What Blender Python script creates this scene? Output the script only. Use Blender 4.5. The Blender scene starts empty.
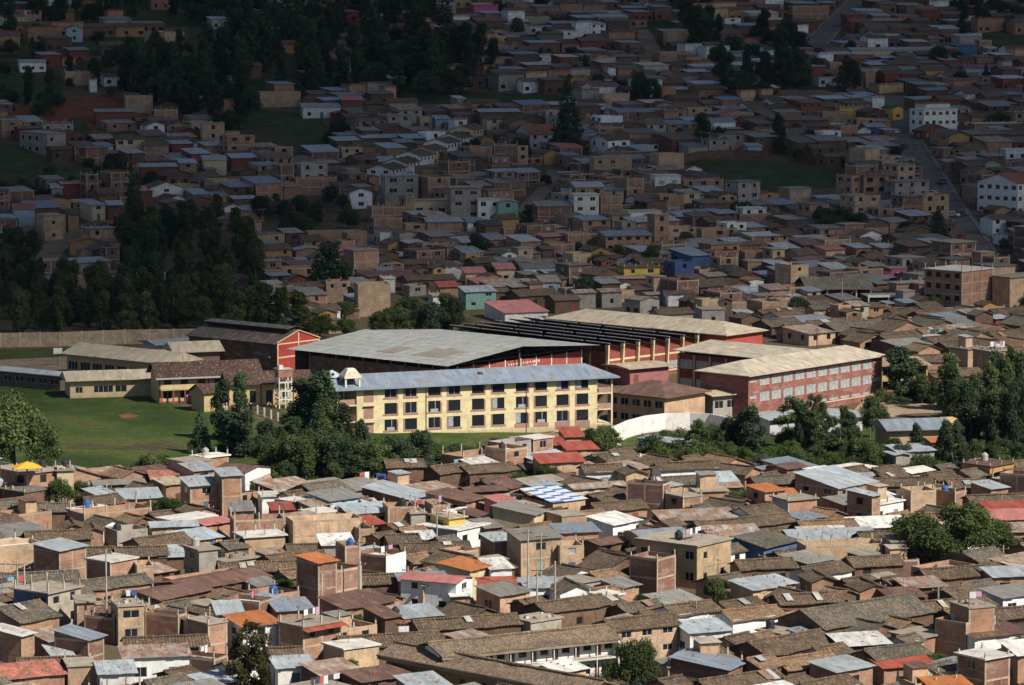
import bpy, bmesh, math, random
import numpy as np
from mathutils import Vector, Matrix, noise
random.seed(11)
SC = bpy.context.scene
C = SC.collection
RAD = math.radians
# ------------------------------------------------------------------ camera and terrain
W, H, F = 1024, 685, 3600.0
KZ = F/2600.0
CAMZ = 89.0
PITCH = math.atan(414.5/F)
cp, sp = math.cos(PITCH), math.sin(PITCH)

def sstep(a, b, x):
    t = max(0.0, min(1.0, (x-a)/(b-a)))
    return t*t*(3-2*t)

def terr(x, y):
    z = 0.0
    if y > 805:
        t = y-805
        # gentle foot, then a steady hillside
        z = 0.1*(t-50*(1-math.exp(-t/50.0)))
        if y > 1100: z += 0.028*(y-1100)*sstep(1100, 1250, y)
        z += 5.5*sstep(880, 1050, y)*sstep(-40, -170, x)
        z += 1.0*math.sin(x*0.021+1.3)*sstep(880, 1000, y)
        z += 0.7*math.sin(y*0.028+x*0.012)*sstep(880, 1000, y)
    return z

def ray(px, py):
    cx, cy = (px-W/2)/F, -(py-H/2)/F
    return Vector((cx, cp+cy*sp, -sp+cy*cp))

def pw(px, py, z=0.0):
    r = ray(px, py); t = (z-CAMZ)/r.z
    return Vector((r.x*t, r.y*t, z))

def proj(p):
    x, y, z = p[0], p[1], p[2]-CAMZ
    dep = y*cp - z*sp
    up = y*sp + z*cp
    return (W/2+F*x/dep, H/2-F*up/dep, dep)

def march(r, h=0.0):
    t = (CAMZ-h)/-r.z if r.z < 0 else 1e9
    if r.y*t <= 805: return Vector((r.x*t, r.y*t, 0.0))
    t = 800/r.y
    while t < 3600:
        if CAMZ+r.z*t-h <= terr(r.x*t, r.y*t):
            lo, hi = t-12, t
            for _ in range(16):
                m = (lo+hi)/2
                if CAMZ+r.z*m-h <= terr(r.x*m, r.y*m): hi = m
                else: lo = m
            return Vector((r.x*hi, r.y*hi, terr(r.x*hi, r.y*hi)))
        t += 12
    return Vector((r.x*3600, r.y*3600, 0))

def at(px, py): return march(ray(px, py))

def scale_at(P): return F/proj(P)[2]

def at_top(px, yt, h):
    """ground point under something of height h whose top shows at pixel (px, yt)"""
    return march(ray(px, yt), h)

# ------------------------------------------------------------------ materials
MATS = {}
def newmat(name):
    m = bpy.data.materials.new(name); m.use_nodes = True
    nt = m.node_tree; nt.nodes.clear()
    out = nt.nodes.new('ShaderNodeOutputMaterial'); b = nt.nodes.new('ShaderNodeBsdfPrincipled')
    nt.links.new(b.outputs[0], out.inputs[0])
    MATS[name] = m
    return m, nt, b

def N(nt, typ, **kw):
    n = nt.nodes.new(typ)
    for k, v in kw.items(): setattr(n, k, v)
    return n

def noise_n(nt, vec, scale, detail=3, rough=.55):
    n = N(nt, 'ShaderNodeTexNoise'); n.inputs['Scale'].default_value = scale
    n.inputs['Detail'].default_value = detail; n.inputs['Roughness'].default_value = rough
    if vec: nt.links.new(vec, n.inputs['Vector'])
    return n.outputs['Fac']

def ramp(nt, fac, pts):
    r = N(nt, 'ShaderNodeValToRGB')
    e = r.color_ramp.elements
    while len(e) < len(pts): e.new(0.5)
    for i, (p, c) in enumerate(pts):
        e[i].position = p
        e[i].color = (c, c, c, 1) if isinstance(c, (int, float)) else (c[0], c[1], c[2], 1)
    nt.links.new(fac, r.inputs[0])
    return r.outputs[0]

def mix(nt, fac, a, b, mode='MIX'):
    n = N(nt, 'ShaderNodeMix', data_type='RGBA', blend_type=mode)
    for key, v in ((0, fac), (6, a), (7, b)):
        if isinstance(v, (int, float)): n.inputs[key].default_value = v
        elif isinstance(v, tuple): n.inputs[key].default_value = (v[0], v[1], v[2], 1)
        else: nt.links.new(v, n.inputs[key])
    return n.outputs[2]

def mathn(nt, op, a, b=None, clamp=False):
    n = N(nt, 'ShaderNodeMath', operation=op); n.use_clamp = clamp
    for i, v in enumerate((a, b)):
        if v is None: continue
        if isinstance(v, (int, float)): n.inputs[i].default_value = v
        else: nt.links.new(v, n.inputs[i])
    return n.outputs[0]

def uv_off(nt):
    """uv in metres, shifted per object so that no two walls carry the same marks"""
    uv = N(nt, 'ShaderNodeTexCoord').outputs['UV']
    oi = N(nt, 'ShaderNodeObjectInfo')
    s = N(nt, 'ShaderNodeVectorMath', operation='SCALE'); s.inputs[0].default_value = (97, 61, 33)
    nt.links.new(oi.outputs['Random'], s.inputs['Scale'])
    a = N(nt, 'ShaderNodeVectorMath', operation='ADD')
    nt.links.new(uv, a.inputs[0]); nt.links.new(s.outputs[0], a.inputs[1])
    return uv, a.outputs[0], oi

def scalevec(nt, v, sx, sy, sz=1):
    n = N(nt, 'ShaderNodeVectorMath', operation='MULTIPLY'); n.inputs[1].default_value = (sx, sy, sz)
    nt.links.new(v, n.inputs[0]); return n.outputs[0]

def bump(nt, b, h, strength, dist=.05):
    n = N(nt, 'ShaderNodeBump'); n.inputs['Strength'].default_value = strength; n.inputs['Distance'].default_value = dist
    nt.links.new(h, n.inputs['Height']); nt.links.new(n.outputs[0], b.inputs['Normal'])

def m_brick():
    m, nt, b = newmat('brick')
    uv, vo, oi = uv_off(nt)
    br = N(nt, 'ShaderNodeTexBrick'); nt.links.new(vo, br.inputs['Vector'])
    br.inputs['Scale'].default_value = 1.0; br.inputs['Brick Width'].default_value = .27; br.inputs['Row Height'].default_value = .14
    br.inputs['Mortar Size'].default_value = .014; br.inputs['Bias'].default_value = 0
    br.inputs['Color1'].default_value = (.78, .78, .78, 1); br.inputs['Color2'].default_value = (1.16, 1.1, 1.05, 1)
    br.inputs['Mortar'].default_value = (1.05, 1.2, 1.3, 1)
    base = mix(nt, 1.0, oi.outputs['Color'], br.outputs['Color'], 'MULTIPLY')
    blot = ramp(nt, noise_n(nt, vo, .55, 4), [(.3, .7), (.5, 1.0), (.72, 1.28)])
    base = mix(nt, 1.0, base, blot, 'MULTIPLY')
    pale = ramp(nt, noise_n(nt, scalevec(nt, vo, .35, 1.1), 1.0, 5, .7), [(.52, 0), (.66, .5)])
    base = mix(nt, pale, base, (.42, .36, .28))
    drip = ramp(nt, noise_n(nt, scalevec(nt, vo, 2.2, .22), 1.0, 3), [(.55, 0), (.75, .45)])
    base = mix(nt, drip, base, (.13, .095, .075))
    nt.links.new(base, b.inputs['Base Color']); b.inputs['Roughness'].default_value = .92
    bump(nt, b, br.outputs['Fac'], .3, .02)

def m_plaster():
    m, nt, b = newmat('plaster')
    uv, vo, oi = uv_off(nt)
    blot = ramp(nt, noise_n(nt, vo, .8, 5, .6), [(.3, .78), (.5, 1.0), (.7, 1.12)])
    base = mix(nt, 1.0, oi.outputs['Color'], blot, 'MULTIPLY')
    drip = ramp(nt, noise_n(nt, scalevec(nt, vo, 2.5, .3), 1.0, 4), [(.54, 0), (.78, .32)])
    base = mix(nt, drip, base, (.25, .2, .16))
    low = N(nt, 'ShaderNodeSeparateXYZ'); nt.links.new(uv, low.inputs[0])
    damp = mathn(nt, 'ADD', low.outputs[1], mathn(nt, 'MULTIPLY', noise_n(nt, vo, 2.0, 3), 1.2))
    dampf = ramp(nt, damp, [(.55, .45), (1.0, 0)])
    base = mix(nt, dampf, base, (.26, .19, .13))
    nt.links.new(base, b.inputs['Base Color']); b.inputs['Roughness'].default_value = .9

def m_adobe():
    m, nt, b = newmat('adobe')
    uv, vo, oi = uv_off(nt)
    br = N(nt, 'ShaderNodeTexBrick'); nt.links.new(vo, br.inputs['Vector'])
    br.inputs['Scale'].default_value = 1.0; br.inputs['Brick Width'].default_value = .5; br.inputs['Row Height'].default_value = .25
    br.inputs['Mortar Size'].default_value = .02
    br.inputs['Color1'].default_value = (.85, .85, .85, 1); br.inputs['Color2'].default_value = (1.1, 1.1, 1.1, 1); br.inputs['Mortar'].default_value = (.8, .8, .8, 1)
    base = mix(nt, 1.0, oi.outputs['Color'], br.outputs['Color'], 'MULTIPLY')
    blot = ramp(nt, noise_n(nt, vo, .7, 5, .65), [(.3, .68), (.5, 1.0), (.7, 1.35)])
    base = mix(nt, 1.0, base, blot, 'MULTIPLY')
    nt.links.new(base, b.inputs['Base Color']); b.inputs['Roughness'].default_value = .95

def m_tile():
    m, nt, b = newmat('clay_tile')
    uv, vo, oi = uv_off(nt)
    sx = N(nt, 'ShaderNodeSeparateXYZ'); nt.links.new(uv, sx.inputs[0])
    vor = N(nt, 'ShaderNodeTexVoronoi'); vor.inputs['Scale'].default_value = 1.0
    nt.links.new(scalevec(nt, vo, 6.5, 3.6), vor.inputs['Vector'])
    tone = N(nt, 'ShaderNodeSeparateColor'); nt.links.new(vor.outputs['Color'], tone.inputs[0])
    t1 = ramp(nt, tone.outputs[0], [(0, .55), (.35, .85), (.7, 1.12), (1, 1.6)])
    base = mix(nt, 1.0, oi.outputs['Color'], t1, 'MULTIPLY')
    blot = ramp(nt, noise_n(nt, vo, .35, 5, .65), [(.3, (.62, .64, .66)), (.5, (1, 1, 1)), (.7, (1.35, 1.22, 1.08))])
    base = mix(nt, 1.0, base, blot, 'MULTIPLY')
    moss = ramp(nt, noise_n(nt, vo, 1.3, 5, .7), [(.5, 0), (.68, .6)])
    base = mix(nt, moss, base, (.085, .082, .055))
    newt = ramp(nt, tone.outputs[1], [(.9, 0), (.96, .55)])
    base = mix(nt, newt, base, (.36, .235, .15))
    nt.links.new(base, b.inputs['Base Color']); b.inputs['Roughness'].default_value = .95
    wv = mathn(nt, 'SINE', mathn(nt, 'MULTIPLY', sx.outputs[0], 2*math.pi/.4))
    bump(nt, b, mathn(nt, 'ADD', mathn(nt, 'MULTIPLY', wv, .8), mathn(nt, 'MULTIPLY', tone.outputs[2], .9)), .75, .05)

def m_sheet(name, rusty):
    m, nt, b = newmat(name)
    uv, vo, oi = uv_off(nt)
    fl = N(nt, 'ShaderNodeVectorMath', operation='FLOOR'); nt.links.new(scalevec(nt, vo, 1/.9, 1/2.4), fl.inputs[0])
    wn = N(nt, 'ShaderNodeTexWhiteNoise'); nt.links.new(fl.outputs[0], wn.inputs['Vector'])
    tone = ramp(nt, wn.outputs['Value'], [(0, .84 if not rusty else .6), (.5, 1.0), (1, 1.1 if not rusty else 1.3)])
    base = mix(nt, 1.0, oi.outputs['Color'], tone, 'MULTIPLY')
    st = ramp(nt, noise_n(nt, scalevec(nt, vo, 1.3, .3), 1.0, 5, .65), [(.35, .8), (.55, 1.0), (.7, 1.1)])
    base = mix(nt, 1.0, base, st, 'MULTIPLY')
    rn = mathn(nt, 'ADD', noise_n(nt, scalevec(nt, vo, 1.0, .45), .9, 6, .7), mathn(nt, 'MULTIPLY', wn.outputs['Value'], .14))
    if rusty:
        rm = ramp(nt, rn, [(.44, 0), (.66, .85)])
        rc = ramp(nt, noise_n(nt, vo, 1.7, 3), [(.35, (.13, .055, .035)), (.65, (.33, .17, .095))])
    else:
        rm = ramp(nt, rn, [(.56, 0), (.74, .6)])
        rc = ramp(nt, noise_n(nt, vo, 1.7, 3), [(.35, (.15, .085, .055)), (.65, (.3, .2, .13))])
    base = mix(nt, rm, base, rc)
    nt.links.new(base, b.inputs['Base Color']); b.inputs['Roughness'].default_value = .55
    b.inputs['Metallic'].default_value = 0.0
    b.inputs['Specular IOR Level'].default_value = .35
    sx = N(nt, 'ShaderNodeSeparateXYZ'); nt.links.new(uv, sx.inputs[0])
    wv = mathn(nt, 'SINE', mathn(nt, 'MULTIPLY', sx.outputs[0], 2*math.pi/.3))
    bump(nt, b, wv, .35, .03)

def m_slab():
    m, nt, b = newmat('concrete')
    uv, vo, oi = uv_off(nt)
    blot = ramp(nt, noise_n(nt, vo, .6, 6, .65), [(.3, .62), (.5, 1.0), (.7, 1.2)])
    base = mix(nt, 1.0, oi.outputs['Color'], blot, 'MULTIPLY')
    st = ramp(nt, noise_n(nt, vo, 2.3, 4), [(.55, 0), (.7, .4)])
    base = mix(nt, st, base, (.16, .14, .115))
    nt.links.new(base, b.inputs['Base Color']); b.inputs['Roughness'].default_value = .93

def m_simple(name, col, rough=.6, var=.0, scale=2.0, metal=0, usecol=False):
    m, nt, b = newmat(name)
    tc = N(nt, 'ShaderNodeTexCoord')
    f = noise_n(nt, tc.outputs['Object'], scale, 4)
    src = N(nt, 'ShaderNodeObjectInfo').outputs['Color'] if usecol else col
    c = mix(nt, 1.0, src, ramp(nt, f, [(.3, 1-var), (.7, 1+var)]), 'MULTIPLY')
    nt.links.new(c, b.inputs['Base Color'])
    b.inputs['Roughness'].default_value = rough; b.inputs['Metallic'].default_value = metal
    return m

def m_leaf(name, c1, c2, c3):
    m, nt, b = newmat(name)
    tc = N(nt, 'ShaderNodeTexCoord'); oi = N(nt, 'ShaderNodeObjectInfo')
    s = N(nt, 'ShaderNodeVectorMath', operation='SCALE'); s.inputs[0].default_value = (31, 17, 23)
    nt.links.new(oi.outputs['Random'], s.inputs['Scale'])
    a = N(nt, 'ShaderNodeVectorMath', operation='ADD'); nt.links.new(tc.outputs['Object'], a.inputs[0]); nt.links.new(s.outputs[0], a.inputs[1])
    f = noise_n(nt, a.outputs[0], .55, 4, .6)
    col = ramp(nt, f, [(.32, c1), (.5, c2), (.68, c3)])
    tone = ramp(nt, oi.outputs['Random'], [(0, .72), (1, 1.25)])
    col = mix(nt, 1.0, col, tone, 'MULTIPLY')
    nt.links.new(col, b.inputs['Base Color']); b.inputs['Roughness'].default_value = .8
    b.inputs['Specular IOR Level'].default_value = .15
    # a little light passes through the leaves
    tr = N(nt, 'ShaderNodeBsdfTranslucent'); nt.links.new(col, tr.inputs[0])
    ms = N(nt, 'ShaderNodeMixShader'); ms.inputs[0].default_value = .3
    out = [n for n in nt.nodes if n.type == 'OUTPUT_MATERIAL'][0]
    nt.links.new(b.outputs[0], ms.inputs[1]); nt.links.new(tr.outputs[0], ms.inputs[2]); nt.links.new(ms.outputs[0], out.inputs[0])

def m_ground(name, stops, scale, fine=1.5, bumpd=.1):
    m, nt, b = newmat(name)
    tc = N(nt, 'ShaderNodeTexCoord').outputs['Object']
    f = noise_n(nt, tc, scale, 8, .65)
    col = ramp(nt, f, stops)
    g = ramp(nt, noise_n(nt, tc, fine, 4, .7), [(.3, .6), (.5, 1.0), (.7, 1.35)])
    col = mix(nt, 1.0, col, g, 'MULTIPLY')
    nt.links.new(col, b.inputs['Base Color']); b.inputs['Roughness'].default_value = .95
    b.inputs['Specular IOR Level'].default_value = .1
    bump(nt, b, noise_n(nt, tc, fine*2, 4), .5, bumpd)

m_brick(); m_plaster(); m_adobe(); m_tile(); m_sheet('metal_sheet', False); m_sheet('rusty_sheet', True); m_slab()
m_simple('window_glass', (.018, .021, .026), .12)
m_simple('bright_glass', (.34, .37, .38), .3, .35, 3.0)
m_simple('dark_room', (.012, .011, .01), .9)  # black colour painted in for the shade inside open holes and vents
m_simple('frame_paint', (.5, .48, .45), .6, .15)
m_simple('wood', (.14, .08, .045), .8, .3)
m_simple('paint', (.5, .5, .5), .55, .12, 1.5, usecol=True)
m_simple('rubber', (.02, .02, .02), .85)
m_simple('metal_dark', (.09, .09, .09), .45, .2, metal=.3)
m_simple('bark', (.1, .075, .055), .95, .35, 3.0)
m_simple('pale_bark', (.3, .26, .21), .9, .3, 3.0)
m_leaf('leaf_gum', (.056, .08, .028), (.09, .12, .042), (.14, .175, .062))
m_leaf('leaf_dark', (.034, .056, .03), (.054, .084, .04), (.085, .12, .052))
m_leaf('leaf_green', (.045, .075, .02), (.07, .11, .028), (.115, .16, .045))
m_leaf('leaf_silver', (.05, .075, .065), (.075, .105, .085), (.11, .14, .11))
m_leaf('leaf_brown', (.035, .03, .014), (.055, .05, .02), (.07, .075, .028))
m_ground('yard_soil', [(.3, (.075, .058, .036)), (.45, (.13, .092, .062)), (.6, (.1, .09, .045)), (.72, (.2, .15, .1))], .06)
m_ground('field_grass', [(.3, (.024, .033, .013)), (.42, (.034, .056, .014)), (.5, (.052, .08, .02)), (.56, (.078, .092, .028)), (.62, (.058, .05, .029)), (.72, (.105, .083, .045))], .028, .9)
m_ground('slope_grass', [(.3, (.028, .045, .017)), (.45, (.045, .07, .022)), (.6, (.075, .07, .035)), (.75, (.12, .065, .035))], .035, .25)
m_ground('red_soil', [(.3, (.13, .045, .022)), (.55, (.21, .075, .035)), (.75, (.16, .08, .045))], .1, .6)
m_ground('dust_road', [(.3, (.17, .125, .085)), (.55, (.25, .19, .13)), (.75, (.3, .24, .17))], .12, .8, .03)
m_ground('paved_road', [(.3, (.12, .108, .095)), (.55, (.165, .148, .128)), (.75, (.2, .18, .15))], .15, .7, .01)
m_ground('courtyard', [(.3, (.24, .18, .12)), (.55, (.33, .25, .17)), (.75, (.38, .3, .21))], .1, .7, .01)
m_ground('dirt_patch', [(.3, (.14, .06, .03)), (.7, (.22, .1, .05))], .5, 1.2, .02)

COL = dict(brick=(.36, .2, .13), palebrick=(.5, .33, .205), darkbrick=(.2, .105, .075), adobe=(.15, .09, .06), grey=(.34, .31, .27), concrete=(.42, .37, .3),
    cream=(.62, .5, .32), white=(.76, .76, .74), yellow=(.66, .43, .09), blue=(.06, .125, .27), lightblue=(.36, .46, .55), pink=(.62, .26, .27),
    lilac=(.5, .45, .52), red=(.21, .06, .045), orange=(.62, .22, .06), green=(.2, .38, .32), ochre=(.42, .24, .1), magenta=(.5, .12, .24), purple=(.1, .04, .12))
ROOF = dict(tile=('clay_tile', (.105, .073, .047)), greytile=('clay_tile', (.112, .097, .075)), redtile=('clay_tile', (.3, .1, .055)), newtile=('clay_tile', (.21, .13, .075)),
    silver=('metal_sheet', (.37, .42, .45)), bluegrey=('metal_sheet', (.23, .28, .34)), white=('metal_sheet', (.7, .7, .67)), brownsheet=('metal_sheet', (.15, .085, .065)),
    pink=('metal_sheet', (.5, .19, .17)), red=('metal_sheet', (.36, .075, .05)), orange=('metal_sheet', (.48, .16, .05)), cream=('metal_sheet', (.5, .42, .3)),
    rustpatch=('rusty_sheet', (.46, .4, .34)), tan=('metal_sheet', (.5, .43, .32)), slab=('concrete', (.31, .265, .21)), slabwhite=('concrete', (.62, .59, .53)), slabgrey=('concrete', (.17, .155, .135)),
    redpatch=('rusty_sheet', (.6, .2, .17)), greysheet=('metal_sheet', (.25, .25, .23)), darksheet=('metal_sheet', (.045, .045, .047)), bluetarp=('metal_sheet', (.06, .2, .5)))
WALLMAT = dict(brick='brick', palebrick='brick', darkbrick='brick', adobe='adobe', grey='concrete', concrete='concrete')

# ------------------------------------------------------------------ mesh helpers
class MB:
    def __init__(s): s.v = []; s.f = []; s.m = []; s.names = []
    def mi(s, mat):
        if mat not in s.names: s.names.append(mat)
        return s.names.index(mat)
    def poly(s, pts, mat):
        i = len(s.v); s.v.extend([tuple(p) for p in pts]); s.f.append(tuple(range(i, i+len(pts)))); s.m.append(s.mi(mat))
    def box(s, x0, y0, z0, x1, y1, z1, mat, top=True, bottom=True):
        a = [(x0,y0,z0),(x1,y0,z0),(x1,y1,z0),(x0,y1,z0),(x0,y0,z1),(x1,y0,z1),(x1,y1,z1),(x0,y1,z1)]
        fs = [(0,1,5,4),(1,2,6,5),(2,3,7,6),(3,0,4,7)]
        if top: fs.append((4,5,6,7))
        if bottom: fs.append((3,2,1,0))
        i = len(s.v); s.v.extend(a); k = s.mi(mat)
        for f in fs: s.f.append(tuple(i+j for j in f)); s.m.append(k)
    def hexa(s, p, mat):
        """8 points: bottom ring 0-3, top ring 4-7, counter-clockwise from above"""
        i = len(s.v); s.v.extend([tuple(q) for q in p]); k = s.mi(mat)
        for f in ((0,1,5,4),(1,2,6,5),(2,3,7,6),(3,0,4,7),(4,5,6,7),(3,2,1,0)): s.f.append(tuple(i+j for j in f)); s.m.append(k)
    def tube(s, p0, p1, r0, r1, mat, n=6, cap=True):
        p0 = Vector(p0); p1 = Vector(p1); d = (p1-p0).normalized()
        a = d.orthogonal().normalized(); b = d.cross(a)
        i = len(s.v); k = s.mi(mat)
        for p, r in ((p0, r0), (p1, r1)):
            for j in range(n):
                t = 2*math.pi*j/n; s.v.append(tuple(p+a*(r*math.cos(t))+b*(r*math.sin(t))))
        for j in range(n): s.f.append((i+j, i+(j+1)%n, i+n+(j+1)%n, i+n+j)); s.m.append(k)
        if cap: s.f.append(tuple(i+n+j for j in range(n))); s.m.append(k); s.f.append(tuple(i+n-1-j for j in range(n))); s.m.append(k)
    def lathe(s, prof, mat, n=10, c=(0,0,0)):
        i = len(s.v); k = s.mi(mat)
        for r, z in prof:
            for j in range(n):
                t = 2*math.pi*j/n; s.v.append((c[0]+r*math.cos(t), c[1]+r*math.sin(t), c[2]+z))
        for q in range(len(prof)-1):
            for j in range(n):
                s.f.append((i+q*n+j, i+q*n+(j+1)%n, i+(q+1)*n+(j+1)%n, i+(q+1)*n+j)); s.m.append(k)
        s.f.append(tuple(i+(len(prof)-1)*n+j for j in range(n))); s.m.append(k)
    def data(s, name, swap=False):
        me = bpy.data.meshes.new(name); me.from_pydata(s.v, [], s.f)
        for n in s.names: me.materials.append(MATS[n])
        me.polygons.foreach_set('material_index', s.m)
        me.update()
        uvl = me.uv_layers.new(name='UVMap')
        uv = np.zeros(len(me.loops)*2, dtype=np.float32)
        V = s.v
        li = 0
        for p in me.polygons:
            n = p.normal
            if abs(n.z) > .5:
                for vi in p.vertices:
                    q = V[vi]
                    uv[2*li], uv[2*li+1] = (q[1], q[0]) if swap else (q[0], q[1]); li += 1
            else:
                l = math.hypot(n.x, n.y) or 1
                tx, ty = -n.y/l, n.x/l
                for vi in p.vertices:
                    q = V[vi]; uv[2*li] = q[0]*tx+q[1]*ty; uv[2*li+1] = q[2]; li += 1
        uvl.data.foreach_set('uv', uv)
        return me
    def build(s, name, parent=None, col=None, swap=False, loc=None):
        o = bpy.data.objects.new(name, s.data(name, swap)); C.objects.link(o)
        if parent is not None: o.parent = parent
        if col: o.color = (col[0], col[1], col[2], 1)
        if loc is not None: o.location = loc
        return o

def link(name, me, parent=None, loc=(0,0,0), rz=0, col=None, sc=None):
    o = bpy.data.objects.new(name, me); C.objects.link(o)
    if parent is not None: o.parent = parent
    o.location = loc; o.rotation_euler = (0, 0, rz)
    if sc: o.scale = sc
    if col: o.color = (col[0], col[1], col[2], 1)
    return o

def empty(name, loc, rz=0.0):
    o = bpy.data.objects.new(name, None); C.objects.link(o)
    o.location = loc; o.rotation_euler = (0, 0, rz); o.empty_display_size = .5
    return o

REG = []     # (object, look phrase, category, group, px, py) labelled at the end
def reg(o, look, cat, group=None, label=None, px=None, py=None):
    if px is None:
        q = proj(o.location if o.type == 'EMPTY' or o.location.length > 0 else o.location); px, py = q[0], q[1]
    if group: o['group'] = group
    o['category'] = cat
    if label: o['label'] = label
    else: REG.append([o, look, px, py])
    return o

# ------------------------------------------------------------------ openings and walls
WCACHE = {}
def window_data(w, h, style):
    key = (round(w, 1), round(h, 1), style)
    if key in WCACHE: return WCACHE[key]
    w, h = key[0], key[1]
    b = MB()
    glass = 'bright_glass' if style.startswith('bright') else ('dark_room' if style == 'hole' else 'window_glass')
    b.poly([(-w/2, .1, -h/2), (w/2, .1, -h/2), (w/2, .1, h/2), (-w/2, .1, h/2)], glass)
    if style not in ('hole', 'plain', 'curtain', 'halfopen'):
        fm = 'frame_paint' if style != 'wood' else 'wood'
        t = .055
        for x0, z0, x1, z1 in ((-w/2, -h/2, -w/2+t, h/2), (w/2-t, -h/2, w/2, h/2), (-w/2+t, -h/2, w/2-t, -h/2+t), (-w/2+t, h/2-t, w/2-t, h/2)):
            b.box(x0, .04, z0, x1, .098, z1, fm)
        n = max(1, int(round(w/.9)))
        if style == 'bright_grid': n = 3
        for i in range(1, n):
            x = -w/2+w*i/n; b.box(x-t/2, .045, -h/2+t, x+t/2, .097, h/2-t, fm)
        if style == 'bright_grid' and h > 1.0:
            for i in (1, 2, 3):
                z = -h/2+h*i/4; b.box(-w/2+t, .05, z-.02, w/2-t, .096, z+.02, fm)
    if style == 'curtain': b.box(-w/2+.05, .06, -h/2+.1, -w/2+w*.4, .09, h/2-.05, 'bright_glass')
    if style == 'halfopen': b.box(w*.08, .05, -h/2+.05, w*.12, .095, h/2-.05, 'frame_paint'); b.box(-w*.3, .06, -h/2, w*.35, .09, -h/2+h*.28, 'bright_glass')
    me = b.data('window'); WCACHE[key] = me
    return me

DCACHE = {}
def door_data(w, h, style):
    key = (round(w, 1), round(h, 1), style)
    if key in DCACHE: return DCACHE[key]
    b = MB(); w, h = key[0], key[1]
    b.box(-w/2, .06, 0, w/2, .11, h, 'paint')
    for z0, z1 in ((.15, h*.45), (h*.52, h-.15)):
        b.box(-w/2+.12, .04, z0, w/2-.12, .06, z1, 'paint')
    me = b.data('door'); DCACHE[key] = me
    return me

def wall_face(b, O, D, L, z0, z1, ops, mat, dep=.13):
    """wall rectangle from O along unit D (outside is to the right of D), with real openings (x0,x1,za,zb)"""
    Ox, Oy = O; Dx, Dy = D; Nx, Ny = Dy, -Dx
    P = lambda x, z, k=0.0: (Ox+Dx*x-Nx*k, Oy+Dy*x-Ny*k, z)
    xs = sorted(set([0, L]+[round(v, 3) for o in ops for v in (o[0], o[1])]))
    zs = sorted(set([z0, z1]+[round(v, 3) for o in ops for v in (o[2], o[3])]))
    for i in range(len(xs)-1):
        # merge vertical runs
        run = None
        for j in range(len(zs)-1):
            xm, zm = (xs[i]+xs[i+1])/2, (zs[j]+zs[j+1])/2
            hole = any(o[0] < xm < o[1] and o[2] < zm < o[3] for o in ops)
            if hole:
                if run is not None: b.poly([P(xs[i], run), P(xs[i+1], run), P(xs[i+1], zs[j]), P(xs[i], zs[j])], mat); run = None
            elif run is None: run = zs[j]
        if run is not None: b.poly([P(xs[i], run), P(xs[i+1], run), P(xs[i+1], z1), P(xs[i], z1)], mat)
    for o in ops:
        x0, x1, a, c = o[:4]
        b.poly([P(x0, a), P(x0, c), P(x0, c, dep), P(x0, a, dep)], mat)
        b.poly([P(x1, c), P(x1, a), P(x1, a, dep), P(x1, c, dep)], mat)
        b.poly([P(x0, a), P(x0, a, dep), P(x1, a, dep), P(x1, a)], mat)
        b.poly([P(x0, c), P(x1, c), P(x1, c, dep), P(x0, c, dep)], mat)

def put_openings(par, O, D, ops, dcol=None):
    ang = math.atan2(D[1], D[0])
    for o in ops:
        x0, x1, a, c, kind = o
        xm = (x0+x1)/2
        if kind == 'door':
            ob = link('door', door_data(x1-x0, c-a, 'd'), par, (O[0]+D[0]*xm, O[1]+D[1]*xm, a), ang, dcol or (.16, .09, .05))
        else:
            link('window', window_data(x1-x0, c-a, kind), par, (O[0]+D[0]*xm, O[1]+D[1]*xm, (a+c)/2), ang)

def auto_ops(L, h, rng, kind, blank, door=False, hw=1.15, big=False, grid=False):
    ops = []
    ns = max(1, int(round(h/2.75)))
    sh = h/ns
    n = int((L-.5)//(rng.uniform(2.3, 3.4) if not grid else 2.4))
    if n < 1: return ops
    for k in range(ns):
        if blank and not (door and k == 0): continue
        for i in range(n):
            if rng.random() < .15 and not grid: continue
            cx = L*(i+.5)/n
            if k == 0 and door and i == n//2:
                ops.append((cx-.5, cx+.5, .05, 2.1, 'door')); continue
            if blank: continue
            ww = 1.4 if grid else rng.choice((1.0, 1.2, 1.5)) if not big else rng.uniform(1.6, 2.2)
            ww = min(ww, L/n-.5); hh = min(rng.choice((1.0, 1.2)), sh-1.3)
            if ww < .5 or hh < .5: continue
            z = k*sh+min(1.0, sh-hh-.35)
            ops.append((cx-ww/2, cx+ww/2, z, z+hh, kind))
    return ops

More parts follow.
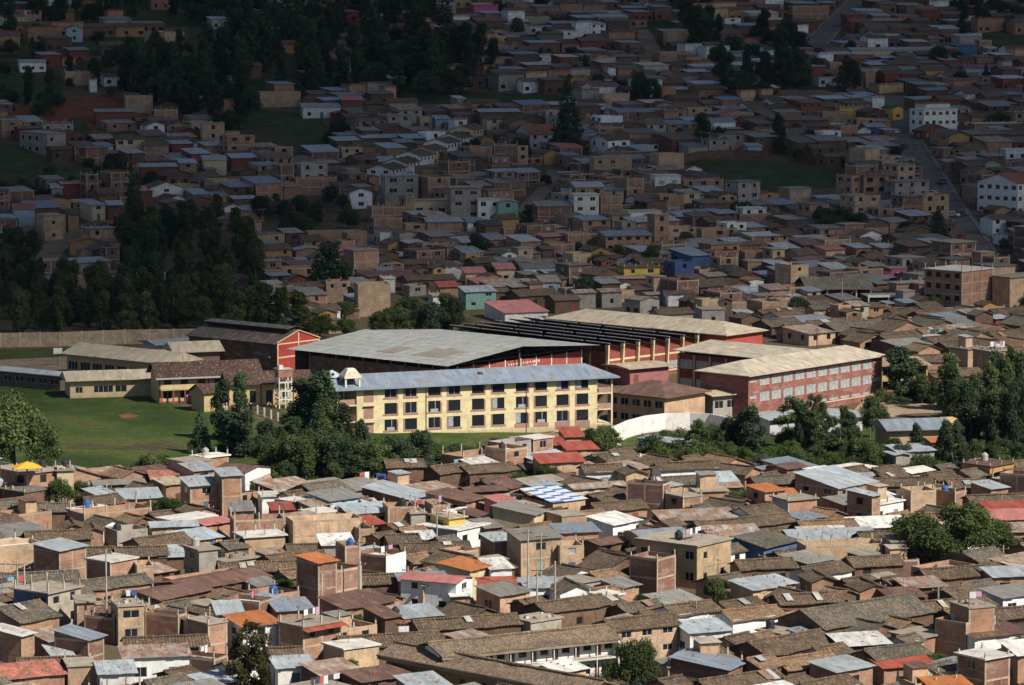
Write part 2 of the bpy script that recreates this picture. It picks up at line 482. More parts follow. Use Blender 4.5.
def slab_grid(b, P00, P10, P01, P11, step, thick, wob, mat, rng):
    """sloping roof surface with thickness; P00-P10 along the eave, P01-P11 along the ridge"""
    P00, P10, P01, P11 = map(Vector, (P00, P10, P01, P11))
    nx = max(1, int((P10-P00).length/step)); ny = max(1, int((P01-P00).length/step))
    nx = min(nx, 30); ny = min(ny, 10)
    base = len(b.v); k = b.mi(mat); sx = rng.random()*50
    for s in (0, 1):
        for j in range(ny+1):
            for i in range(nx+1):
                u, v = i/nx, j/ny
                p = (P00*(1-u)+P10*u)*(1-v)+(P01*(1-u)+P11*u)*v
                z = noise.noise(Vector((p.x*.35+sx, p.y*.35, 0)))*wob*2.2+rng.uniform(-1, 1)*wob*.5
                sag = -wob*1.6*math.sin(math.pi*u)*v
                q = p.copy(); q.z += z+sag
                if s: q.z -= thick
                elif wob > 0 and j == 0: q.z += rng.uniform(-.5, .5)*wob
                b.v.append(tuple(q))
    M = (nx+1)*(ny+1)
    for j in range(ny):
        for i in range(nx):
            a = base+j*(nx+1)+i
            b.f.append((a, a+1, a+nx+2, a+nx+1)); b.m.append(k)
            b.f.append((a+M+nx+1, a+M+nx+2, a+M+1, a+M)); b.m.append(k)
    def side(idx):
        for q in range(len(idx)-1):
            a, c = base+idx[q], base+idx[q+1]
            b.f.append((a, a+M, c+M, c)); b.m.append(k)
    side([i for i in range(nx+1)]); side([j*(nx+1)+nx for j in range(ny+1)])
    side([ny*(nx+1)+nx-i for i in range(nx+1)]); side([(ny-j)*(nx+1) for j in range(ny+1)])

def sheets(b, w0, w1, d0, d1, zf, mat, rng, swap=False, panel=.95, rag=.14, thick=.035):
    """corrugated sheets laid from y=d0 to y=d1 over x=w0..w1; zf(x,y) gives the height"""
    n = max(1, int(round((w1-w0)/panel)))
    rows = max(1, int(round((d1-d0)/3.2)))
    k = b.mi(mat)
    for i in range(n):
        xa, xb = w0+(w1-w0)*i/n, w0+(w1-w0)*(i+1)/n
        for r in range(rows):
            ya, yb = d0+(d1-d0)*r/rows, d0+(d1-d0)*(r+1)/rows
            if r == 0: ya -= rng.uniform(0, rag)
            if r == rows-1: yb += rng.uniform(0, rag)
            dz = rng.uniform(0, .02)+.022*r+(i % 2)*.008
            p = [(xa, ya), (xb+.03, ya), (xb+.03, yb+(.12 if r < rows-1 else 0)), (xa, yb+(.12 if r < rows-1 else 0))]
            q = []
            for z in (-thick, 0):
                for x, y in p:
                    zz = zf(x, y)+dz+z
                    q.append((y, x, zz) if swap else (x, y, zz))
            if swap: q = [q[0], q[3], q[2], q[1], q[4], q[7], q[6], q[5]]
            b.hexa(q, mat)
# ------------------------------------------------------------------ houses
FOOT = []      # placed footprints: (cx, cy, corners, screen rect)
STORY = {1: 'one-storey', 2: 'two-storey', 3: 'three-storey', 4: 'four-storey'}
ROOFWORD = dict(tile='mossy brown tile roof', greytile='grey tile roof', redtile='red tile roof', newtile='warm brown tile roof', silver='silver sheet roof', bluegrey='blue-grey sheet roof',
    white='white sheet roof', brownsheet='brown sheet roof', pink='pink roof', red='red sheet roof', orange='orange roof', cream='cream sheet roof', rustpatch='rust-streaked sheet roof',
    tan='tan rusty roof', slab='flat concrete roof', slabwhite='pale flat roof', slabgrey='dark grey flat roof', redpatch='red patched roof', greysheet='grey sheet roof', darksheet='black sheet roof', bluetarp='blue roof')
WALLWORD = dict(brick='brick', palebrick='pale brick', darkbrick='dark brick', adobe='adobe', grey='grey', concrete='concrete', cream='cream', white='white', yellow='yellow', blue='blue',
    lightblue='pale blue', pink='pink', lilac='lilac', red='dark red', orange='orange', green='pale green', ochre='ochre', magenta='magenta', purple='purple')

def corners(P, a, w, d, m=0.0):
    ca, sa = math.cos(a), math.sin(a)
    return [(P[0]+ca*x-sa*y, P[1]+sa*x+ca*y) for x, y in ((m, m), (w-m, m), (w-m, d-m), (m, d-m))]

def sat(A, B):
    for Q in (A, B):
        for i in range(4):
            ex, ey = Q[(i+1) % 4][0]-Q[i][0], Q[(i+1) % 4][1]-Q[i][1]
            pa = [p[0]*-ey+p[1]*ex for p in A]; pb = [p[0]*-ey+p[1]*ex for p in B]
            if max(pa) <= min(pb) or max(pb) <= min(pa): return False
    return True

def tank(parent_loc, rng, kind='black', s=1.0):
    t = empty('water_tank', parent_loc)
    col = {'black': (.025, .025, .027), 'blue': (.03, .11, .36), 'grey': (.38, .37, .35), 'white': (.7, .7, .68)}[kind]
    b = MB(); b.lathe([(.0, 0), (.55, 0), (.57, .1), (.55, .2), (.57, .4), (.55, .6), (.57, .8), (.54, .95), (.3, 1.15), (.22, 1.2)], 'paint', 12)
    b.build('body', t, col)
    b = MB(); b.lathe([(.25, 1.19), (.25, 1.27), (.1, 1.31)], 'paint', 10); b.build('lid', t, tuple(c*.8 for c in col))
    b = MB()
    b.tube((.55, 0, .12), (.75, 0, .12), .03, .03, 'metal_dark'); b.tube((.75, 0, .12), (.75, 0, -.3), .03, .03, 'metal_dark'); b.build('pipe', t)
    t.scale = (s, s, s)
    reg(t, {'black': 'black round plastic water tank', 'blue': 'bright blue water tank', 'grey': 'grey cylindrical water tank', 'white': 'white round water tank'}[kind]+' on a roof', 'water tank', 'water tanks on the roofs')
    return t

def house(P, a, w, d, h, kind, wall, roof, rng, o='', px=None, py=None, label=None, name=None, far=False, group=None):
    """P: ground point under the near corner; local x runs along the right-hand face, y along the left-hand face"""
    o = o.split()
    ns = max(1, int(round(h/2.75)))
    if name is None:
        if kind in 'GR' and roof in ('tile', 'greytile', 'redtile', 'newtile'): name = 'adobe_house' if wall == 'adobe' else 'tiled_house'
        elif wall in ('brick', 'palebrick', 'darkbrick'): name = 'brick_house' if kind == 'F' else 'unfinished_brick_house' if kind == 'P' else 'brick_shed' if ns == 1 else 'brick_house'
        elif kind in 'GRM' and wall in ('adobe', 'grey', 'concrete', 'red'): name = 'tin_roofed_house'
        elif wall in ('white', 'cream', 'yellow', 'blue', 'lightblue', 'pink', 'lilac', 'red', 'green', 'ochre', 'orange', 'magenta', 'purple'): name = 'painted_house'
        else: name = 'concrete_house'
    t = empty(name, P, a)
    wm = WALLMAT.get(wall, 'plaster'); wc = COL[wall]
    j = rng.uniform(.86, 1.14); wc = tuple(c*j*rng.uniform(.97, 1.03) for c in wc)
    rmat, rc = ROOF[roof]; j = rng.uniform(.85, 1.15); rc = tuple(c*j for c in rc)
    lw = [q[2:] for q in o if q.startswith('l=')]; lwall = lw[0] if lw else None
    fw = [q[2:] for q in o if q.startswith('f=')]; fwall = fw[0] if fw else None
    zb = -3.0
    # --- openings
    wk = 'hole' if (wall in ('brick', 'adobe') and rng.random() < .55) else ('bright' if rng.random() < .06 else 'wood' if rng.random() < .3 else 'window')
    def ops_for(L, tag, pb, door):
        if tag+'b' in o: return []
        blank = rng.random() < pb if tag+'w' not in o and tag+'W' not in o else False
        return auto_ops(L, h, rng, wk, blank, door, big=(tag+'W' in o), grid=('g' in o))
    fop = ops_for(w, 'f', .32 if wall in ('brick', 'palebrick', 'darkbrick', 'adobe') else .1, rng.random() < .4)
    lop = ops_for(d, 'l', .36 if wall in ('brick', 'palebrick', 'darkbrick', 'adobe') else .25, rng.random() < .35)
    rop = ops_for(d, 'r', .75, False) if not far else []
    b = MB()
    top = h
    if kind == 'P': top = h
    wall_face(b, (0, 0), (1, 0), w, zb, top, fop, wm if not fwall else 'plaster')
    wall_face(b, (0, d), (0, -1), d, zb, top, lop, wm)
    wall_face(b, (w, 0), (0, 1), d, zb, top, rop, wm)
    wall_face(b, (w, d), (-1, 0), w, zb, top, [], wm)
    th = .16
    slope = 0
    if kind in 'FM': pass
    if kind == 'G':
        rise = d/2*math.tan(RAD(19 if 'tile' in roof else 10))
        rise = min(rise, 3.2)
        b.poly([(0, d, top), (0, 0, top), (0, d/2, top+rise)], wm); b.poly([(w, 0, top), (w, d, top), (w, d/2, top+rise)], wm)
    if kind == 'R':
        rise = min(w/2*math.tan(RAD(19 if 'tile' in roof else 10)), 3.2)
        b.poly([(0, 0, top), (w, 0, top), (w/2, 0, top+rise)], wm); b.poly([(w, d, top), (0, d, top), (w/2, d, top+rise)], wm)
    if kind == 'M':
        slope = math.tan(RAD(rng.uniform(5, 10))); up = d*slope
        if up > 1.6: up = 1.6; slope = up/d
        b.poly([(0, d, top), (0, 0, top), (0, d, top+up)], wm); b.poly([(w, 0, top), (w, d, top), (w, d, top+up)], wm)
        b.poly([(w, d, top), (0, d, top), (0, d, top+up), (w, d, top+up)], wm)
    if kind == 'P':
        zt = top-rng.uniform(.5, 1.0)
        for (x0, y0, x1, y1) in ((th, th, w-th, th), (w-th, th, w-th, d-th), (w-th, d-th, th, d-th), (th, d-th, th, th)):
            b.poly([(x1, y1, zt-.05), (x0, y0, zt-.05), (x0, y0, top), (x1, y1, top)], wm)
        b.poly([(0, 0, top), (w, 0, top), (w-th, th, top), (th, th, top)], wm); b.poly([(w, 0, top), (w, d, top), (w-th, d-th, top), (w-th, th, top)], wm)
        b.poly([(w, d, top), (0, d, top), (th, d-th, top), (w-th, d-th, top)], wm); b.poly([(0, d, top), (0, 0, top), (th, th, top), (th, d-th, top)], wm)
    b.build('wall', t, wc)
    if lwall or fwall:
        # painted faces are a thin render coat set proud of the masonry
        for L, O_, D_, ops, colr, nm in ((d, (0, d), (0, -1), lop, lwall, 'l'), (w, (0, 0), (1, 0), fop, fwall, 'f')):
            if not colr: continue
            q = MB(); off = -.02
            Ox, Oy = O_[0]+D_[1]*.02, O_[1]-D_[0]*.02
            wall_face(q, (Ox, Oy), D_, L, -.5, top-.02, ops, 'plaster', .02)
            q.build('painted_front', t, COL[colr])
    dcol = rng.choice(((.16, .09, .05), (.1, .06, .04), (.09, .13, .2), (.3, .06, .04), (.3, .3, .3)))
    put_openings(t, (0, 0), (1, 0), fop, dcol); put_openings(t, (0, d), (0, -1), lop, dcol); put_openings(t, (w, 0), (0, 1), rop, dcol)
    # --- concrete frame of brick houses
    if wall in ('brick', 'palebrick', 'darkbrick') and (kind in 'FP' or ns > 1) and 'nf' not in o:
        q = MB(); e = .012; cw = .24
        n = max(1, int(round(w/3.6))); nd = max(1, int(round(d/3.6)))
        xs = [w*i/n for i in range(n+1)]; ys = [d*i/nd for i in range(nd+1)]
        hit = lambda c, ops: any(p[0]-.13 < c < p[1]+.13 for p in ops)
        for i, x in enumerate(xs):
            x0 = min(max(x-cw/2, 0), w-cw)
            if i in (0, n) or not hit(x, fop):
                q.box(x0+(0 if i else -e), -e, zb, x0+cw+(e if i == n else 0), .1, top-.001, 'concrete')
        for i, y in enumerate(ys):
            y0 = min(max(y-cw/2, 0), d-cw)
            if i == 0: continue
            if i == nd or not hit(d-y, lop): q.box(-e, y0, zb, .1, y0+cw, top-.001, 'concrete')
            if i == nd or not hit(y, rop): q.box(w-.1, y0, zb, w+e, y0+cw, top-.001, 'concrete')
        for k in range(1, ns+1):
            z = h*k/ns-.12
            if k == ns and kind == 'F': continue
            if k == ns: z = top-.2
            q.box(cw, -e*.7, z-.12, w-cw, .09, z+.12, 'concrete')
            q.box(-e*.7, cw, z-.12, .09, d-cw, z+.12, 'concrete')
        jj = rng.uniform(.8, 1.1); q.build('concrete_frame', t, tuple(c*jj for c in (.44, .35, .26)))
    # --- roofs
    ov = .35
    if kind == 'G':
        q = MB(); dr = rise/(d/2)
        wob = .075 if 'tile' in roof else .0
        if 'tile' in roof:
            for (ya, yb) in ((-ov, d/2), (d+ov, d/2)):
                za = top-ov*dr+.03
                A, B_ = (-ov, ya, za), (w+ov, ya, za); Cc, Dd = (-ov, yb, top+rise+.03), (w+ov, yb, top+rise+.03)
                if ya > yb: A, B_, Cc, Dd = B_, A, Dd, Cc
                slab_grid(q, A, B_, Cc, Dd, 1.1 if not far else 2.5, .13, wob, rmat, rng)
            if not far:
                q.tube((-ov, d/2, top+rise+.06), (w+ov, d/2, top+rise+.02), .16, .16, rmat, 6)
        else:
            sheets(q, -ov, w+ov, -ov, d/2+.05, lambda x, y: top+.03+y*dr, rmat, rng)
            sheets(q, -ov, w+ov, d/2+.0, d+ov, lambda x, y: top+.03+(d-y)*dr, rmat, rng)
        q.build('roof', t, rc)
        if 'tile' in roof and not far and rng.random() < .12:
            for k in range(rng.randint(1, 2)):
                x = rng.uniform(.3, max(.4, w-1.6)); y = rng.uniform(0, d/2*.6); lx, ly = rng.uniform(.7, 1.3), min(rng.uniform(1.2, 2.6), d/2-y-.1)
                if ly < .5: continue
                q = MB(); z = lambda yy: top+.16+yy*dr
                q.hexa([(x, y, z(y)), (x+lx, y, z(y)), (x+lx, y+ly, z(y+ly)), (x, y+ly, z(y+ly)), (x, y, z(y)+.04), (x+lx, y, z(y)+.04), (x+lx, y+ly, z(y+ly)+.04), (x, y+ly, z(y+ly)+.04)], 'metal_sheet')
                q.build('patch_sheet', t, rng.choice(((.45, .46, .45), (.34, .36, .38), (.3, .2, .15), (.5, .5, .45))))
    elif kind == 'R':
        q = MB(); dr = rise/(w/2)
        if 'tile' in roof:
            za = top-ov*dr+.03
            slab_grid(q, (-ov, d+ov, za), (-ov, -ov, za), (w/2, d+ov, top+rise+.03), (w/2, -ov, top+rise+.03), 1.1 if not far else 2.5, .13, .055, rmat, rng)
            slab_grid(q, (w+ov, -ov, za), (w+ov, d+ov, za), (w/2, -ov, top+rise+.03), (w/2, d+ov, top+rise+.03), 1.1 if not far else 2.5, .13, .055, rmat, rng)
            if not far: q.tube((w/2, -ov, top+rise+.04), (w/2, d+ov, top+rise+.04), .16, .16, rmat, 6)
        else:
            sheets(q, -ov, d+ov, -ov, w/2+.05, lambda y, x: top+.03+x*dr, rmat, rng, swap=True)
            sheets(q, -ov, d+ov, w/2, w+ov, lambda y, x: top+.03+(w-x)*dr, rmat, rng, swap=True)
        q.build('roof', t, rc, swap=True)
    elif kind == 'M':
        q = MB()
        if 'tile' in roof: slab_grid(q, (-ov, -ov-.1, top+.03-ov*slope), (w+ov, -ov-.1, top+.03-ov*slope), (-ov, d+.2, top+.03+d*slope), (w+ov, d+.2, top+.03+d*slope), 1.1 if not far else 2.5, .13, .05, rmat, rng)
        else: sheets(q, -ov, w+ov, -ov, d+.2, lambda x, y: top+.04+y*slope, rmat, rng)
        q.build('roof', t, rc)
        if not far and rng.random() < .6:
            q = MB()
            for k in range(rng.randint(3, 9)):
                x, y = rng.uniform(.3, w-.3), rng.uniform(.3, d-.3); s_ = rng.uniform(.1, .22); z = top+.07+y*slope
                q.box(x, y, z, x+s_, y+s_*.8, z+s_*.6+.03, 'adobe')
            q.build('ballast_stone', t, (.26, .19, .13))
    elif kind == 'F':
        q = MB(); s_ = rng.uniform(.1, .35)
        q.box(-s_, -s_, top, w+s_, d+s_, top+.2, rmat)
        q.build('roof', t, rc if rmat == 'concrete' else rc)
        if rmat != 'concrete': pass
    elif kind == 'P':
        q = MB(); q.box(th, th, zt-.2, w-th, d-th, zt, 'concrete'); q.build('roof', t, rc if rmat == 'concrete' else (.4, .36, .3))
    ztop = {'F': top+.2, 'P': (zt if kind == 'P' else top)}.get(kind, top)
    # --- roof life
    if kind in 'FP' and 'nc' not in o:
        if rng.random() < .42 or 'cols' in o:
            n = max(1, int(round(w/3.6))); nd = max(1, int(round(d/3.6))); hc = rng.uniform(.6, 1.5) if 'cols' not in o else 2.0
            base = top if kind == 'P' else ztop
            for i in range(n+1):
                for jx in ((0, nd) if far else range(nd+1)):
                    if i not in (0, n) and jx not in (0, nd): continue
                    x, y = min(max(w*i/n, .14), w-.14), min(max(d*jx/nd, .14), d-.14)
                    q = MB(); hh = hc*rng.uniform(.8, 1.1)
                    q.box(-.09, -.09, 0, .09, .09, hh*.6, 'concrete')
                    for sx in (-.07, .07):
                        for sy in (-.07, .07): q.box(sx-.012, sy-.012, hh*.6, sx+.012, sy+.012, hh, 'metal_dark')
                    q.build('column', t, (.45, .4, .33), loc=(x, y, base))
        if not far and rng.random() < .13 and w > 4 and d > 4:
            # a small stair hut on the terrace
            q = MB(); hx, hy = rng.uniform(.4, w-3), rng.uniform(d*.35, d-2.6); hw_, hd_ = rng.uniform(1.8, 2.6), 2.2
            q.box(hx, hy, ztop-.02, hx+hw_, hy+hd_, ztop+2.1, 'brick', top=False); q.build('stair_hut', t, COL['palebrick'])
            q = MB(); sheets(q, hx-.2, hx+hw_+.2, hy-.25, hy+hd_+.2, lambda x, y: ztop+2.13+(y-hy)*.08, 'metal_sheet', rng); q.build('hut_roof', t, ROOF[rng.choice(('silver', 'brownsheet', 'rustpatch', 'greysheet'))][1])
        if not far and rng.random() < .3:
            q = MB()
            for k in range(rng.randint(4, 12)):
                x, y = rng.uniform(.4, w-.8), rng.uniform(.4, d-.8); s_ = rng.uniform(.15, .5)
                q.box(x, y, ztop+.002, x+s_, y+s_*rng.uniform(.5, 1), ztop+s_*rng.uniform(.4, 1.2), rng.choice(('brick', 'wood', 'concrete')))
            q.build('building_material', t, rng.choice(((.35, .25, .18), (.2, .2, .2), (.5, .48, .44))))
    Rm = Matrix.Rotation(a, 3, 'Z')
    def wp(x, y, z): return Vector(P)+Rm @ Vector((x, y, z))
    if kind in 'FP' and not far:
        if rng.random() < .3 or 'tank' in o:
            tank(wp(rng.uniform(.8, max(.9, w-.8)), rng.uniform(d*.4, max(.9, d-.8)), ztop), rng, rng.choice(('black', 'black', 'black', 'blue', 'grey')))
        if rng.random() < .16:
            laundry(wp(w*.2, d*.3, ztop), a+rng.uniform(-.2, .2), min(w*.6, 4), rng)
    if 'awn' in o or 'awnred' in o or 'awnorange' in o:
        cc = ROOF['red'][1] if 'awnred' in o else ROOF['orange'][1] if 'awnorange' in o else ROOF['silver'][1]
        q = MB(); sheets(q, -.3, w+.3, -1.0, .3, lambda x, y: top-.1+y*.25, 'metal_sheet', rng); q.build('awning', t, cc)
    if not far and rng.random() < .14 and w > 3 and d > 3:
        an = empty('tv_antenna', wp(w*rng.uniform(.3, .7), d*.5, top+(rise if kind in 'GR' else .2)), rng.uniform(0, 3))
        q = MB(); q.tube((0, 0, -.3), (0, 0, 2.2), .025, .025, 'metal_dark', 5); q.build('mast', an)
        q = MB(); q.tube((-.7, 0, 2.1), (.7, 0, 2.1), .02, .02, 'metal_dark', 4)
        for k in range(5): q.tube((-.6+.3*k, -.4+.05*k, 2.1), (-.6+.3*k, .4-.05*k, 2.1), .014, .014, 'metal_dark', 4)
        q.build('aerial', an); reg(an, 'thin metal television aerial on a rooftop', 'aerial', 'television aerials')
    # --- label phrase
    ww = WALLWORD[fwall or wall]
    look = f"{STORY[min(4, ns)]} {ww} house with {ROOFWORD[roof]}" if kind in 'GRM' else (f"{STORY[min(4, ns)]} {ww} house with {ROOFWORD[roof]}" if kind == 'F' else f"{STORY[min(4, ns)]} {ww} house with open walled terrace")
    if name == 'brick_shed': look = look.replace(' house ', ' shed ')
    if px is None:
        c = proj(wp(w/2, d/2, h*.6)); px, py = c[0], c[1]
    reg(t, look, 'shed' if name == 'brick_shed' else 'house', group or 'houses of the town', label, px, py)
    cs = corners(P, a, w, d)
    xs = [proj((x, y, P[2]))[0] for x, y in cs]
    yb = proj(P)[1]; yt = proj((P[0], P[1], P[2]+h))[1]
    FOOT.append((P[0], P[1], cs, (min(xs), yt, max(xs), yb), math.hypot(w, d)))
    return t

def laundry(loc, rz, L, rng):
    t = empty('clothes_line', loc, rz)
    q = MB(); q.tube((0, 0, 0), (0, 0, 1.7), .03, .03, 'metal_dark', 5); q.tube((L, 0, 0), (L, 0, 1.7), .03, .03, 'metal_dark', 5); q.tube((0, 0, 1.65), (L, 0, 1.65), .012, .012, 'metal_dark', 4); q.build('line_frame', t)
    x = .15
    while x < L-.5:
        cw_ = rng.uniform(.35, .9); hh = rng.uniform(.5, 1.1)
        q = MB(); q.box(0, -.015, -hh, cw_, .015, 0, 'paint'); q.build('cloth', t, rng.choice(((.7, .7, .7), (.06, .1, .3), (.5, .08, .07), (.6, .6, .65), (.05, .05, .06), (.5, .3, .4), (.15, .35, .4))), loc=(x, 0, 1.64))
        x += cw_+rng.uniform(.02, .2)
    reg(t, 'washing on a rooftop line', 'clothes line', 'washing lines')

def Hs(spec, far=False):
    """house from its picture corners: (kind, xl, xc, xr, ytop, h, wall, roof[, angle[, options[, label]]])"""
    kind, xl, xc, xr, yt, h, wall, roof = spec[:8]
    a = spec[8] if len(spec) > 8 and spec[8] is not None else (44 if yt > 440 else 28)
    o = spec[9] if len(spec) > 9 else ''
    label = spec[10] if len(spec) > 10 else None
    rng = random.Random(int(xl*7+xr*13+yt*31))
    P = at_top(xc, yt, h); s = scale_at(P)
    ar = RAD(min(72, a+5))
    w = max(2.2, (xr-xc)/s/math.cos(ar))
    L = max(0, (xc-xl)/s)
    d = L/math.sin(ar)
    mind = 4.5 if yt > 440 else 5.5
    if d < mind:
        d = mind; ar = max(RAD(12), math.asin(min(1, max(.2, L/d)))); w = max(2.2, (xr-xc)/s/math.cos(ar))
    d = min(d, 26)
    return house(P, ar, w, d, h, kind, wall, roof, rng, o, (xl+xr)/2, yt, label, far=far)
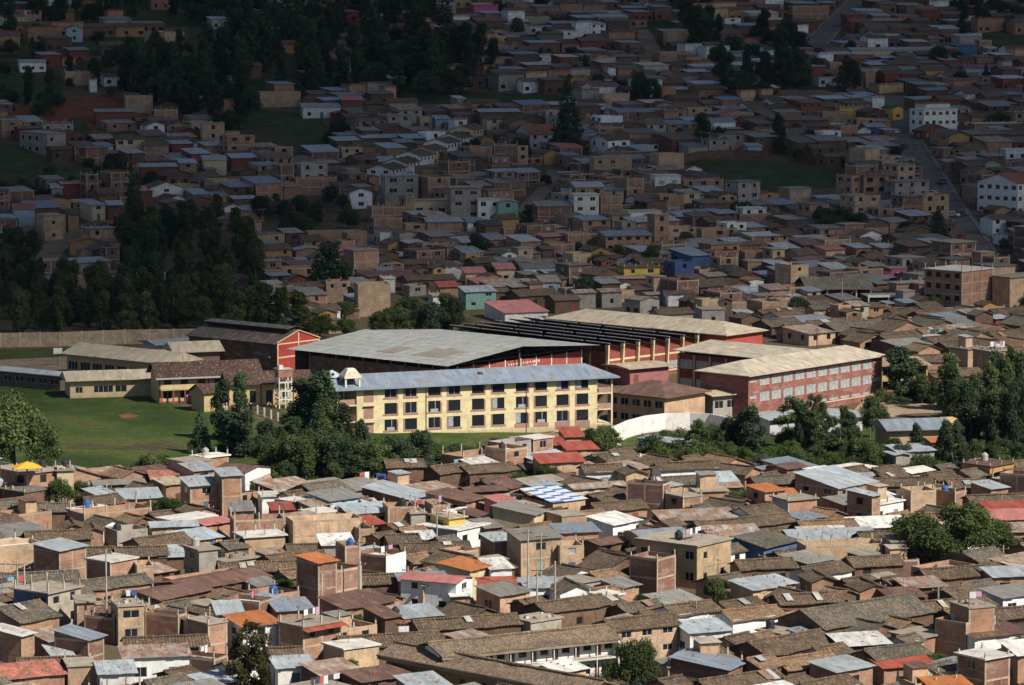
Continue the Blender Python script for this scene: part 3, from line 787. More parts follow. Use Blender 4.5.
# houses of the sunlit foreground, read from the picture
FG = [
('F', -5, 27, 56, 474, 5.2, 'brick','slab', 38, 'lW fw','two-storey brick house with bright orange canopy over its terrace'),
('F', 52, 57, 73, 471, 5.2, 'cream','slab', 38, 'fb','cream wall house beside the orange-canopied house, half hidden by a pale tree'),
('G', 87, 95, 143, 485, 2.8, 'adobe','greysheet', 20, 'fb'),
('M', 114, 122, 160, 499, 2.6, 'brick','silver', 30),
('F', -20, 24, 47, 493, 3.2, 'adobe','slabgrey', None, 'lb fb'),
('G', 10, 15, 47, 511, 2.8, 'brick','greytile', 25),
('G', 46, 50, 67, 511, 2.6, 'adobe','greytile', 25),
('P', -6, 13, 48, 515, 3.0, 'brick','slab', 35),
('G', 20, 28, 89, 540, 2.8, 'adobe','tile', 30),
('R', 60, 66, 82, 527, 3.2, 'brick','tile', 35, 'fb'),
('R', 82, 86, 103, 531, 3.2, 'brick','tile', 35, 'fb'),
('P', 66, 84, 147, 514, 3.6, 'brick','slab', 34, 'cols'),
('P', 101, 117, 146, 531, 3.2, 'grey','slab', 38, ''),
('G', 150, 152, 196, 527, 3.2, 'palebrick','silver', 16, 'fW','long pale brick house with three square windows under a silver roof'),
('P', -22, -5, 40, 547, 5.2, 'palebrick','slabwhite', 34, ''),
('M', 31, 59, 82, 551, 5.6, 'brick','silver', 50, 'lw fb','two-storey brick house with silver roof and dark windowed balcony side'),
('G', 82, 84, 113, 556, 2.8, 'adobe','tile', 25),
('G', 113, 118, 166, 556, 2.8, 'adobe','tile', 25),
('F', 84, 110, 134, 563, 5.2, 'brick','slabwhite', 50, 'lw fb'),
('P', 134, 137, 152, 566, 4.8, 'palebrick','slab', 20, 'fb'),
('R', 213, 245, 268, 472, 4.6, 'white','brownsheet', 52, 'fb lb','brown-roofed house with a plain white gable in front of the trees'),
('M', 238, 244, 270, 481, 3.0, 'grey','rustpatch', 25),
('M', 178, 194, 213, 471, 5.4, 'brick','silver', 45, 'fw'),
('M', 212, 222, 241, 476, 6.2, 'brick','silver', 40, 'fb lb'),
('M', 178, 190, 222, 486, 4.6, 'brick','silver', 35, 'lW'),
('M', 147, 152, 178, 479, 3.0, 'brick','redpatch', 25),
('M', 150, 166, 189, 485, 3.6, 'brick','cream', 38),
('P', 183, 189, 224, 497, 2.6, 'brick','slab', 30, 'fb'),
('G', 183, 205, 230, 525, 3.0, 'brick','pink', 45, 'fb','low brick house with a wide faded pink roof'),
('M', 226, 232, 253, 511, 2.8, 'grey','greysheet', 30),
('P', 228, 234, 284, 520, 4.4, 'brick','slab', 34, 'fb cols'),
('M', 268, 273, 293, 510, 2.6, 'brick','red', 30),
('F', 258, 262, 279, 497, 2.6, 'white','slabwhite', 30),
('P', 284, 293, 361, 521, 4.4, 'palebrick','slab', 36, 'fb lb','long blank brick wall house with concrete posts, in front of the dark grove'),
('F', 233, 245, 284, 538, 4.0, 'palebrick','slabwhite', 35, 'fW','brick house with a very white roof slab and an open front room'),
('F', 182, 199, 217, 551, 4.6, 'grey','slab', 40, 'tank'),
('M', 154, 160, 183, 557, 2.4, 'adobe','silver', 30),
('G', 216, 222, 297, 572, 2.6, 'adobe','tile', 26),
('G', 283, 290, 322, 553, 2.8, 'adobe','tile', 30),
('G', 384, 388, 424, 467, 3.4, 'adobe','tile', 20, 'fb'),
('G', 423, 440, 472, 473, 3.2, 'adobe','tile', 35),
('M', 361, 418, 438, 502, 2.4, 'adobe','silver', 60, 'lb'),
('M', 307, 330, 361, 501, 3.2, 'lightblue','greysheet', 40, 'fw'),
('F', 360, 364, 375, 504, 2.6, 'cream','slabwhite', 25),
('M', 338, 350, 393, 514, 2.8, 'brick','silver', 30),
('P', 383, 388, 416, 507, 4.0, 'brick','slab', 30, 'fb'),
('P', 424, 433, 450, 505, 3.6, 'brick','slab', 30),
('F', 403, 411, 418, 514, 3.0, 'grey','slab', 40),
('M', 350, 366, 384, 525, 2.8, 'adobe','red', 40),
('P', 349, 359, 374, 529, 3.2, 'brick','slab', 38, 'fb lb'),
('G', 382, 390, 420, 543, 2.6, 'adobe','tile', 30),
('F', 417, 457, 488, 531, 3.0, 'lightblue','slabwhite', 48, 'lw f=white fw','pale blue and white two-faced house below the yellow terrace room'),
('F', 430, 449, 465, 519, 4.2, 'yellow','cream', 45, 'fW','yellow upper-floor house with an open front, above the white parapet'),
('G', 398, 404, 470, 552, 2.4, 'adobe','tile', 24),
('M', 408, 412, 436, 540, 2.6, 'adobe','white', 25),
('P', 353, 386, 405, 556, 4.4, 'darkbrick','slabwhite', 52, 'lb f=white fb','white-fronted house with white terrace and blank dark brick side'),
('M', 318, 323, 353, 545, 3.6, 'grey','white', 25),
('P', 334, 345, 353, 546, 5.6, 'brick','slab', 45),
('P', 441, 463, 501, 457, 1.8, 'brick','slab', 38, 'cols fb lb','unfinished house shell with bare concrete posts behind the tile roofs'),
('G', 455, 470, 518, 473, 3.0, 'adobe','tile', 32),
('M', 533, 541, 584, 463, 3.8, 'palebrick','red', 32, 'fw'),
('M', 560, 568, 598, 450, 3.2, 'palebrick','red', 32, 'fb'),
('M', 544, 550, 566, 445, 3.6, 'brick','red', 32, 'fb'),
('M', 562, 566, 584, 437, 3.0, 'brick','red', 32, 'fb'),
('G', 457, 468, 506, 492, 2.8, 'adobe','brownsheet', 35),
('M', 484, 500, 518, 503, 3.0, 'pink','pink', 40),
('M', 425, 466, 487, 502, 2.8, 'brick','brownsheet', 50),
('M', 493, 534, 548, 515, 3.6, 'cream','greysheet', 60, 'lb fw'),
('M', 457, 480, 493, 518, 2.6, 'adobe','brownsheet', 48),
('M', 471, 486, 502, 528, 2.8, 'adobe','greysheet', 42),
('M', 480, 495, 516, 542, 4.0, 'brick','silver', 42, 'fw'),
('M', 507, 521, 561, 540, 5.2, 'palebrick','slabgrey', 32, 'fw'),
('P', 554, 560, 584, 546, 4.2, 'palebrick','slab', 30, 'fw'),
('M', 551, 560, 599, 533, 3.6, 'brick','bluegrey', 30),
('F', 547, 562, 587, 517, 3.4, 'brick','slab', 34),
('R', 400, 456, 472, 583, 4.4, 'white','pink', 60, 'fw','white house under a broad bright pink roof'),
('M', 438, 470, 492, 571, 4.2, 'cream','orange', 52, 'fb','house with a plain bright orange roof beside the pink roof'),
('M', 480, 491, 512, 569, 4.0, 'white','white', 38),
('M', 477, 484, 518, 589, 3.0, 'palebrick','red', 25, 'fb','low house with a glossy bright red sheet roof'),
('G', 579, 586, 624, 472, 3.2, 'white','tile', 30),
('R', 618, 626, 648, 474, 3.4, 'palebrick','tile', 30),
('G', 653, 661, 722, 470, 3.8, 'white','tile', 30),
('R', 716, 745, 763, 474, 3.0, 'brick','tile', 50),
('G', 563, 575, 628, 489, 3.0, 'cream','rustpatch', 36),
('G', 648, 658, 710, 485, 3.0, 'brick','greytile', 30),
('M', 699, 706, 738, 482, 3.0, 'brick','silver', 30),
('P', 627, 663, 671, 484, 6.0, 'darkbrick','slab', 60, 'lb'),
('F', 666, 683, 703, 498, 4.4, 'brick','slab', 42, 'fb'),
('F', 690, 697, 727, 492, 4.0, 'brick','slab', 30, 'fW'),
('G', 586, 600, 648, 511, 2.8, 'brick','tile', 32, 'fw'),
('M', 588, 613, 641, 525, 3.2, 'white','white', 45, 'fw lb'),
('G', 626, 640, 688, 536, 3.8, 'palebrick','bluegrey', 32, 'fb'),
('G', 579, 600, 633, 545, 2.6, 'adobe','brownsheet', 40),
('M', 655, 663, 738, 521, 2.8, 'adobe','rustpatch', 28),
('G', 688, 704, 800, 530, 3.0, 'adobe','tile', 30),
('F', 638, 697, 734, 547, 5.8, 'palebrick','slab', 47, 'fw lw','large two-storey pale brick corner house with a flat terrace roof behind the tall poles'),
('P', 630, 657, 677, 559, 5.2, 'darkbrick','slab', 48, 'fb lb','narrow brick tower house with blank walls beside the round tree'),
('G', 767, 787, 808, 469, 3.4, 'brick','brownsheet', 45, 'fw'),
('G', 748, 758, 803, 484, 2.8, 'adobe','greytile', 28),
('G', 795, 803, 868, 485, 2.8, 'adobe','tile', 30),
('M', 852, 858, 880, 482, 2.6, 'adobe','silver', 30),
('M', 748, 765, 786, 492, 4.4, 'brick','orange', 44, 'fw','brick house with a bright orange roof above the round green bush'),
('M', 781, 786, 799, 498, 3.2, 'brick','orange', 35),
('G', 700, 708, 742, 488, 2.8, 'brick','rustpatch', 30),
('M', 798, 838, 881, 488, 4.2, 'brick','silver', 42, 'lw'),
('F', 850, 873, 907, 506, 3.2, 'brick','slabwhite', 40, 'f=white lb'),
('M', 849, 872, 880, 496, 5.0, 'brick','silver', 50, ''),
('F', 774, 788, 818, 501, 3.8, 'brick','slab', 38, 'l=lilac fb lw','small house with a lilac side and a blank brick front'),
('G', 796, 804, 859, 529, 2.6, 'adobe','newtile', 30, 'fb'),
('M', 801, 807, 858, 533, 2.0, 'adobe','bluegrey', 30, 'fb'),
('M', 849, 856, 916, 528, 2.4, 'white','white', 34),
('M', 801, 806, 834, 537, 2.2, 'cream','cream', 20),
('M', 831, 835, 851, 536, 2.2, 'cream','white', 20),
('M', 704, 712, 763, 537, 3.0, 'brick','rustpatch', 28),
('M', 733, 765, 801, 547, 3.0, 'blue','greytile', 45, 'lb fw','blue-walled house under a smooth grey roof'),
('P', 800, 806, 884, 546, 3.8, 'palebrick','slab', 40, 'fb lb','long sunlit brick wall of an unfinished house below the silver strip roofs'),
('M', 789, 794, 880, 541, 2.2, 'adobe','silver', 38),
('G', 732, 742, 798, 569, 2.8, 'adobe','tile', 28),
('G', 862, 868, 936, 486, 2.8, 'adobe','tile', 28),
('F', 965, 990, 1018, 467, 4.0, 'ochre','brownsheet', 42),
('G', 946, 952, 990, 487, 2.6, 'adobe','tile', 28),
('M', 974, 991, 1010, 489, 3.2, 'brick','silver', 40),
('P', 1003, 1034, 1050, 476, 5.0, 'brick','slab', 48),
('P', 903, 911, 937, 491, 4.2, 'palebrick','slab', 38, 'fb'),
('P', 934, 955, 968, 492, 3.6, 'brick','slab', 48, 'fw'),
('G', 902, 909, 944, 522, 2.6, 'adobe','newtile', 28),
('G', 858, 864, 912, 540, 2.6, 'adobe','tile', 28),
('M', 984, 991, 1036, 512, 3.2, 'orange','red', 28, 'fb','orange-walled house with a red sheet roof beside the big round tree'),
('M', 988, 994, 1040, 520, 3.0, 'palebrick','pink', 28),
('G', 966, 973, 1036, 503, 2.8, 'adobe','tile', 28),
('M', 1004, 1009, 1044, 532, 3.0, 'brick','rustpatch', 28),
('M', 986, 994, 1040, 577, 3.0, 'brick','silver', 30),
('P', 884, 890, 920, 560, 2.4, 'darkbrick','slab', 38, 'fb'),
('F', 886, 892, 902, 542, 4.2, 'palebrick','slab', 35, 'fb'),
('F', 10, 48, 76, 594, 5.0, 'concrete','slab', 50, 'l=blue lW fw cols','concrete house with a bright blue side and tall bare roof columns'),
('F', 74, 77, 89, 603, 4.6, 'brick','slab', 20, 'fb'),
('G', -8, 2, 76, 583, 3.0, 'adobe','greytile', 28),
('G', 72, 92, 148, 589, 3.2, 'brick','greytile', 36, 'fw'),
('G', -28, 20, 54, 622, 3.4, 'brick','greytile', 45, 'fb'),
('F', 107, 118, 143, 607, 5.0, 'palebrick','slab', 35, 'fW','narrow pale brick house with two very wide windows one above the other'),
('P', 82, 114, 119, 618, 3.4, 'darkbrick','slab', 62, 'lb fb'),
('G', 118, 160, 206, 600, 3.0, 'adobe','brownsheet', 48),
('G', 150, 190, 264, 590, 3.0, 'adobe','brownsheet', 42),
('M', -15, 21, 32, 636, 4.4, 'brick','white', 52),
('M', 52, 88, 101, 640, 4.2, 'darkbrick','bluegrey', 58),
('M', 40, 54, 72, 657, 2.4, 'adobe','silver', 42),
('G', 12, 20, 79, 669, 2.6, 'adobe','tile', 28),
('M', -12, 5, 61, 679, 2.6, 'brick','redpatch', 32),
('F', 59, 68, 95, 667, 3.2, 'palebrick','slab', 30, 'fW'),
('M', 117, 124, 188, 658, 3.4, 'white','rustpatch', 22, 'fw','white house with a strongly rust-striped sheet roof'),
('G', 119, 127, 206, 648, 3.0, 'adobe','tile', 24),
('M', 93, 100, 134, 674, 3.0, 'white','silver', 24),
('P', 143, 178, 183, 615, 3.8, 'darkbrick','slab', 60, 'lb'),
('P', 159, 187, 251, 583, 3.0, 'brick','slabwhite', 36, 'fb lb'),
('P', 222, 259, 272, 602, 4.4, 'darkbrick','slabwhite', 58, ''),
('M', 266, 278, 312, 611, 3.4, 'brick','bluegrey', 35),
('F', 277, 303, 339, 628, 4.6, 'brick','slab', 44, 'fw awnred lb','brick house with a red awning over a row of four narrow windows'),
('M', 222, 243, 278, 627, 4.4, 'white','orange', 40, 'fw'),
('F', 184, 208, 226, 625, 4.8, 'brick','slab', 45, 'fb'),
('M', 212, 218, 242, 614, 5.0, 'cream','silver', 30),
('P', 157, 214, 226, 659, 3.2, 'darkbrick','redpatch', 58, 'lb fb'),
('G', 262, 270, 302, 658, 2.6, 'adobe','tile', 28),
('M', 268, 278, 313, 668, 2.8, 'white','silver', 25),
('P', 295, 322, 360, 573, 5.4, 'brick','slab', 42, 'lb fb','tall blank brick tower house with an orange canopy on top'),
('M', 295, 318, 336, 563, 6.8, 'darkbrick','orange', 48, 'lb fb'),
('M', 318, 345, 393, 609, 3.2, 'brick','brownsheet', 38),
('M', 399, 403, 414, 586, 3.0, 'brick','bluegrey', 25, 'fb'),
('M', 412, 423, 452, 585, 3.8, 'palebrick','bluegrey', 35, 'fb'),
('M', 390, 405, 441, 618, 2.8, 'brick','silver', 36),
('M', 362, 385, 399, 618, 3.4, 'adobe','brownsheet', 50),
('F', 389, 393, 405, 624, 2.4, 'white','redtile', 25),
('G', 353, 361, 403, 584, 2.8, 'adobe','tile', 28),
('G', 333, 344, 441, 647, 2.8, 'adobe','tile', 30),
('G', 408, 421, 521, 630, 2.8, 'adobe','tile', 30),
('F', 322, 344, 378, 650, 3.2, 'palebrick','slabwhite', 42, 'fb'),
('M', 448, 452, 470, 596, 2.8, 'brick','white', 25),
('M', 476, 500, 530, 596, 3.0, 'palebrick','slabgrey', 40),
('G', 526, 548, 612, 612, 3.2, 'adobe','tile', 32),
('M', 520, 527, 560, 588, 3.2, 'white','silver', 25),
('R', 548, 560, 596, 592, 3.2, 'white','tile', 30),
('G', 596, 616, 680, 630, 4.2, 'palebrick','tile', 26, 'fw'),
('G', 655, 676, 722, 615, 3.8, 'white','tile', 30),
('M', 676, 690, 732, 633, 3.4, 'white','silver', 25, 'fw'),
('G', 715, 733, 787, 620, 3.6, 'white','newtile', 26, 'fw','long white house with dark doorways under a warm brown tile roof'),
('F', 655, 668, 745, 668, 3.0, 'palebrick','slabgrey', 20, 'fb'),
('M', 672, 728, 746, 670, 3.4, 'darkbrick','bluegrey', 60, 'lb'),
('M', 732, 753, 784, 590, 3.4, 'palebrick','silver', 42, 'fb'),
('G', 772, 782, 842, 604, 3.2, 'adobe','tile', 30),
('G', 782, 826, 944, 628, 3.6, 'adobe','greytile', 33, '','long low adobe house with the broadest grey-brown tile roof'),
('G', 733, 768, 843, 655, 2.8, 'adobe','tile', 36),
('G', 766, 788, 844, 669, 2.6, 'adobe','newtile', 36),
('M', 832, 843, 891, 646, 3.0, 'adobe','white', 22),
('M', 812, 836, 876, 672, 2.8, 'brick','silver', 38),
('G', 858, 877, 933, 659, 2.8, 'adobe','greytile', 32),
('M', 870, 884, 937, 668, 2.2, 'brick','red', 22),
('P', 938, 966, 1001, 623, 5.0, 'brick','slab', 45, 'fW tank'),
('F', 954, 969, 996, 609, 6.6, 'brick','slab', 45, 'fb'),
('M', 957, 975, 1031, 638, 3.4, 'white','brownsheet', 30),
('F', 961, 985, 1013, 660, 4.8, 'darkbrick','slabwhite', 45, ''),
('M', 1006, 1018, 1044, 655, 4.0, 'brick','white', 38),
('G', 988, 998, 1044, 618, 3.0, 'adobe','tile', 28),
('M', 984, 1003, 1044, 598, 3.0, 'white','greysheet', 36),
('M', 882, 891, 926, 598, 2.6, 'adobe','brownsheet', 28),
('M', 898, 908, 947, 588, 2.8, 'adobe','rustpatch', 28),
('G', 917, 929, 980, 578, 2.8, 'adobe','tile', 28),
('G', 878, 892, 963, 614, 3.0, 'adobe','tile', 30),
('R', 850, 860, 890, 590, 3.0, 'brick','tile', 28, 'fb'),
('R', 803, 812, 838, 581, 3.0, 'brick','tile', 28, 'fb'),
('G', 845, 855, 905, 566, 2.6, 'adobe','tile', 28),
('M', 300, 322, 360, 676, 2.6, 'adobe','rustpatch', 30),
('M', 340, 362, 412, 682, 2.6, 'adobe','brownsheet', 30),
('M', 395, 415, 450, 690, 2.6, 'brick','silver', 30),
('G', 690, 712, 790, 690, 2.6, 'adobe','tile', 30),
('P', 900, 915, 960, 684, 2.6, 'palebrick','slab', 30),
('M', 925, 935, 975, 690, 2.4, 'palebrick','orange', 28),
('F', 976, 990, 1016, 352, 5.0, 'brick','slab', 35, 'fw'),
('R', 1000, 1006, 1020, 364, 3.2, 'white','bluegrey', 30),
('G', 924, 935, 987, 377, 2.8, 'adobe','tile', 34),
('G', 905, 912, 960, 362, 2.8, 'brick','tile', 28),
('F', 952, 968, 990, 350, 3.6, 'palebrick','greysheet', 35, 'fw'),
('G', 985, 992, 1040, 382, 3.0, 'adobe','tile', 30),
('G', 940, 950, 1010, 396, 3.0, 'adobe','brownsheet', 30),
('R', 889, 896, 910, 455, 3.0, 'grey','silver', 35),
('M', 889, 898, 936, 452, 3.2, 'grey','silver', 32),
('G', 924, 932, 962, 442, 3.0, 'ochre','orange', 32),
]
# houses of the hillside in cloud shade
BG = [
('F', 928, 962, 998, 272, 10.4, 'brick','slabwhite', 42, 'lw fb cols g','four-storey brick apartment block with a windowed shaded side'),
('F', 995, 1010, 1046, 278, 8.6, 'palebrick','slab', 38, 'fw'),
('G', 982, 1018, 1075, 183, 9.0, 'white','redtile', 42, 'lw fw g','large white block with rows of windows under a red tile roof'),
('F', 912, 924, 960, 110, 8.2, 'white','slabwhite', 26, 'fw lw g','tall white block with three rows of dark windows by the street'),
('F', 917, 926, 952, 104, 8.8, 'white','redtile', 26, 'fb lb'),
('R', 883, 893, 904, 108, 4.0, 'yellow','tile', 30, 'fw'),
('P', 838, 852, 862, 176, 8.0, 'brick','slab', 35, 'fw'),
('F', 861, 864, 889, 176, 8.0, 'brick','redtile', 18, 'fW'),
('F', 886, 895, 931, 182, 7.2, 'grey','greysheet', 20, 'fw lw'),
('F', 780, 790, 812, 189, 5.0, 'palebrick','greysheet', 25, 'fw'),
('M', 815, 826, 846, 250, 4.0, 'palebrick','pink', 30, 'fw'),
('M', 845, 856, 872, 248, 3.8, 'brick','silver', 30, 'fW'),
('M', 872, 882, 897, 248, 3.8, 'brick','silver', 30, 'fb'),
('F', 885, 890, 907, 269, 3.8, 'magenta','slab', 25, 'fw','small magenta-pink house near the brick apartment block'),
('P', 735, 740, 778, 214, 3.8, 'brick','slab', 15, 'fb'),
('F', 737, 743, 767, 209, 4.4, 'white','slabwhite', 15, 'fw'),
('P', 698, 702, 738, 229, 5.0, 'brick','slab', 15, ''),
('P', 741, 745, 778, 252, 4.0, 'brick','slab', 15),
('F', 744, 748, 776, 262, 3.6, 'palebrick','slab', 20, 'fW'),
('R', 742, 749, 764, 280, 3.6, 'white','orange', 25, 'fw'),
('P', 776, 780, 806, 300, 4.2, 'palebrick','slab', 18, 'fb'),
('P', 726, 732, 760, 304, 3.6, 'palebrick','slab', 25),
('M', 670, 692, 714, 256, 4.6, 'blue','bluegrey', 30, 'fb lW','bright blue two-storey workshop on the hillside'),
('P', 665, 675, 695, 262, 5.4, 'blue','slab', 35, ''),
('F', 618, 624, 660, 268, 4.6, 'yellow','tile', 10, 'fw','long yellow house above a dark red ground floor'),
('F', 615, 618, 666, 279, 3.6, 'red','slab', 10, 'fW'),
('F', 574, 578, 588, 280, 3.0, 'ochre','slab', 25),
('M', 538, 542, 560, 282, 3.2, 'lightblue','slab', 10, 'fw'),
('G', 567, 576, 596, 293, 3.8, 'grey','rustpatch', 34, 'fw'),
('G', 593, 602, 622, 292, 3.8, 'grey','rustpatch', 34, 'fw'),
('R', 625, 640, 660, 300, 4.0, 'grey','rustpatch', 34, 'fw'),
('G', 650, 660, 694, 314, 3.6, 'grey','tile', 26, 'fw','grey terraced house with a brown tile roof behind the long tan school roof'),
('G', 662, 668, 695, 294, 3.0, 'white','brownsheet', 15, 'fw'),
('F', 697, 702, 725, 310, 3.8, 'grey','slab', 20, 'fw'),
('F', 570, 574, 599, 195, 7.8, 'white','slabwhite', 12, 'fw g','three-storey white block with rows of square windows'),
('M', 572, 576, 604, 187, 8.6, 'brick','silver', 12, 'fw'),
('P', 599, 601, 622, 196, 7.0, 'brick','slab', 12, 'fb'),
('F', 652, 655, 681, 176, 6.8, 'white','slabwhite', 10, 'fw g','plain white three-storey house with two rows of windows'),
('P', 680, 684, 724, 180, 5.0, 'brick','slab', 12),
('F', 592, 594, 632, 158, 8.0, 'palebrick','slab', 12, 'fw'),
('G', 590, 608, 630, 140, 5.6, 'white','tile', 30, 'fw'),
('M', 600, 604, 624, 190, 5.0, 'grey','bluegrey', 12),
('M', 533, 538, 572, 206, 5.4, 'darkbrick','greysheet', 15, 'fb'),
('M', 624, 632, 680, 222, 4.6, 'brick','silver', 25),
('F', 622, 628, 662, 212, 4.0, 'white','tan', 15, 'fw'),
('P', 656, 660, 684, 195, 5.2, 'brick','slab', 25),
('F', 676, 684, 700, 193, 5.2, 'cream','slab', 45, ''),
('P', 660, 668, 700, 228, 4.2, 'palebrick','slab', 12),
('P', 541, 550, 575, 244, 4.6, 'brick','slab', 20),
('P', 560, 568, 600, 234, 4.4, 'brick','slab', 20),
('M', 600, 606, 652, 236, 4.2, 'brick','bluegrey', 20),
('P', 353, 358, 390, 284, 7.6, 'palebrick','slab', 10, 'fb lb','bare sunlit brick shell tower above the grey hall'),
('F', 448, 451, 481, 188, 8.6, 'grey','slab', 14, 'fW'),
('F', 474, 478, 500, 200, 5.4, 'white','slabwhite', 10, 'fw'),
('R', 494, 498, 518, 202, 5.0, 'green','silver', 14, 'fw','pale green house with a small silver roof'),
('F', 412, 414, 447, 201, 4.0, 'cream','slab', 8, 'fW'),
('F', 380, 385, 418, 176, 8.4, 'grey','silver', 18, 'fW','three-storey grey house with long open balconies'),
('P', 366, 372, 405, 207, 4.4, 'brick','slab', 14, 'fb'),
('P', 368, 374, 402, 218, 4.4, 'brick','slab', 14, 'fb'),
('P', 398, 406, 414, 196, 6.0, 'brick','slab', 40),
('M', 424, 428, 462, 222, 4.8, 'brick','silver', 8, 'fb'),
('P', 402, 406, 428, 224, 4.4, 'brick','slab', 14, 'fw'),
('M', 464, 468, 484, 222, 4.6, 'white','bluegrey', 20),
('P', 304, 308, 366, 232, 4.4, 'brick','slab', 10, 'fb','long brick building with a thin silver roof edge beside the dark grove'),
('P', 493, 504, 530, 228, 4.0, 'brick','greysheet', 28),
('F', 486, 490, 515, 240, 4.0, 'brick','slab', 14, 'fW'),
('M', 437, 450, 462, 266, 3.8, 'white','tile', 38),
('R', 436, 440, 462, 268, 3.4, 'white','tile', 30, 'fb'),
('M', 463, 466, 486, 273, 3.6, 'cream','pink', 25, 'fw'),
('M', 494, 497, 515, 269, 3.6, 'cream','pink', 15, 'fw'),
('M', 436, 440, 458, 287, 3.8, 'brick','red', 15),
('M', 458, 466, 496, 292, 4.2, 'green','silver', 25, 'fw'),
('M', 484, 505, 548, 313, 2.3, 'white','pink', 18, 'fb lb','whitewashed shed with a long pink-mauve roof behind the black ribbed roofs'),
('F', 430, 433, 441, 296, 4.4, 'white','slab', 20, 'fw'),
('R', 378, 388, 410, 244, 3.4, 'ochre','tile', 30),
('G', 395, 404, 446, 264, 3.2, 'adobe','tile', 20),
('G', 400, 408, 455, 280, 3.0, 'adobe','tile', 20),
('M', 373, 380, 394, 231, 4.0, 'white','brownsheet', 20, 'fb'),
('F', 381, 384, 395, 279, 3.4, 'white','slabwhite', 10),
('M', 518, 524, 562, 268, 3.4, 'white','slabgrey', 20, 'fw'),
('G', 505, 520, 560, 296, 3.2, 'adobe','tile', 25),
('G', 545, 555, 580, 300, 3.2, 'adobe','tile', 25),
('P', 276, 280, 318, 268, 5.0, 'brick','slab', 12, 'fw'),
('P', 310, 316, 352, 296, 3.0, 'palebrick','slab', 12, 'fb'),
('R', 290, 296, 322, 250, 3.6, 'brick','silver', 20, 'fb'),
('G', 482, 487, 502, 119, 4.6, 'cream','tile', 40, 'fw'),
('R', 344, 350, 372, 192, 4.8, 'white','tile', 48, 'fw'),
('G', 514, 530, 562, 134, 5.0, 'lilac','redtile', 14, 'fw','long lilac-grey mansion with a mottled red tile roof beside the dark conifer'),
('P', 506, 518, 528, 146, 7.0, 'brick','slab', 40, 'fw'),
('G', 578, 586, 597, 112, 4.4, 'ochre','tile', 30, 'fw'),
('P', 664, 668, 693, 32, 5.4, 'palebrick','slab', 14, 'fb'),
('P', 653, 660, 692, 52, 5.0, 'brick','slab', 14, 'fb'),
('F', 554, 560, 578, 31, 5.0, 'white','silver', 14, 'fw'),
('M', 585, 590, 606, 24, 4.4, 'white','silver', 14),
('R', 604, 608, 616, 68, 4.6, 'white','greysheet', 30, 'fw'),
('R', 655, 660, 678, 72, 3.6, 'brick','greysheet', 25),
('P', 656, 662, 676, 88, 5.0, 'ochre','slab', 25, 'fb'),
('P', 596, 604, 630, 94, 5.0, 'palebrick','slab', 30, 'fb'),
('F', 722, 725, 741, 18, 4.4, 'white','red', 12, 'fw'),
('M', 664, 668, 692, 124, 4.2, 'brick','bluegrey', 12, 'fw'),
('M', 708, 714, 736, 122, 5.0, 'white','bluegrey', 20, ''),
('P', 684, 688, 712, 108, 4.6, 'palebrick','slab', 14, ''),
('R', 712, 720, 755, 113, 4.4, 'brick','redpatch', 25),
('M', 744, 748, 762, 146, 3.8, 'lightblue','silver', 15, 'fw'),
('P', 791, 793, 829, 6, 5.4, 'brick','slab', 8, 'fb'),
('M', 853, 858, 883, 11, 5.4, 'grey','silver', 10, ''),
('M', 886, 892, 925, 28, 4.4, 'darkbrick','tile', 10, 'fw'),
('M', 931, 936, 960, 29, 3.8, 'darkbrick','silver', 10, ''),
('M', 849, 852, 953, 50, 4.0, 'cream','silver', 6, 'fW','long low school block with a continuous silver roof and window band near the skyline'),
('F', 952, 956, 978, 45, 4.6, 'blue','bluegrey', 10, 'fb'),
('P', 978, 980, 992, 40, 5.0, 'brick','slab', 10, 'fb'),
('M', 962, 966, 1002, 68, 3.6, 'lightblue','brownsheet', 8, 'fw'),
('P', 826, 830, 842, 62, 5.4, 'brick','slab', 14, 'fb'),
('P', 864, 866, 875, 72, 5.2, 'brick','slab', 14, 'fw'),
('P', 820, 823, 850, 112, 5.0, 'brick','slab', 10, 'fb'),
('F', 836, 840, 868, 108, 3.6, 'yellow','slab', 10, 'fw'),
('F', 970, 975, 1024, 124, 3.4, 'brick','slabwhite', 15, 'fw'),
('F', 1003, 1006, 1030, 150, 3.4, 'white','slabwhite', 12, 'fw'),
('M', 865, 868, 886, 127, 3.6, 'blue','silver', 14, ''),
('F', 14, 47, 64, 134, 6.2, 'grey','slab', 34, 'fw lw','unfinished grey three-storey house on the red earth slope'),
('R', 63, 66, 82, 28, 5.0, 'lightblue','tile', 22, 'fw','small sky-blue gabled house high on the dark slope'),
('P', 9, 24, 40, 10, 5.4, 'palebrick','slab', 34, 'fw'),
('P', 141, 164, 183, 32, 6.0, 'palebrick','slab', 30, 'fb lb','blank brick block on the skyline between dark trees'),
('F', 107, 110, 126, 50, 4.4, 'white','silver', 20, 'fb'),
('M', 16, 20, 45, 62, 3.6, 'white','silver', 10, 'fw'),
('M', 62, 70, 88, 50, 3.6, 'red','greysheet', 30, 'fb'),
('P', 62, 66, 92, 72, 4.4, 'palebrick','slab', 14, 'fb'),
('F', 88, 90, 96, 80, 4.0, 'white','slab', 14, 'fw'),
('P', 122, 126, 152, 96, 5.4, 'palebrick','slab', 14, 'fb'),
('M', 92, 96, 135, 112, 4.0, 'red','greysheet', 16, 'fb'),
('G', 112, 116, 144, 139, 5.2, 'cream','tile', 14, 'fw','cream two-window house on the left slope'),
('G', 140, 144, 168, 145, 4.4, 'brick','greytile', 16, 'fb'),
('M', 164, 172, 192, 144, 4.0, 'red','silver', 34),
('F', 199, 202, 224, 124, 7.8, 'palebrick','slab', 12, 'fw','tall brick tower house at the foot of the dark wood'),
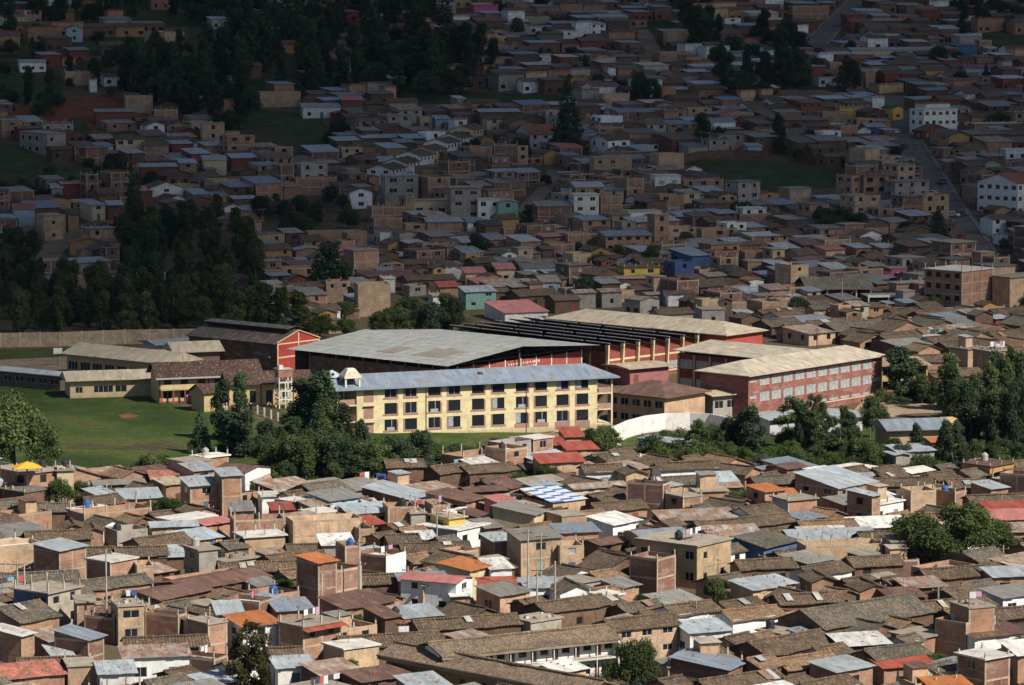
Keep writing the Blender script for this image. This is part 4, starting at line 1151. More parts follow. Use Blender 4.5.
('M', 139, 141, 176, 167, 4.0, 'red','silver', 8, 'fb'),
('M', 176, 180, 196, 163, 4.4, 'brick','silver', 30),
('M', 202, 204, 226, 160, 4.4, 'cream','silver', 12, 'fb'),
('G', 54, 62, 100, 184, 4.6, 'red','redpatch', 18, 'fb'),
('M', 49, 52, 62, 188, 4.0, 'grey','silver', 20),
('R', 139, 150, 182, 188, 4.4, 'white','greytile', 18, 'fw'),
('P', 136, 142, 153, 197, 4.4, 'red','slab', 28, ''),
('M', 78, 92, 104, 205, 4.6, 'cream','silver', 34, 'fw'),
('M', 104, 108, 122, 205, 4.2, 'red','silver', 24),
('M', 12, 14, 34, 209, 5.4, 'lightblue','red', 14, 'fb'),
('F', 33, 44, 62, 216, 6.6, 'palebrick','slab', 45, 'fw lb'),
('G', 60, 68, 78, 214, 4.6, 'ochre','tile', 40, ''),
('R', 66, 70, 104, 242, 3.4, 'ochre','red', 12, 'fb','small house with a curved red roof beside the dirt road'),
('M', 64, 76, 108, 263, 3.6, 'grey','silver', 30, ''),
('F', 140, 142, 150, 272, 3.4, 'white','slab', 14, 'fw'),
('M', 152, 155, 166, 277, 3.2, 'white','silver', 14),
('F', 0, 4, 22, 240, 4.4, 'adobe','tile', 14),
('M', 0, 4, 28, 252, 4.0, 'brick','silver', 20),
('G', 0, 6, 30, 236, 4.0, 'adobe','tile', 25),
('M', 226, 232, 256, 158, 4.0, 'red','silver', 30, ''),
('M', 228, 234, 256, 199, 4.0, 'darkbrick','silver', 25),
('M', 207, 212, 226, 196, 4.8, 'ochre','greysheet', 20, 'fw'),
('M', 236, 240, 264, 210, 3.4, 'brick','silver', 10),
('M', 300, 312, 338, 152, 4.2, 'darkbrick','silver', 20, 'fb'),
('P', 338, 342, 362, 148, 4.8, 'palebrick','slab', 12, ''),
('M', 366, 372, 404, 138, 3.6, 'adobe','silver', 14),
('M', 300, 303, 340, 107, 3.8, 'white','silver', 8, 'fw'),
('M', 340, 342, 363, 100, 5.2, 'red','pink', 12, 'fb'),
('P', 256, 260, 300, 92, 5.0, 'palebrick','slab', 14, 'fb'),
('G', 312, 326, 392, 172, 4.4, 'adobe','tile', 22, 'fb'),
('P', 290, 296, 336, 178, 5.0, 'brick','slab', 10, ''),
('M', 328, 340, 350, 186, 4.6, 'darkbrick','tile', 30),
('P', 416, 420, 433, 117, 4.0, 'palebrick','slab', 10),
('M', 434, 436, 449, 119, 3.6, 'lightblue','silver', 10),
('M', 476, 480, 520, 112, 4.2, 'adobe','silver', 10, 'fb'),
('F', 476, 478, 512, 58, 4.6, 'palebrick','slab', 12, ''),
('P', 484, 488, 520, 36, 4.8, 'palebrick','slab', 12, ''),
('M', 470, 474, 498, 5, 4.4, 'magenta','pink', 12, 'fb'),
('M', 438, 442, 456, 5, 4.0, 'grey','silver', 12),
]
# ------------------------------------------------------------------ the school grounds
def E(h, l, c, r, aw=None):
    """near corner, angle, width and depth from three eave corners in the picture, eave at height h over flat ground"""
    L, Cn, R_ = pw(l[0], l[1], h), pw(c[0], c[1], h), pw(r[0], r[1], h)
    u = Vector((R_.x-Cn.x, R_.y-Cn.y)); v = Vector((L.x-Cn.x, L.y-Cn.y))
    au = math.atan2(u.y, u.x); av = math.atan2(-v.x, v.y)
    a = (au*u.length+av*v.length)/(u.length+v.length) if aw is None else RAD(aw)
    ca, sa = math.cos(a), math.sin(a)
    return Vector((Cn.x, Cn.y, 0)), a, max(2.5, u.x*ca+u.y*sa), max(2.5, -v.x*sa+v.y*ca)

def mark_foot(P, a, w, d, h):
    cs = corners(P, a, w, d); xs = [proj((x, y, 0))[0] for x, y in cs]
    FOOT.append((P[0], P[1], cs, (min(xs), proj((P[0], P[1], h))[1], max(xs), proj(P)[1]), math.hypot(w, d)))

def simple_walls(b, w, d, z1, mat, fop=(), lop=(), rop=(), z0=-1.0):
    wall_face(b, (0, 0), (1, 0), w, z0, z1, list(fop), mat); wall_face(b, (0, d), (0, -1), d, z0, z1, list(lop), mat)
    wall_face(b, (w, 0), (0, 1), d, z0, z1, list(rop), mat); wall_face(b, (w, d), (-1, 0), w, z0, z1, [], mat)

rg = random.Random(5)
# --- long yellow three-storey school
def yellow_school():
    hh = 8.9
    Q = pw(597, 432.7, 0); a = RAD(21); d = 9.0
    lo, hi = 20.0, 80.0
    for _ in range(30):
        w = (lo+hi)/2
        if proj((Q.x-w*math.cos(a), Q.y-w*math.sin(a), 0))[0] > 357: lo = w
        else: hi = w
    P = Vector((Q.x-w*math.cos(a), Q.y-w*math.sin(a), 1.4))
    t = empty('school_building', P, a)
    mark_foot(P, a, w+3, d, hh)
    cxs = [390, 410, 433, 453, 476.5, 497, 520.5, 540, 561.5, 582]
    sh = 2.87
    ops = []; pan = []
    for i, c in enumerate(cxs):
        x = (c-357)/240*w
        for k in range(3):
            z = .95+k*sh
            ops.append((x-1.12, x+1.12, z, z+1.95, rg.choice(('plain', 'plain', 'plain', 'curtain', 'halfopen', 'window'))))
            low = .3 if not (k == 0 and i >= 6) else (.7 if i < 8 else 1.3)
            side = 1 if i % 2 == 0 else -1
            pan.append((x, z, low, side))
    b = MB(); simple_walls(b, w, d, hh, 'plaster', ops, z0=-3.2)
    b.poly([(0, d, hh), (0, 0, hh), (0, d/2, hh+1.5)], 'plaster'); b.poly([(w, 0, hh), (w, d, hh), (w, d/2, hh+1.5)], 'plaster')
    b.build('wall', t, (.70, .59, .35))
    put_openings(t, (0, 0), (1, 0), ops)
    for x, z, low, side in pan:
        q = MB()
        q.box(x-1.4, -.05, z-low, x+1.4, -.004, z-.001, 'plaster')
        if side > 0: q.box(x+1.121, -.05, z, x+1.4, -.004, z+1.78, 'plaster')
        else: q.box(x-1.4, -.05, z, x-1.121, -.004, z+1.95, 'plaster')
        q.build('window_surround', t, (.36, .2, .16))
    x = (368.5-357)/240*w
    for k in range(3):
        q = MB(); q.box(x-.9, -.04, .35+k*sh, x+.9, -.004, 2.3+k*sh, 'plaster'); q.build('mauve_panel', t, (.36, .2, .16))
        q = MB(); q.box(x-1.05, -.35, 2.45+k*sh, x+1.05, 0, 2.53+k*sh, 'concrete'); q.build('lintel', t, (.12, .1, .09))
    q = MB()
    for k in (1, 2): q.box(.0, -.02, k*sh+.02, w, -.003, k*sh+.12, 'plaster')
    q.build('floor_band', t, (.66, .56, .36))
    for fx in (.283, .70):
        q = MB(); q.tube((w*fx, -.08, -1.3), (w*fx, -.08, hh), .06, .06, 'metal_dark', 6); q.build('downpipe', t)
    # stairwells at both ends: floors, low mauve walls, posts
    for x0, x1, nm in ((w, w+3.0, 'stairwell'), (-3.6, 0, 'stairwell')):
        q = MB()
        for k in range(4):
            z = k*sh-.1 if k else 0
            q.box(x0+.01, .0, z-.15, x1, d*.8, z+.1, 'plaster')
        q.box(x1-.3 if x0 > 0 else x0, -.02, -1.6, x1 if x0 > 0 else x0+.3, .28, hh-.1, 'plaster')
        q.box(x0+.01, d*.8, 0, x1, d*.8+.15, hh-.1, 'plaster')
        q.build(nm, t, (.66, .56, .36))
        for k in (1, 2):
            q = MB(); q.box(x0+.31, .02, k*sh+.0, x1-.31, .14, k*sh+.95, 'plaster'); q.build('balcony_wall', t, (.4, .24, .19))
    q = MB()
    for k in (0, 1):
        for i in range(8):
            z = k*sh+i*sh/8; q.box(w+.3+i*.28, 2.0, z, w+.62+i*.28, 3.4, z+sh/8+.1, 'concrete')
    q.build('stair_flight', t, (.55, .5, .4))
    # roof: low metal gable running the full length over both stairwells, hipped at the right end
    q = MB(); L0, L1 = -4.2, w+4.0; dr = 1.55/(d/2)
    ex = 1.0
    zf = lambda x, y: hh+.05+min(y+0, d-y)*dr
    sheets(q, L0, w-.5, -ex, d/2, lambda x, y: hh+.05+y*dr, 'metal_sheet', rg, rag=.03)
    sheets(q, L0, w-.5, d/2, d+ex, lambda x, y: hh+.05+(d-y)*dr, 'metal_sheet', rg, rag=.03)
    R0 = (w-.5, d/2, hh+.06+d/2*dr)
    th_ = .06
    def slabtri(p, q_, r):
        q.poly([p, q_, r], 'metal_sheet'); q.poly([(v[0], v[1], v[2]-th_) for v in (r, q_, p)], 'metal_sheet')
    A = (w-.5, -ex, hh+.06-ex*dr); Bc = (L1, -ex, hh+.06-ex*dr); Cc = (L1, d+ex, hh+.06-ex*dr); Dd = (w-.5, d+ex, hh+.06-ex*dr)
    slabtri(A, Bc, R0); slabtri(Bc, Cc, R0); slabtri(Cc, Dd, R0)
    q.box(L0, -ex-.03, hh-.2-ex*dr, L1, -ex, hh+.03-ex*dr, 'paint')
    q.build('roof', t, (.23, .285, .36))
    q = MB(); q.box(w*.52, 2.0, hh+.06+2*dr, w*.52+.7, 3.2, hh+.5+2*dr, 'metal_dark'); q.build('roof_hatch', t)
    # bell tower: white hipped cap on posts
    bx, by, bw = -2.2, -.3, 2.8
    q = MB()
    for sx in (0, bw-.3):
        for sy in (0, bw-.3): q.box(bx+sx, by+sy, hh-.4, bx+sx+.3, by+sy+.3, hh+1.5, 'plaster')
    q.box(bx, by, hh-.42, bx+bw, by+.2, hh-.1, 'plaster')
    q.build('tower_post', t, (.72, .68, .54))
    q = MB(); z = hh+1.5; o = .15; k_ = .75
    lo = [(bx-o, by-o, z), (bx+bw+o, by-o, z), (bx+bw+o, by+bw+o, z), (bx-o, by+bw+o, z)]
    mid = [(x_, y_, z+.35) for x_, y_, _ in lo]
    hi = [(bx+k_, by+k_, z+1.6), (bx+bw-k_, by+k_, z+1.6), (bx+bw-k_, by+bw-k_, z+1.6), (bx+k_, by+bw-k_, z+1.6)]
    q.hexa(lo+mid, 'plaster')
    q.hexa([(x_, y_, z_+.002) for x_, y_, z_ in mid]+hi, 'plaster')
    q.build('tower_cap', t, (.74, .7, .56))
    # pyramid roof of the stair head behind it
    q = MB(); px_, py_ = -4.6, 3.2
    for sx in (0, 3.2):
        for sy in (0, 3.2): q.box(px_+sx, py_+sy, 0, px_+sx+.25, py_+sy+.25, hh+1.3, 'plaster')
    q.box(px_, py_+.3, hh-.2, px_+3.4, py_+3.4, hh+.9, 'brick')
    q.build('stair_head', t, (.66, .6, .48))
    q = MB(); z = hh+1.3; c0 = (px_+1.7, py_+1.7, z+1.2)
    r0 = [(px_-.4, py_-.4, z), (px_+3.8, py_-.4, z), (px_+3.8, py_+3.8, z), (px_-.4, py_+3.8, z)]
    for i in range(4): q.poly([r0[i], r0[(i+1) % 4], c0], 'metal_sheet')
    q.poly(r0[::-1], 'metal_sheet'); q.build('pyramid_roof', t, (.45, .5, .56))
    reg(t, '', 'school', label='long three-storey yellow school building with blue-grey roof and a white cap tower at one end')
yellow_school()
def grass_bank():
    Q = pw(597, 432.7, 0); a = RAD(21); ca, sa = math.cos(a), math.sin(a); V = []; Fc = []; n = 36
    for i in range(n+1):
        u = -62+68*i/n; f = min(1, max(0, -u/44)); 
        for j, (y, k) in enumerate(((.05, 1.0), (-1.5, .95), (-4, .8), (-8, .45), (-13, .12), (-18, -.05))):
            y -= (.25 if j else 0)*math.sin(i*1.3+j)
            V.append((Q.x+ca*u-sa*y, Q.y+sa*u+ca*y, (.15+2.0*f*min(1, 1.2-.0))*k+.05*math.sin(i*.9+j*2)))
    for i in range(n):
        for j in range(5): b = i*6+j; Fc.append((b+1, b+7, b+6, b))
    me = bpy.data.meshes.new('grass_bank'); me.from_pydata(V, [], Fc); me.materials.append(MATS['field_grass']); me.update(); me.polygons.foreach_set('use_smooth', [True]*len(me.polygons))
    o = bpy.data.objects.new('grass_bank', me); C.objects.link(o); o['kind'] = 'structure'
grass_bank()

# --- big grey sports hall
def sports_hall():
    he, rise = 8.0, 1.75
    P, a, w, d = E(he, (300, 348), (447, 365), (586, 345))
    print('hall', math.degrees(a), w, d)
    t = empty('sports_hall', P, a); mark_foot(P, a, w, d, he)
    q = MB()
    wall_face(q, (0, d*.9), (0, -1), d*.9, -1, he-1.0, [], 'brick')
    wall_face(q, (w, 0), (0, 1), d, -1, he-.6, [], 'brick'); wall_face(q, (w, d), (-1, 0), w, -1, he-.4, [], 'brick')
    q.build('wall', t, (.13, .075, .055))
    q = MB()
    for i in range(11):
        y = d*.9*i/10; q.box(-.06, y-.18, 0, .25, y+.18, he-.1, 'concrete')
    q.build('pilaster', t, (.13, .1, .085))
    # gable end: low red wall with white posts, open above
    q = MB(); wall_face(q, (0, 1.5), (1, 0), w*.97, -1, 6.9, [], 'plaster'); q.box(0, 1.52, 0, w*.97, 1.75, 6.89, 'plaster'); q.build('red_wall', t, (.3, .065, .048))
    for i in range(10):
        q = MB(); x = w*.97*i/9; q.box(x-.12, 1.42, 0, x+.12, 1.49, 7.2, 'plaster'); q.build('white_post', t, (.74, .7, .6))
    # two lines of white painted lettering, too small to read
    q = MB(); rr = random.Random(3)
    for row, (x0, x1, z, hgt) in enumerate(((19.0, 28.5, 5.9, .5), (22.5, 27.0, 5.1, .5))):
        x = x0
        while x < x1:
            lw = rr.uniform(.22, .4)
            q.box(x, 1.465, z, x+.08, 1.492, z+hgt, 'paint'); q.box(x+lw-.08, 1.465, z, x+lw, 1.492, z+hgt*rr.choice((1, .6)), 'paint')
            q.box(x+.081, 1.467, z+rr.choice((0, hgt*.4, hgt*.8)), x+lw-.081, 1.491, z+hgt*.2+rr.choice((0, hgt*.4, hgt*.75)), 'paint')
            x += lw+rr.choice((.12, .12, .12, .45))
    q.build('wall_lettering', t, (.7, .68, .64))
    # trusses
    q = MB()
    for y in (2.2, 7, 13, 19, 25, 31):
        q.tube((0, y, he-.6), (w, y, he-.6), .12, .12, 'metal_dark', 5)
        for i in range(12):
            x0, x1 = w*i/12, w*(i+1)/12
            zt = lambda x: he+rise*(1-abs(x-w/2)/(w/2))-.15
            q.tube((x0, y, he-.6 if i % 2 else zt(x0)), (x1, y, zt(x1) if i % 2 else he-.6), .05, .05, 'metal_dark', 4)
    for i in range(3):
        q.box(w*i/2-.15 if i else 0, .3, 0, w*i/2+.15, .6, he-.1 if i != 1 else he+rise-.3, 'metal_dark')
    q.build('truss', t)
    dr = rise/(w/2); q = MB(); ov = 1.2
    sheets(q, -ov, d+ov, -ov, w/2, lambda y, x: he+.05+x*dr, 'metal_sheet', rg, swap=True, rag=.03, panel=1.1)
    sheets(q, -ov, d+ov, w/2, w+ov, lambda y, x: he+.05+(w-x)*dr, 'metal_sheet', rg, swap=True, rag=.03, panel=1.1)
    q.build('roof', t, (.345, .365, .35), swap=True)
    for (x, y, lx, ly) in ((4.2, 17.5, 6, 4.5), (4.5, 5.5, 9, 7.5)):
        q = MB()
        z0 = lambda xx: he+.12+xx*dr
        q.hexa([(x, y, z0(x)-.02), (x+lx, y, z0(x+lx)-.02), (x+lx, y+ly, z0(x+lx)-.02), (x, y+ly, z0(x)-.02), (x, y, z0(x)+.02), (x+lx, y, z0(x+lx)+.02), (x+lx, y+ly, z0(x+lx)+.02), (x, y+ly, z0(x)+.02)], 'metal_sheet')
        q.build('patch_sheet', t, (.27, .24, .2), swap=True)
    reg(t, '', 'sports hall', label='huge low-pitched pale grey roof of the sports hall with red wall at its open end')
sports_hall()

# --- black ribbed roofs with the red and cream buttressed front
def workshop_hall():
    he = 7.2
    P, a, w, d = E(he, (455, 327), (606, 346), (704, 333.6))
    n = 7; print('saw', math.degrees(a), w, d)
    t = empty('workshop_hall', P, a); mark_foot(P, a, w, d, he)
    ops = []
    bay = w/n
    for i in range(n):
        if i >= 3: ops.append((i*bay+.35, (i+1)*bay-.35, 1.3, 2.9, 'bright_grid'))
    q = MB(); simple_walls(q, w, d, he-1.2, 'plaster', ops); q.build('wall', t, (.25, .055, .045))
    put_openings(t, (0, 0), (1, 0), ops)
    q = MB(); q.box(.1, -.06, 4.1, w, -.004, 4.5, 'plaster'); q.box(w*.43, -.06, .8, w, -.004, 1.1, 'plaster'); q.build('cream_band', t, (.66, .52, .3))
    for i in range(n+1):
        x = i*bay
        q = MB(); q.hexa([(x-.17, -.5, 0), (x+.17, -.5, 0), (x+.17, 0, 0), (x-.17, 0, 0), (x-.17, -.9, he+.2), (x+.17, -.9, he+.2), (x+.17, 0, he+.2), (x-.17, 0, he+.2)], 'plaster'); q.build('buttress', t, (.68, .54, .32))
    for i in range(n):
        # each bay: a steep dark glazed rise and a long shallow dark slope
        q = MB(); x0, x1 = i*bay, (i+1)*bay
        for (xa, za, xb, zb_) in ((x0, he+.5, x1-.0, he-.6),):
            q.hexa([(xa, -.9, za-.08), (xb, -.9, zb_-.08), (xb, d, zb_-.08), (xa, d, za-.08), (xa, -.9, za), (xb, -.9, zb_), (xb, d, zb_), (xa, d, za)], 'metal_sheet')
        q.build('roof', t, (.035, .033, .036), swap=True)
        q = MB(); yy = -.9
        while yy < d:
            L = rg.uniform(5, 11); q.box(x0-.06, yy, he+.505, x0+.3, min(d, yy+L), he+.62, 'metal_sheet'); yy += L+rg.uniform(.3, 1.5)
        q.build('ridge_flashing', t, (.3, .3, .31), swap=True)
        q = MB(); q.poly([(x0, -.02, he-1.2), (x1, -.02, he-1.2), (x1, -.02, he-.7), (x0, -.02, he+.4)], 'plaster')
        q.poly([(x0, .1, he-1.2), (x0, .1, he+.4), (x1, .1, he-.7), (x1, .1, he-1.2)], 'plaster'); q.build('gable_panel', t, (.2, .035, .03))
    # side towards the sports hall with openings
    reg(t, '', 'workshop hall', label='black ribbed sawtooth roofs over a red workshop front with cream buttresses')
workshop_hall()

def hip_block(name, P, a, w, d, h, roof, wallc, rise, label, cat, fop=(), lop=(), ov=.9, wm='plaster', hip=True, tile=False):
    t = empty(name, P, a); mark_foot(P, a, w, d, h)
    q = MB(); simple_walls(q, w, d, h, wm, fop, lop); q.build('wall', t, wallc)
    put_openings(t, (0, 0), (1, 0), fop); put_openings(t, (0, d), (0, -1), lop)
    m, c = ROOF[roof]; q = MB()
    x0, x1, y0, y1 = -ov, w+ov, -ov, d+ov
    lng = w >= d
    if lng:
        k = (d/2+ov)*(.9 if hip else .0); A, B_ = (x0+k, d/2, h+rise), (x1-k, d/2, h+rise)
        tris = [[(x0, y0, h), (x1, y0, h), B_, A], [(x1, y1, h), (x0, y1, h), A, B_], [(x1, y0, h), (x1, y1, h), B_], [(x0, y1, h), (x0, y0, h), A]]
    else:
        k = (w/2+ov)*(.9 if hip else 0); A, B_ = (w/2, y0+k, h+rise), (w/2, y1-k, h+rise)
        tris = [[(x0, y1, h), (x0, y0, h), A, B_], [(x1, y0, h), (x1, y1, h), B_, A], [(x0, y0, h), (x1, y0, h), A], [(x1, y1, h), (x0, y1, h), B_]]
    for f in tris: q.poly([(p[0], p[1], p[2]+.14) for p in f], m)
    q.box(x0, y0, h-.02, x1, y1, h+.138, m, top=False)
    q.build('roof', t, c, swap=not lng)
    reg(t, '', cat, label=label)
    return t

# --- long tan roof behind the workshops
P, a, w, d = E(7.6, (555, 318), (726, 335.5), (750, 330.5))
print('tan', math.degrees(a), w, d)
hip_block('classroom_block', P, a, 12, d, 7.6, 'tan', (.4, .065, .05), 1.9, 'long narrow red block under a pale tan rust-blotched roof behind the black ribbed roofs', 'school')

# --- L-shaped red school
def loc2(P, a, q):
    ca, sa = math.cos(a), math.sin(a); dx, dy = q.x-P.x, q.y-P.y
    return dx*ca+dy*sa, -dx*sa+dy*ca
def red_school():
    he = 8.2
    P, a, w, d = E(he, (706.5, 371), (748.4, 376), (878.4, 355.4))
    print('red', math.degrees(a), w, d); d = 11
    r1, r2 = loc2(P, a, pw(767.7, 359, he)), loc2(P, a, pw(677.5, 350.4, he)); print('wing', r1, r2)
    WX0, WX1, WY1 = (r1[0]+r2[0])/2, (r1[0]+r2[0])/2+10, r2[1]
    t = empty('red_school', P, a); mark_foot(P, a, w, d, he)
    ops = []
    n = 10; x0 = 3.2; st = (w-6.0)/n
    for i in range(n):
        x = x0+st*i
        ops.append((x+.3, x+st-.3, 6.15, 7.65, 'bright_grid')); ops.append((x+.3, x+st-.3, 3.25, 4.95, 'bright_grid'))
        if i > 2: ops.append((x+.35, x+st-.4, 1.3, 1.85, 'bright'))
    for z in (6.9, 3.9): ops.append((.5, 2.6, z, z+.6, 'bright')); ops.append((w-2.7, w-.6, z-(.4 if z < 5 else -.2), z+.3+(.0 if z < 5 else .1), 'bright'))
    lop = []
    q = MB(); simple_walls(q, w, d, he, 'brick', ops, lop); q.build('wall', t, (.26, .095, .075))
    put_openings(t, (0, 0), (1, 0), ops)
    q = MB(); q.box(w*.55, -.05, .95, w-.3, -.004, 1.15, 'plaster'); q.build('cream_band', t, (.6, .48, .3))
    q = MB(); q.box(w-.28, -.06, 0, w+.02, .1, he-.02, 'plaster'); q.build('corner_pilaster', t, (.45, .36, .22))
    # rear wing with cream and red galleries facing left
    wx0, wx1, wy1 = WX0, WX1, WY1
    lo = []
    q = MB(); bays = 6; L = wy1-d
    for k in (0, 1):
        for i in range(bays):
            lo.append((i*L/bays+.45, (i+1)*L/bays-.45, 1.2+k*3.6, 3.0+k*3.6, 'bright_grid'))
    wall_face(q, (wx0, wy1), (0, -1), L, -1, he-.5, lo, 'plaster'); wall_face(q, (wx1, d), (0, 1), L, -1, he-.5, [], 'plaster'); wall_face(q, (wx1, wy1), (-1, 0), wx1-wx0, -1, he-.5, [], 'plaster')
    q.build('wing_wall', t, (.2, .045, .04))
    put_openings(t, (wx0, wy1), (0, -1), lo)
    for i in range(bays+1):
        q = MB(); y = d+.01+(L-.4)*i/bays; q.box(wx0-.25, y, 1.2, wx0-.004, y+.4, he-.6, 'plaster'); q.build('cream_pier', t, (.5, .39, .2))
    # roof of both wings
    q = MB(); r = 1.9; ov = .9; z = he+.12
    def P3(x, y, zz): return (x, y, zz)
    A, B_ = P3(4.6, d/2, z+r), P3(w-4.2, d/2, z+r); J = None
    q.poly([P3(-ov, -ov, z), P3(w+ov, -ov, z), B_, A], 'metal_sheet')
    q.poly([P3(w+ov, -ov, z), P3(w+ov, d+ov, z), B_], 'metal_sheet'); q.poly([P3(-ov, d+ov, z), P3(-ov, -ov, z), A], 'metal_sheet')
    q.poly([P3(w+ov, d+ov, z), P3(-ov, d+ov, z), A, B_], 'metal_sheet')
    xm = (wx0+wx1)/2
    q.poly([P3(wx0-ov, wy1+ov, z), P3(wx0-ov, d*.5-.6, z), P3(xm, d*.5, z+r-.03), P3(xm, wy1-4, z+r-.03)], 'metal_sheet')
    q.poly([P3(wx1+ov, d*.6, z), P3(wx1+ov, wy1+ov, z), P3(xm, wy1-4, z+r-.03), P3(xm, d*.6, z+r-.03)], 'metal_sheet')
    q.poly([P3(wx1+ov, wy1+ov, z), P3(wx0-ov, wy1+ov, z), P3(xm, wy1-4, z+r-.03)], 'metal_sheet')
    q.box(-ov, -ov, z-.16, w+ov, d+ov, z-.004, 'metal_sheet', top=False); q.box(wx0-ov, d+ov+.01, z-.16, wx1+ov, wy1+ov, z-.004, 'metal_sheet', top=False)
    q.build('roof', t, (.52, .46, .36))
    reg(t, '', 'school', label='L-shaped dusky red school with rows of white-barred windows under a tan roof')
    ca, sa = math.cos(a), math.sin(a)
    mark_foot(Vector((P.x+ca*wx0-sa*d, P.y+sa*wx0+ca*d, 0)), a, wx1-wx0, L, he)
red_school()

# --- brown-tiled brick classrooms between the yellow and red schools
def winrow(L, n, z0, z1, m=.4, kind='window'): return [(L*i/n+m, L*(i+1)/n-m, z0, z1, kind) for i in range(n)]
P, a, w, d = E(5.6, (612, 393), (664.5, 398), (716, 388), 50)
hip_block('brick_classrooms', P, a, 12, 13, 5.6, 'brownsheet', COL['palebrick'], 2.0, 'two-storey brick classrooms with a reddish-brown tile hip roof beside the yellow school', 'school', lop=winrow(13, 5, .9, 2.2)+winrow(13, 5, 3.6, 4.9), wm='brick')
bpy.data.objects[-1] if False else None
P, a, w, d = E(4.6, (700, 391), (713, 396), (748, 390), 35)
hip_block('annex_building', P, a, 8.5, 5.5, 4.6, 'cream', COL['grey'], .5, 'small grey annex with a cream flat roof and three dark windows beside the red school', 'annex', fop=winrow(8.5, 3, 2.2, 3.6), wm='concrete', hip=False)
P, a, w, d = E(3.4, (606, 362.5), (630, 369), (670.5, 363), 35)
hip_block('pink_annex', P, a, 9.5, 7.5, 3.4, 'cream', (.35, .13, .13), .4, 'small maroon building with a flat grey-green roof in front of the red buttressed workshop', 'annex', fop=[(1, 2, .1, 2.1, 'door')], hip=False)
# --- left group of school buildings
P, a, w, d = E(4.2, (92, 350), (165, 364), (221, 357), 52)
hip_block('classroom_block', P, a, 9, 27, 4.2, 'tan', (.45, .33, .18), 1.8, 'long tan-roofed classroom block with dark windows behind the football field', 'school', lop=winrow(27, 8, 1.2, 2.9), hip=False)
P, a, w, d = E(3.4, (44, 375), (70, 381), (152, 372), 14)
hip_block('classroom_block', P, a, 17, 8, 3.4, 'tan', (.5, .39, .23), 1.3, 'cream classroom block with a dull tan roof at the edge of the football field', 'school', fop=[(1, 2.4, 1, 2.2, 'window'), (4.5, 8.2, 1.0, 2.3, 'window'), (8.6, 10.8, 1.0, 2.3, 'window')], hip=False)
P, a, w, d = E(2.9, (-6, 360), (60, 376), (68, 373), 56)
hip_block('long_shelter', P, a, 4.0, 27, 2.9, 'silver', (.12, .1, .085), .5, 'very long narrow shed with a pale grey roof along the football field', 'shed', lop=winrow(27, 9, 1.1, 2.2), hip=False)
P, a, w, d = E(4.0, (163, 346), (176, 352.5), (218, 345), 18)
hip_block('classroom_block', P, a, 9, 8, 4.0, 'tan', (.2, .12, .09), 1.6, 'small dark-walled block with a streaked tan roof behind the tiled gallery building', 'school', hip=False)
P, a, w, d = E(3.6, (125, 342), (157, 345), (182, 339), 30)
hip_block('storage_shed', P, a, 8, 7, 3.6, 'bluegrey', (.5, .48, .42), .6, 'shed with a blue-grey roof and a white end wall by the long perimeter wall', 'shed', hip=False)
P, a, w, d = E(3.4, (184, 346), (190, 351), (205, 346), 30)
P, a, w, d = E(3.0, (257, 354), (271, 357), (286, 352), 35)
hip_block('storage_shed', P, a, 5.0, 4.5, 3.0, 'silver', (.34, .22, .15), .4, 'small brick shed with a light grey roof beside the red-gabled hall', 'shed', hip=False, wm='brick')

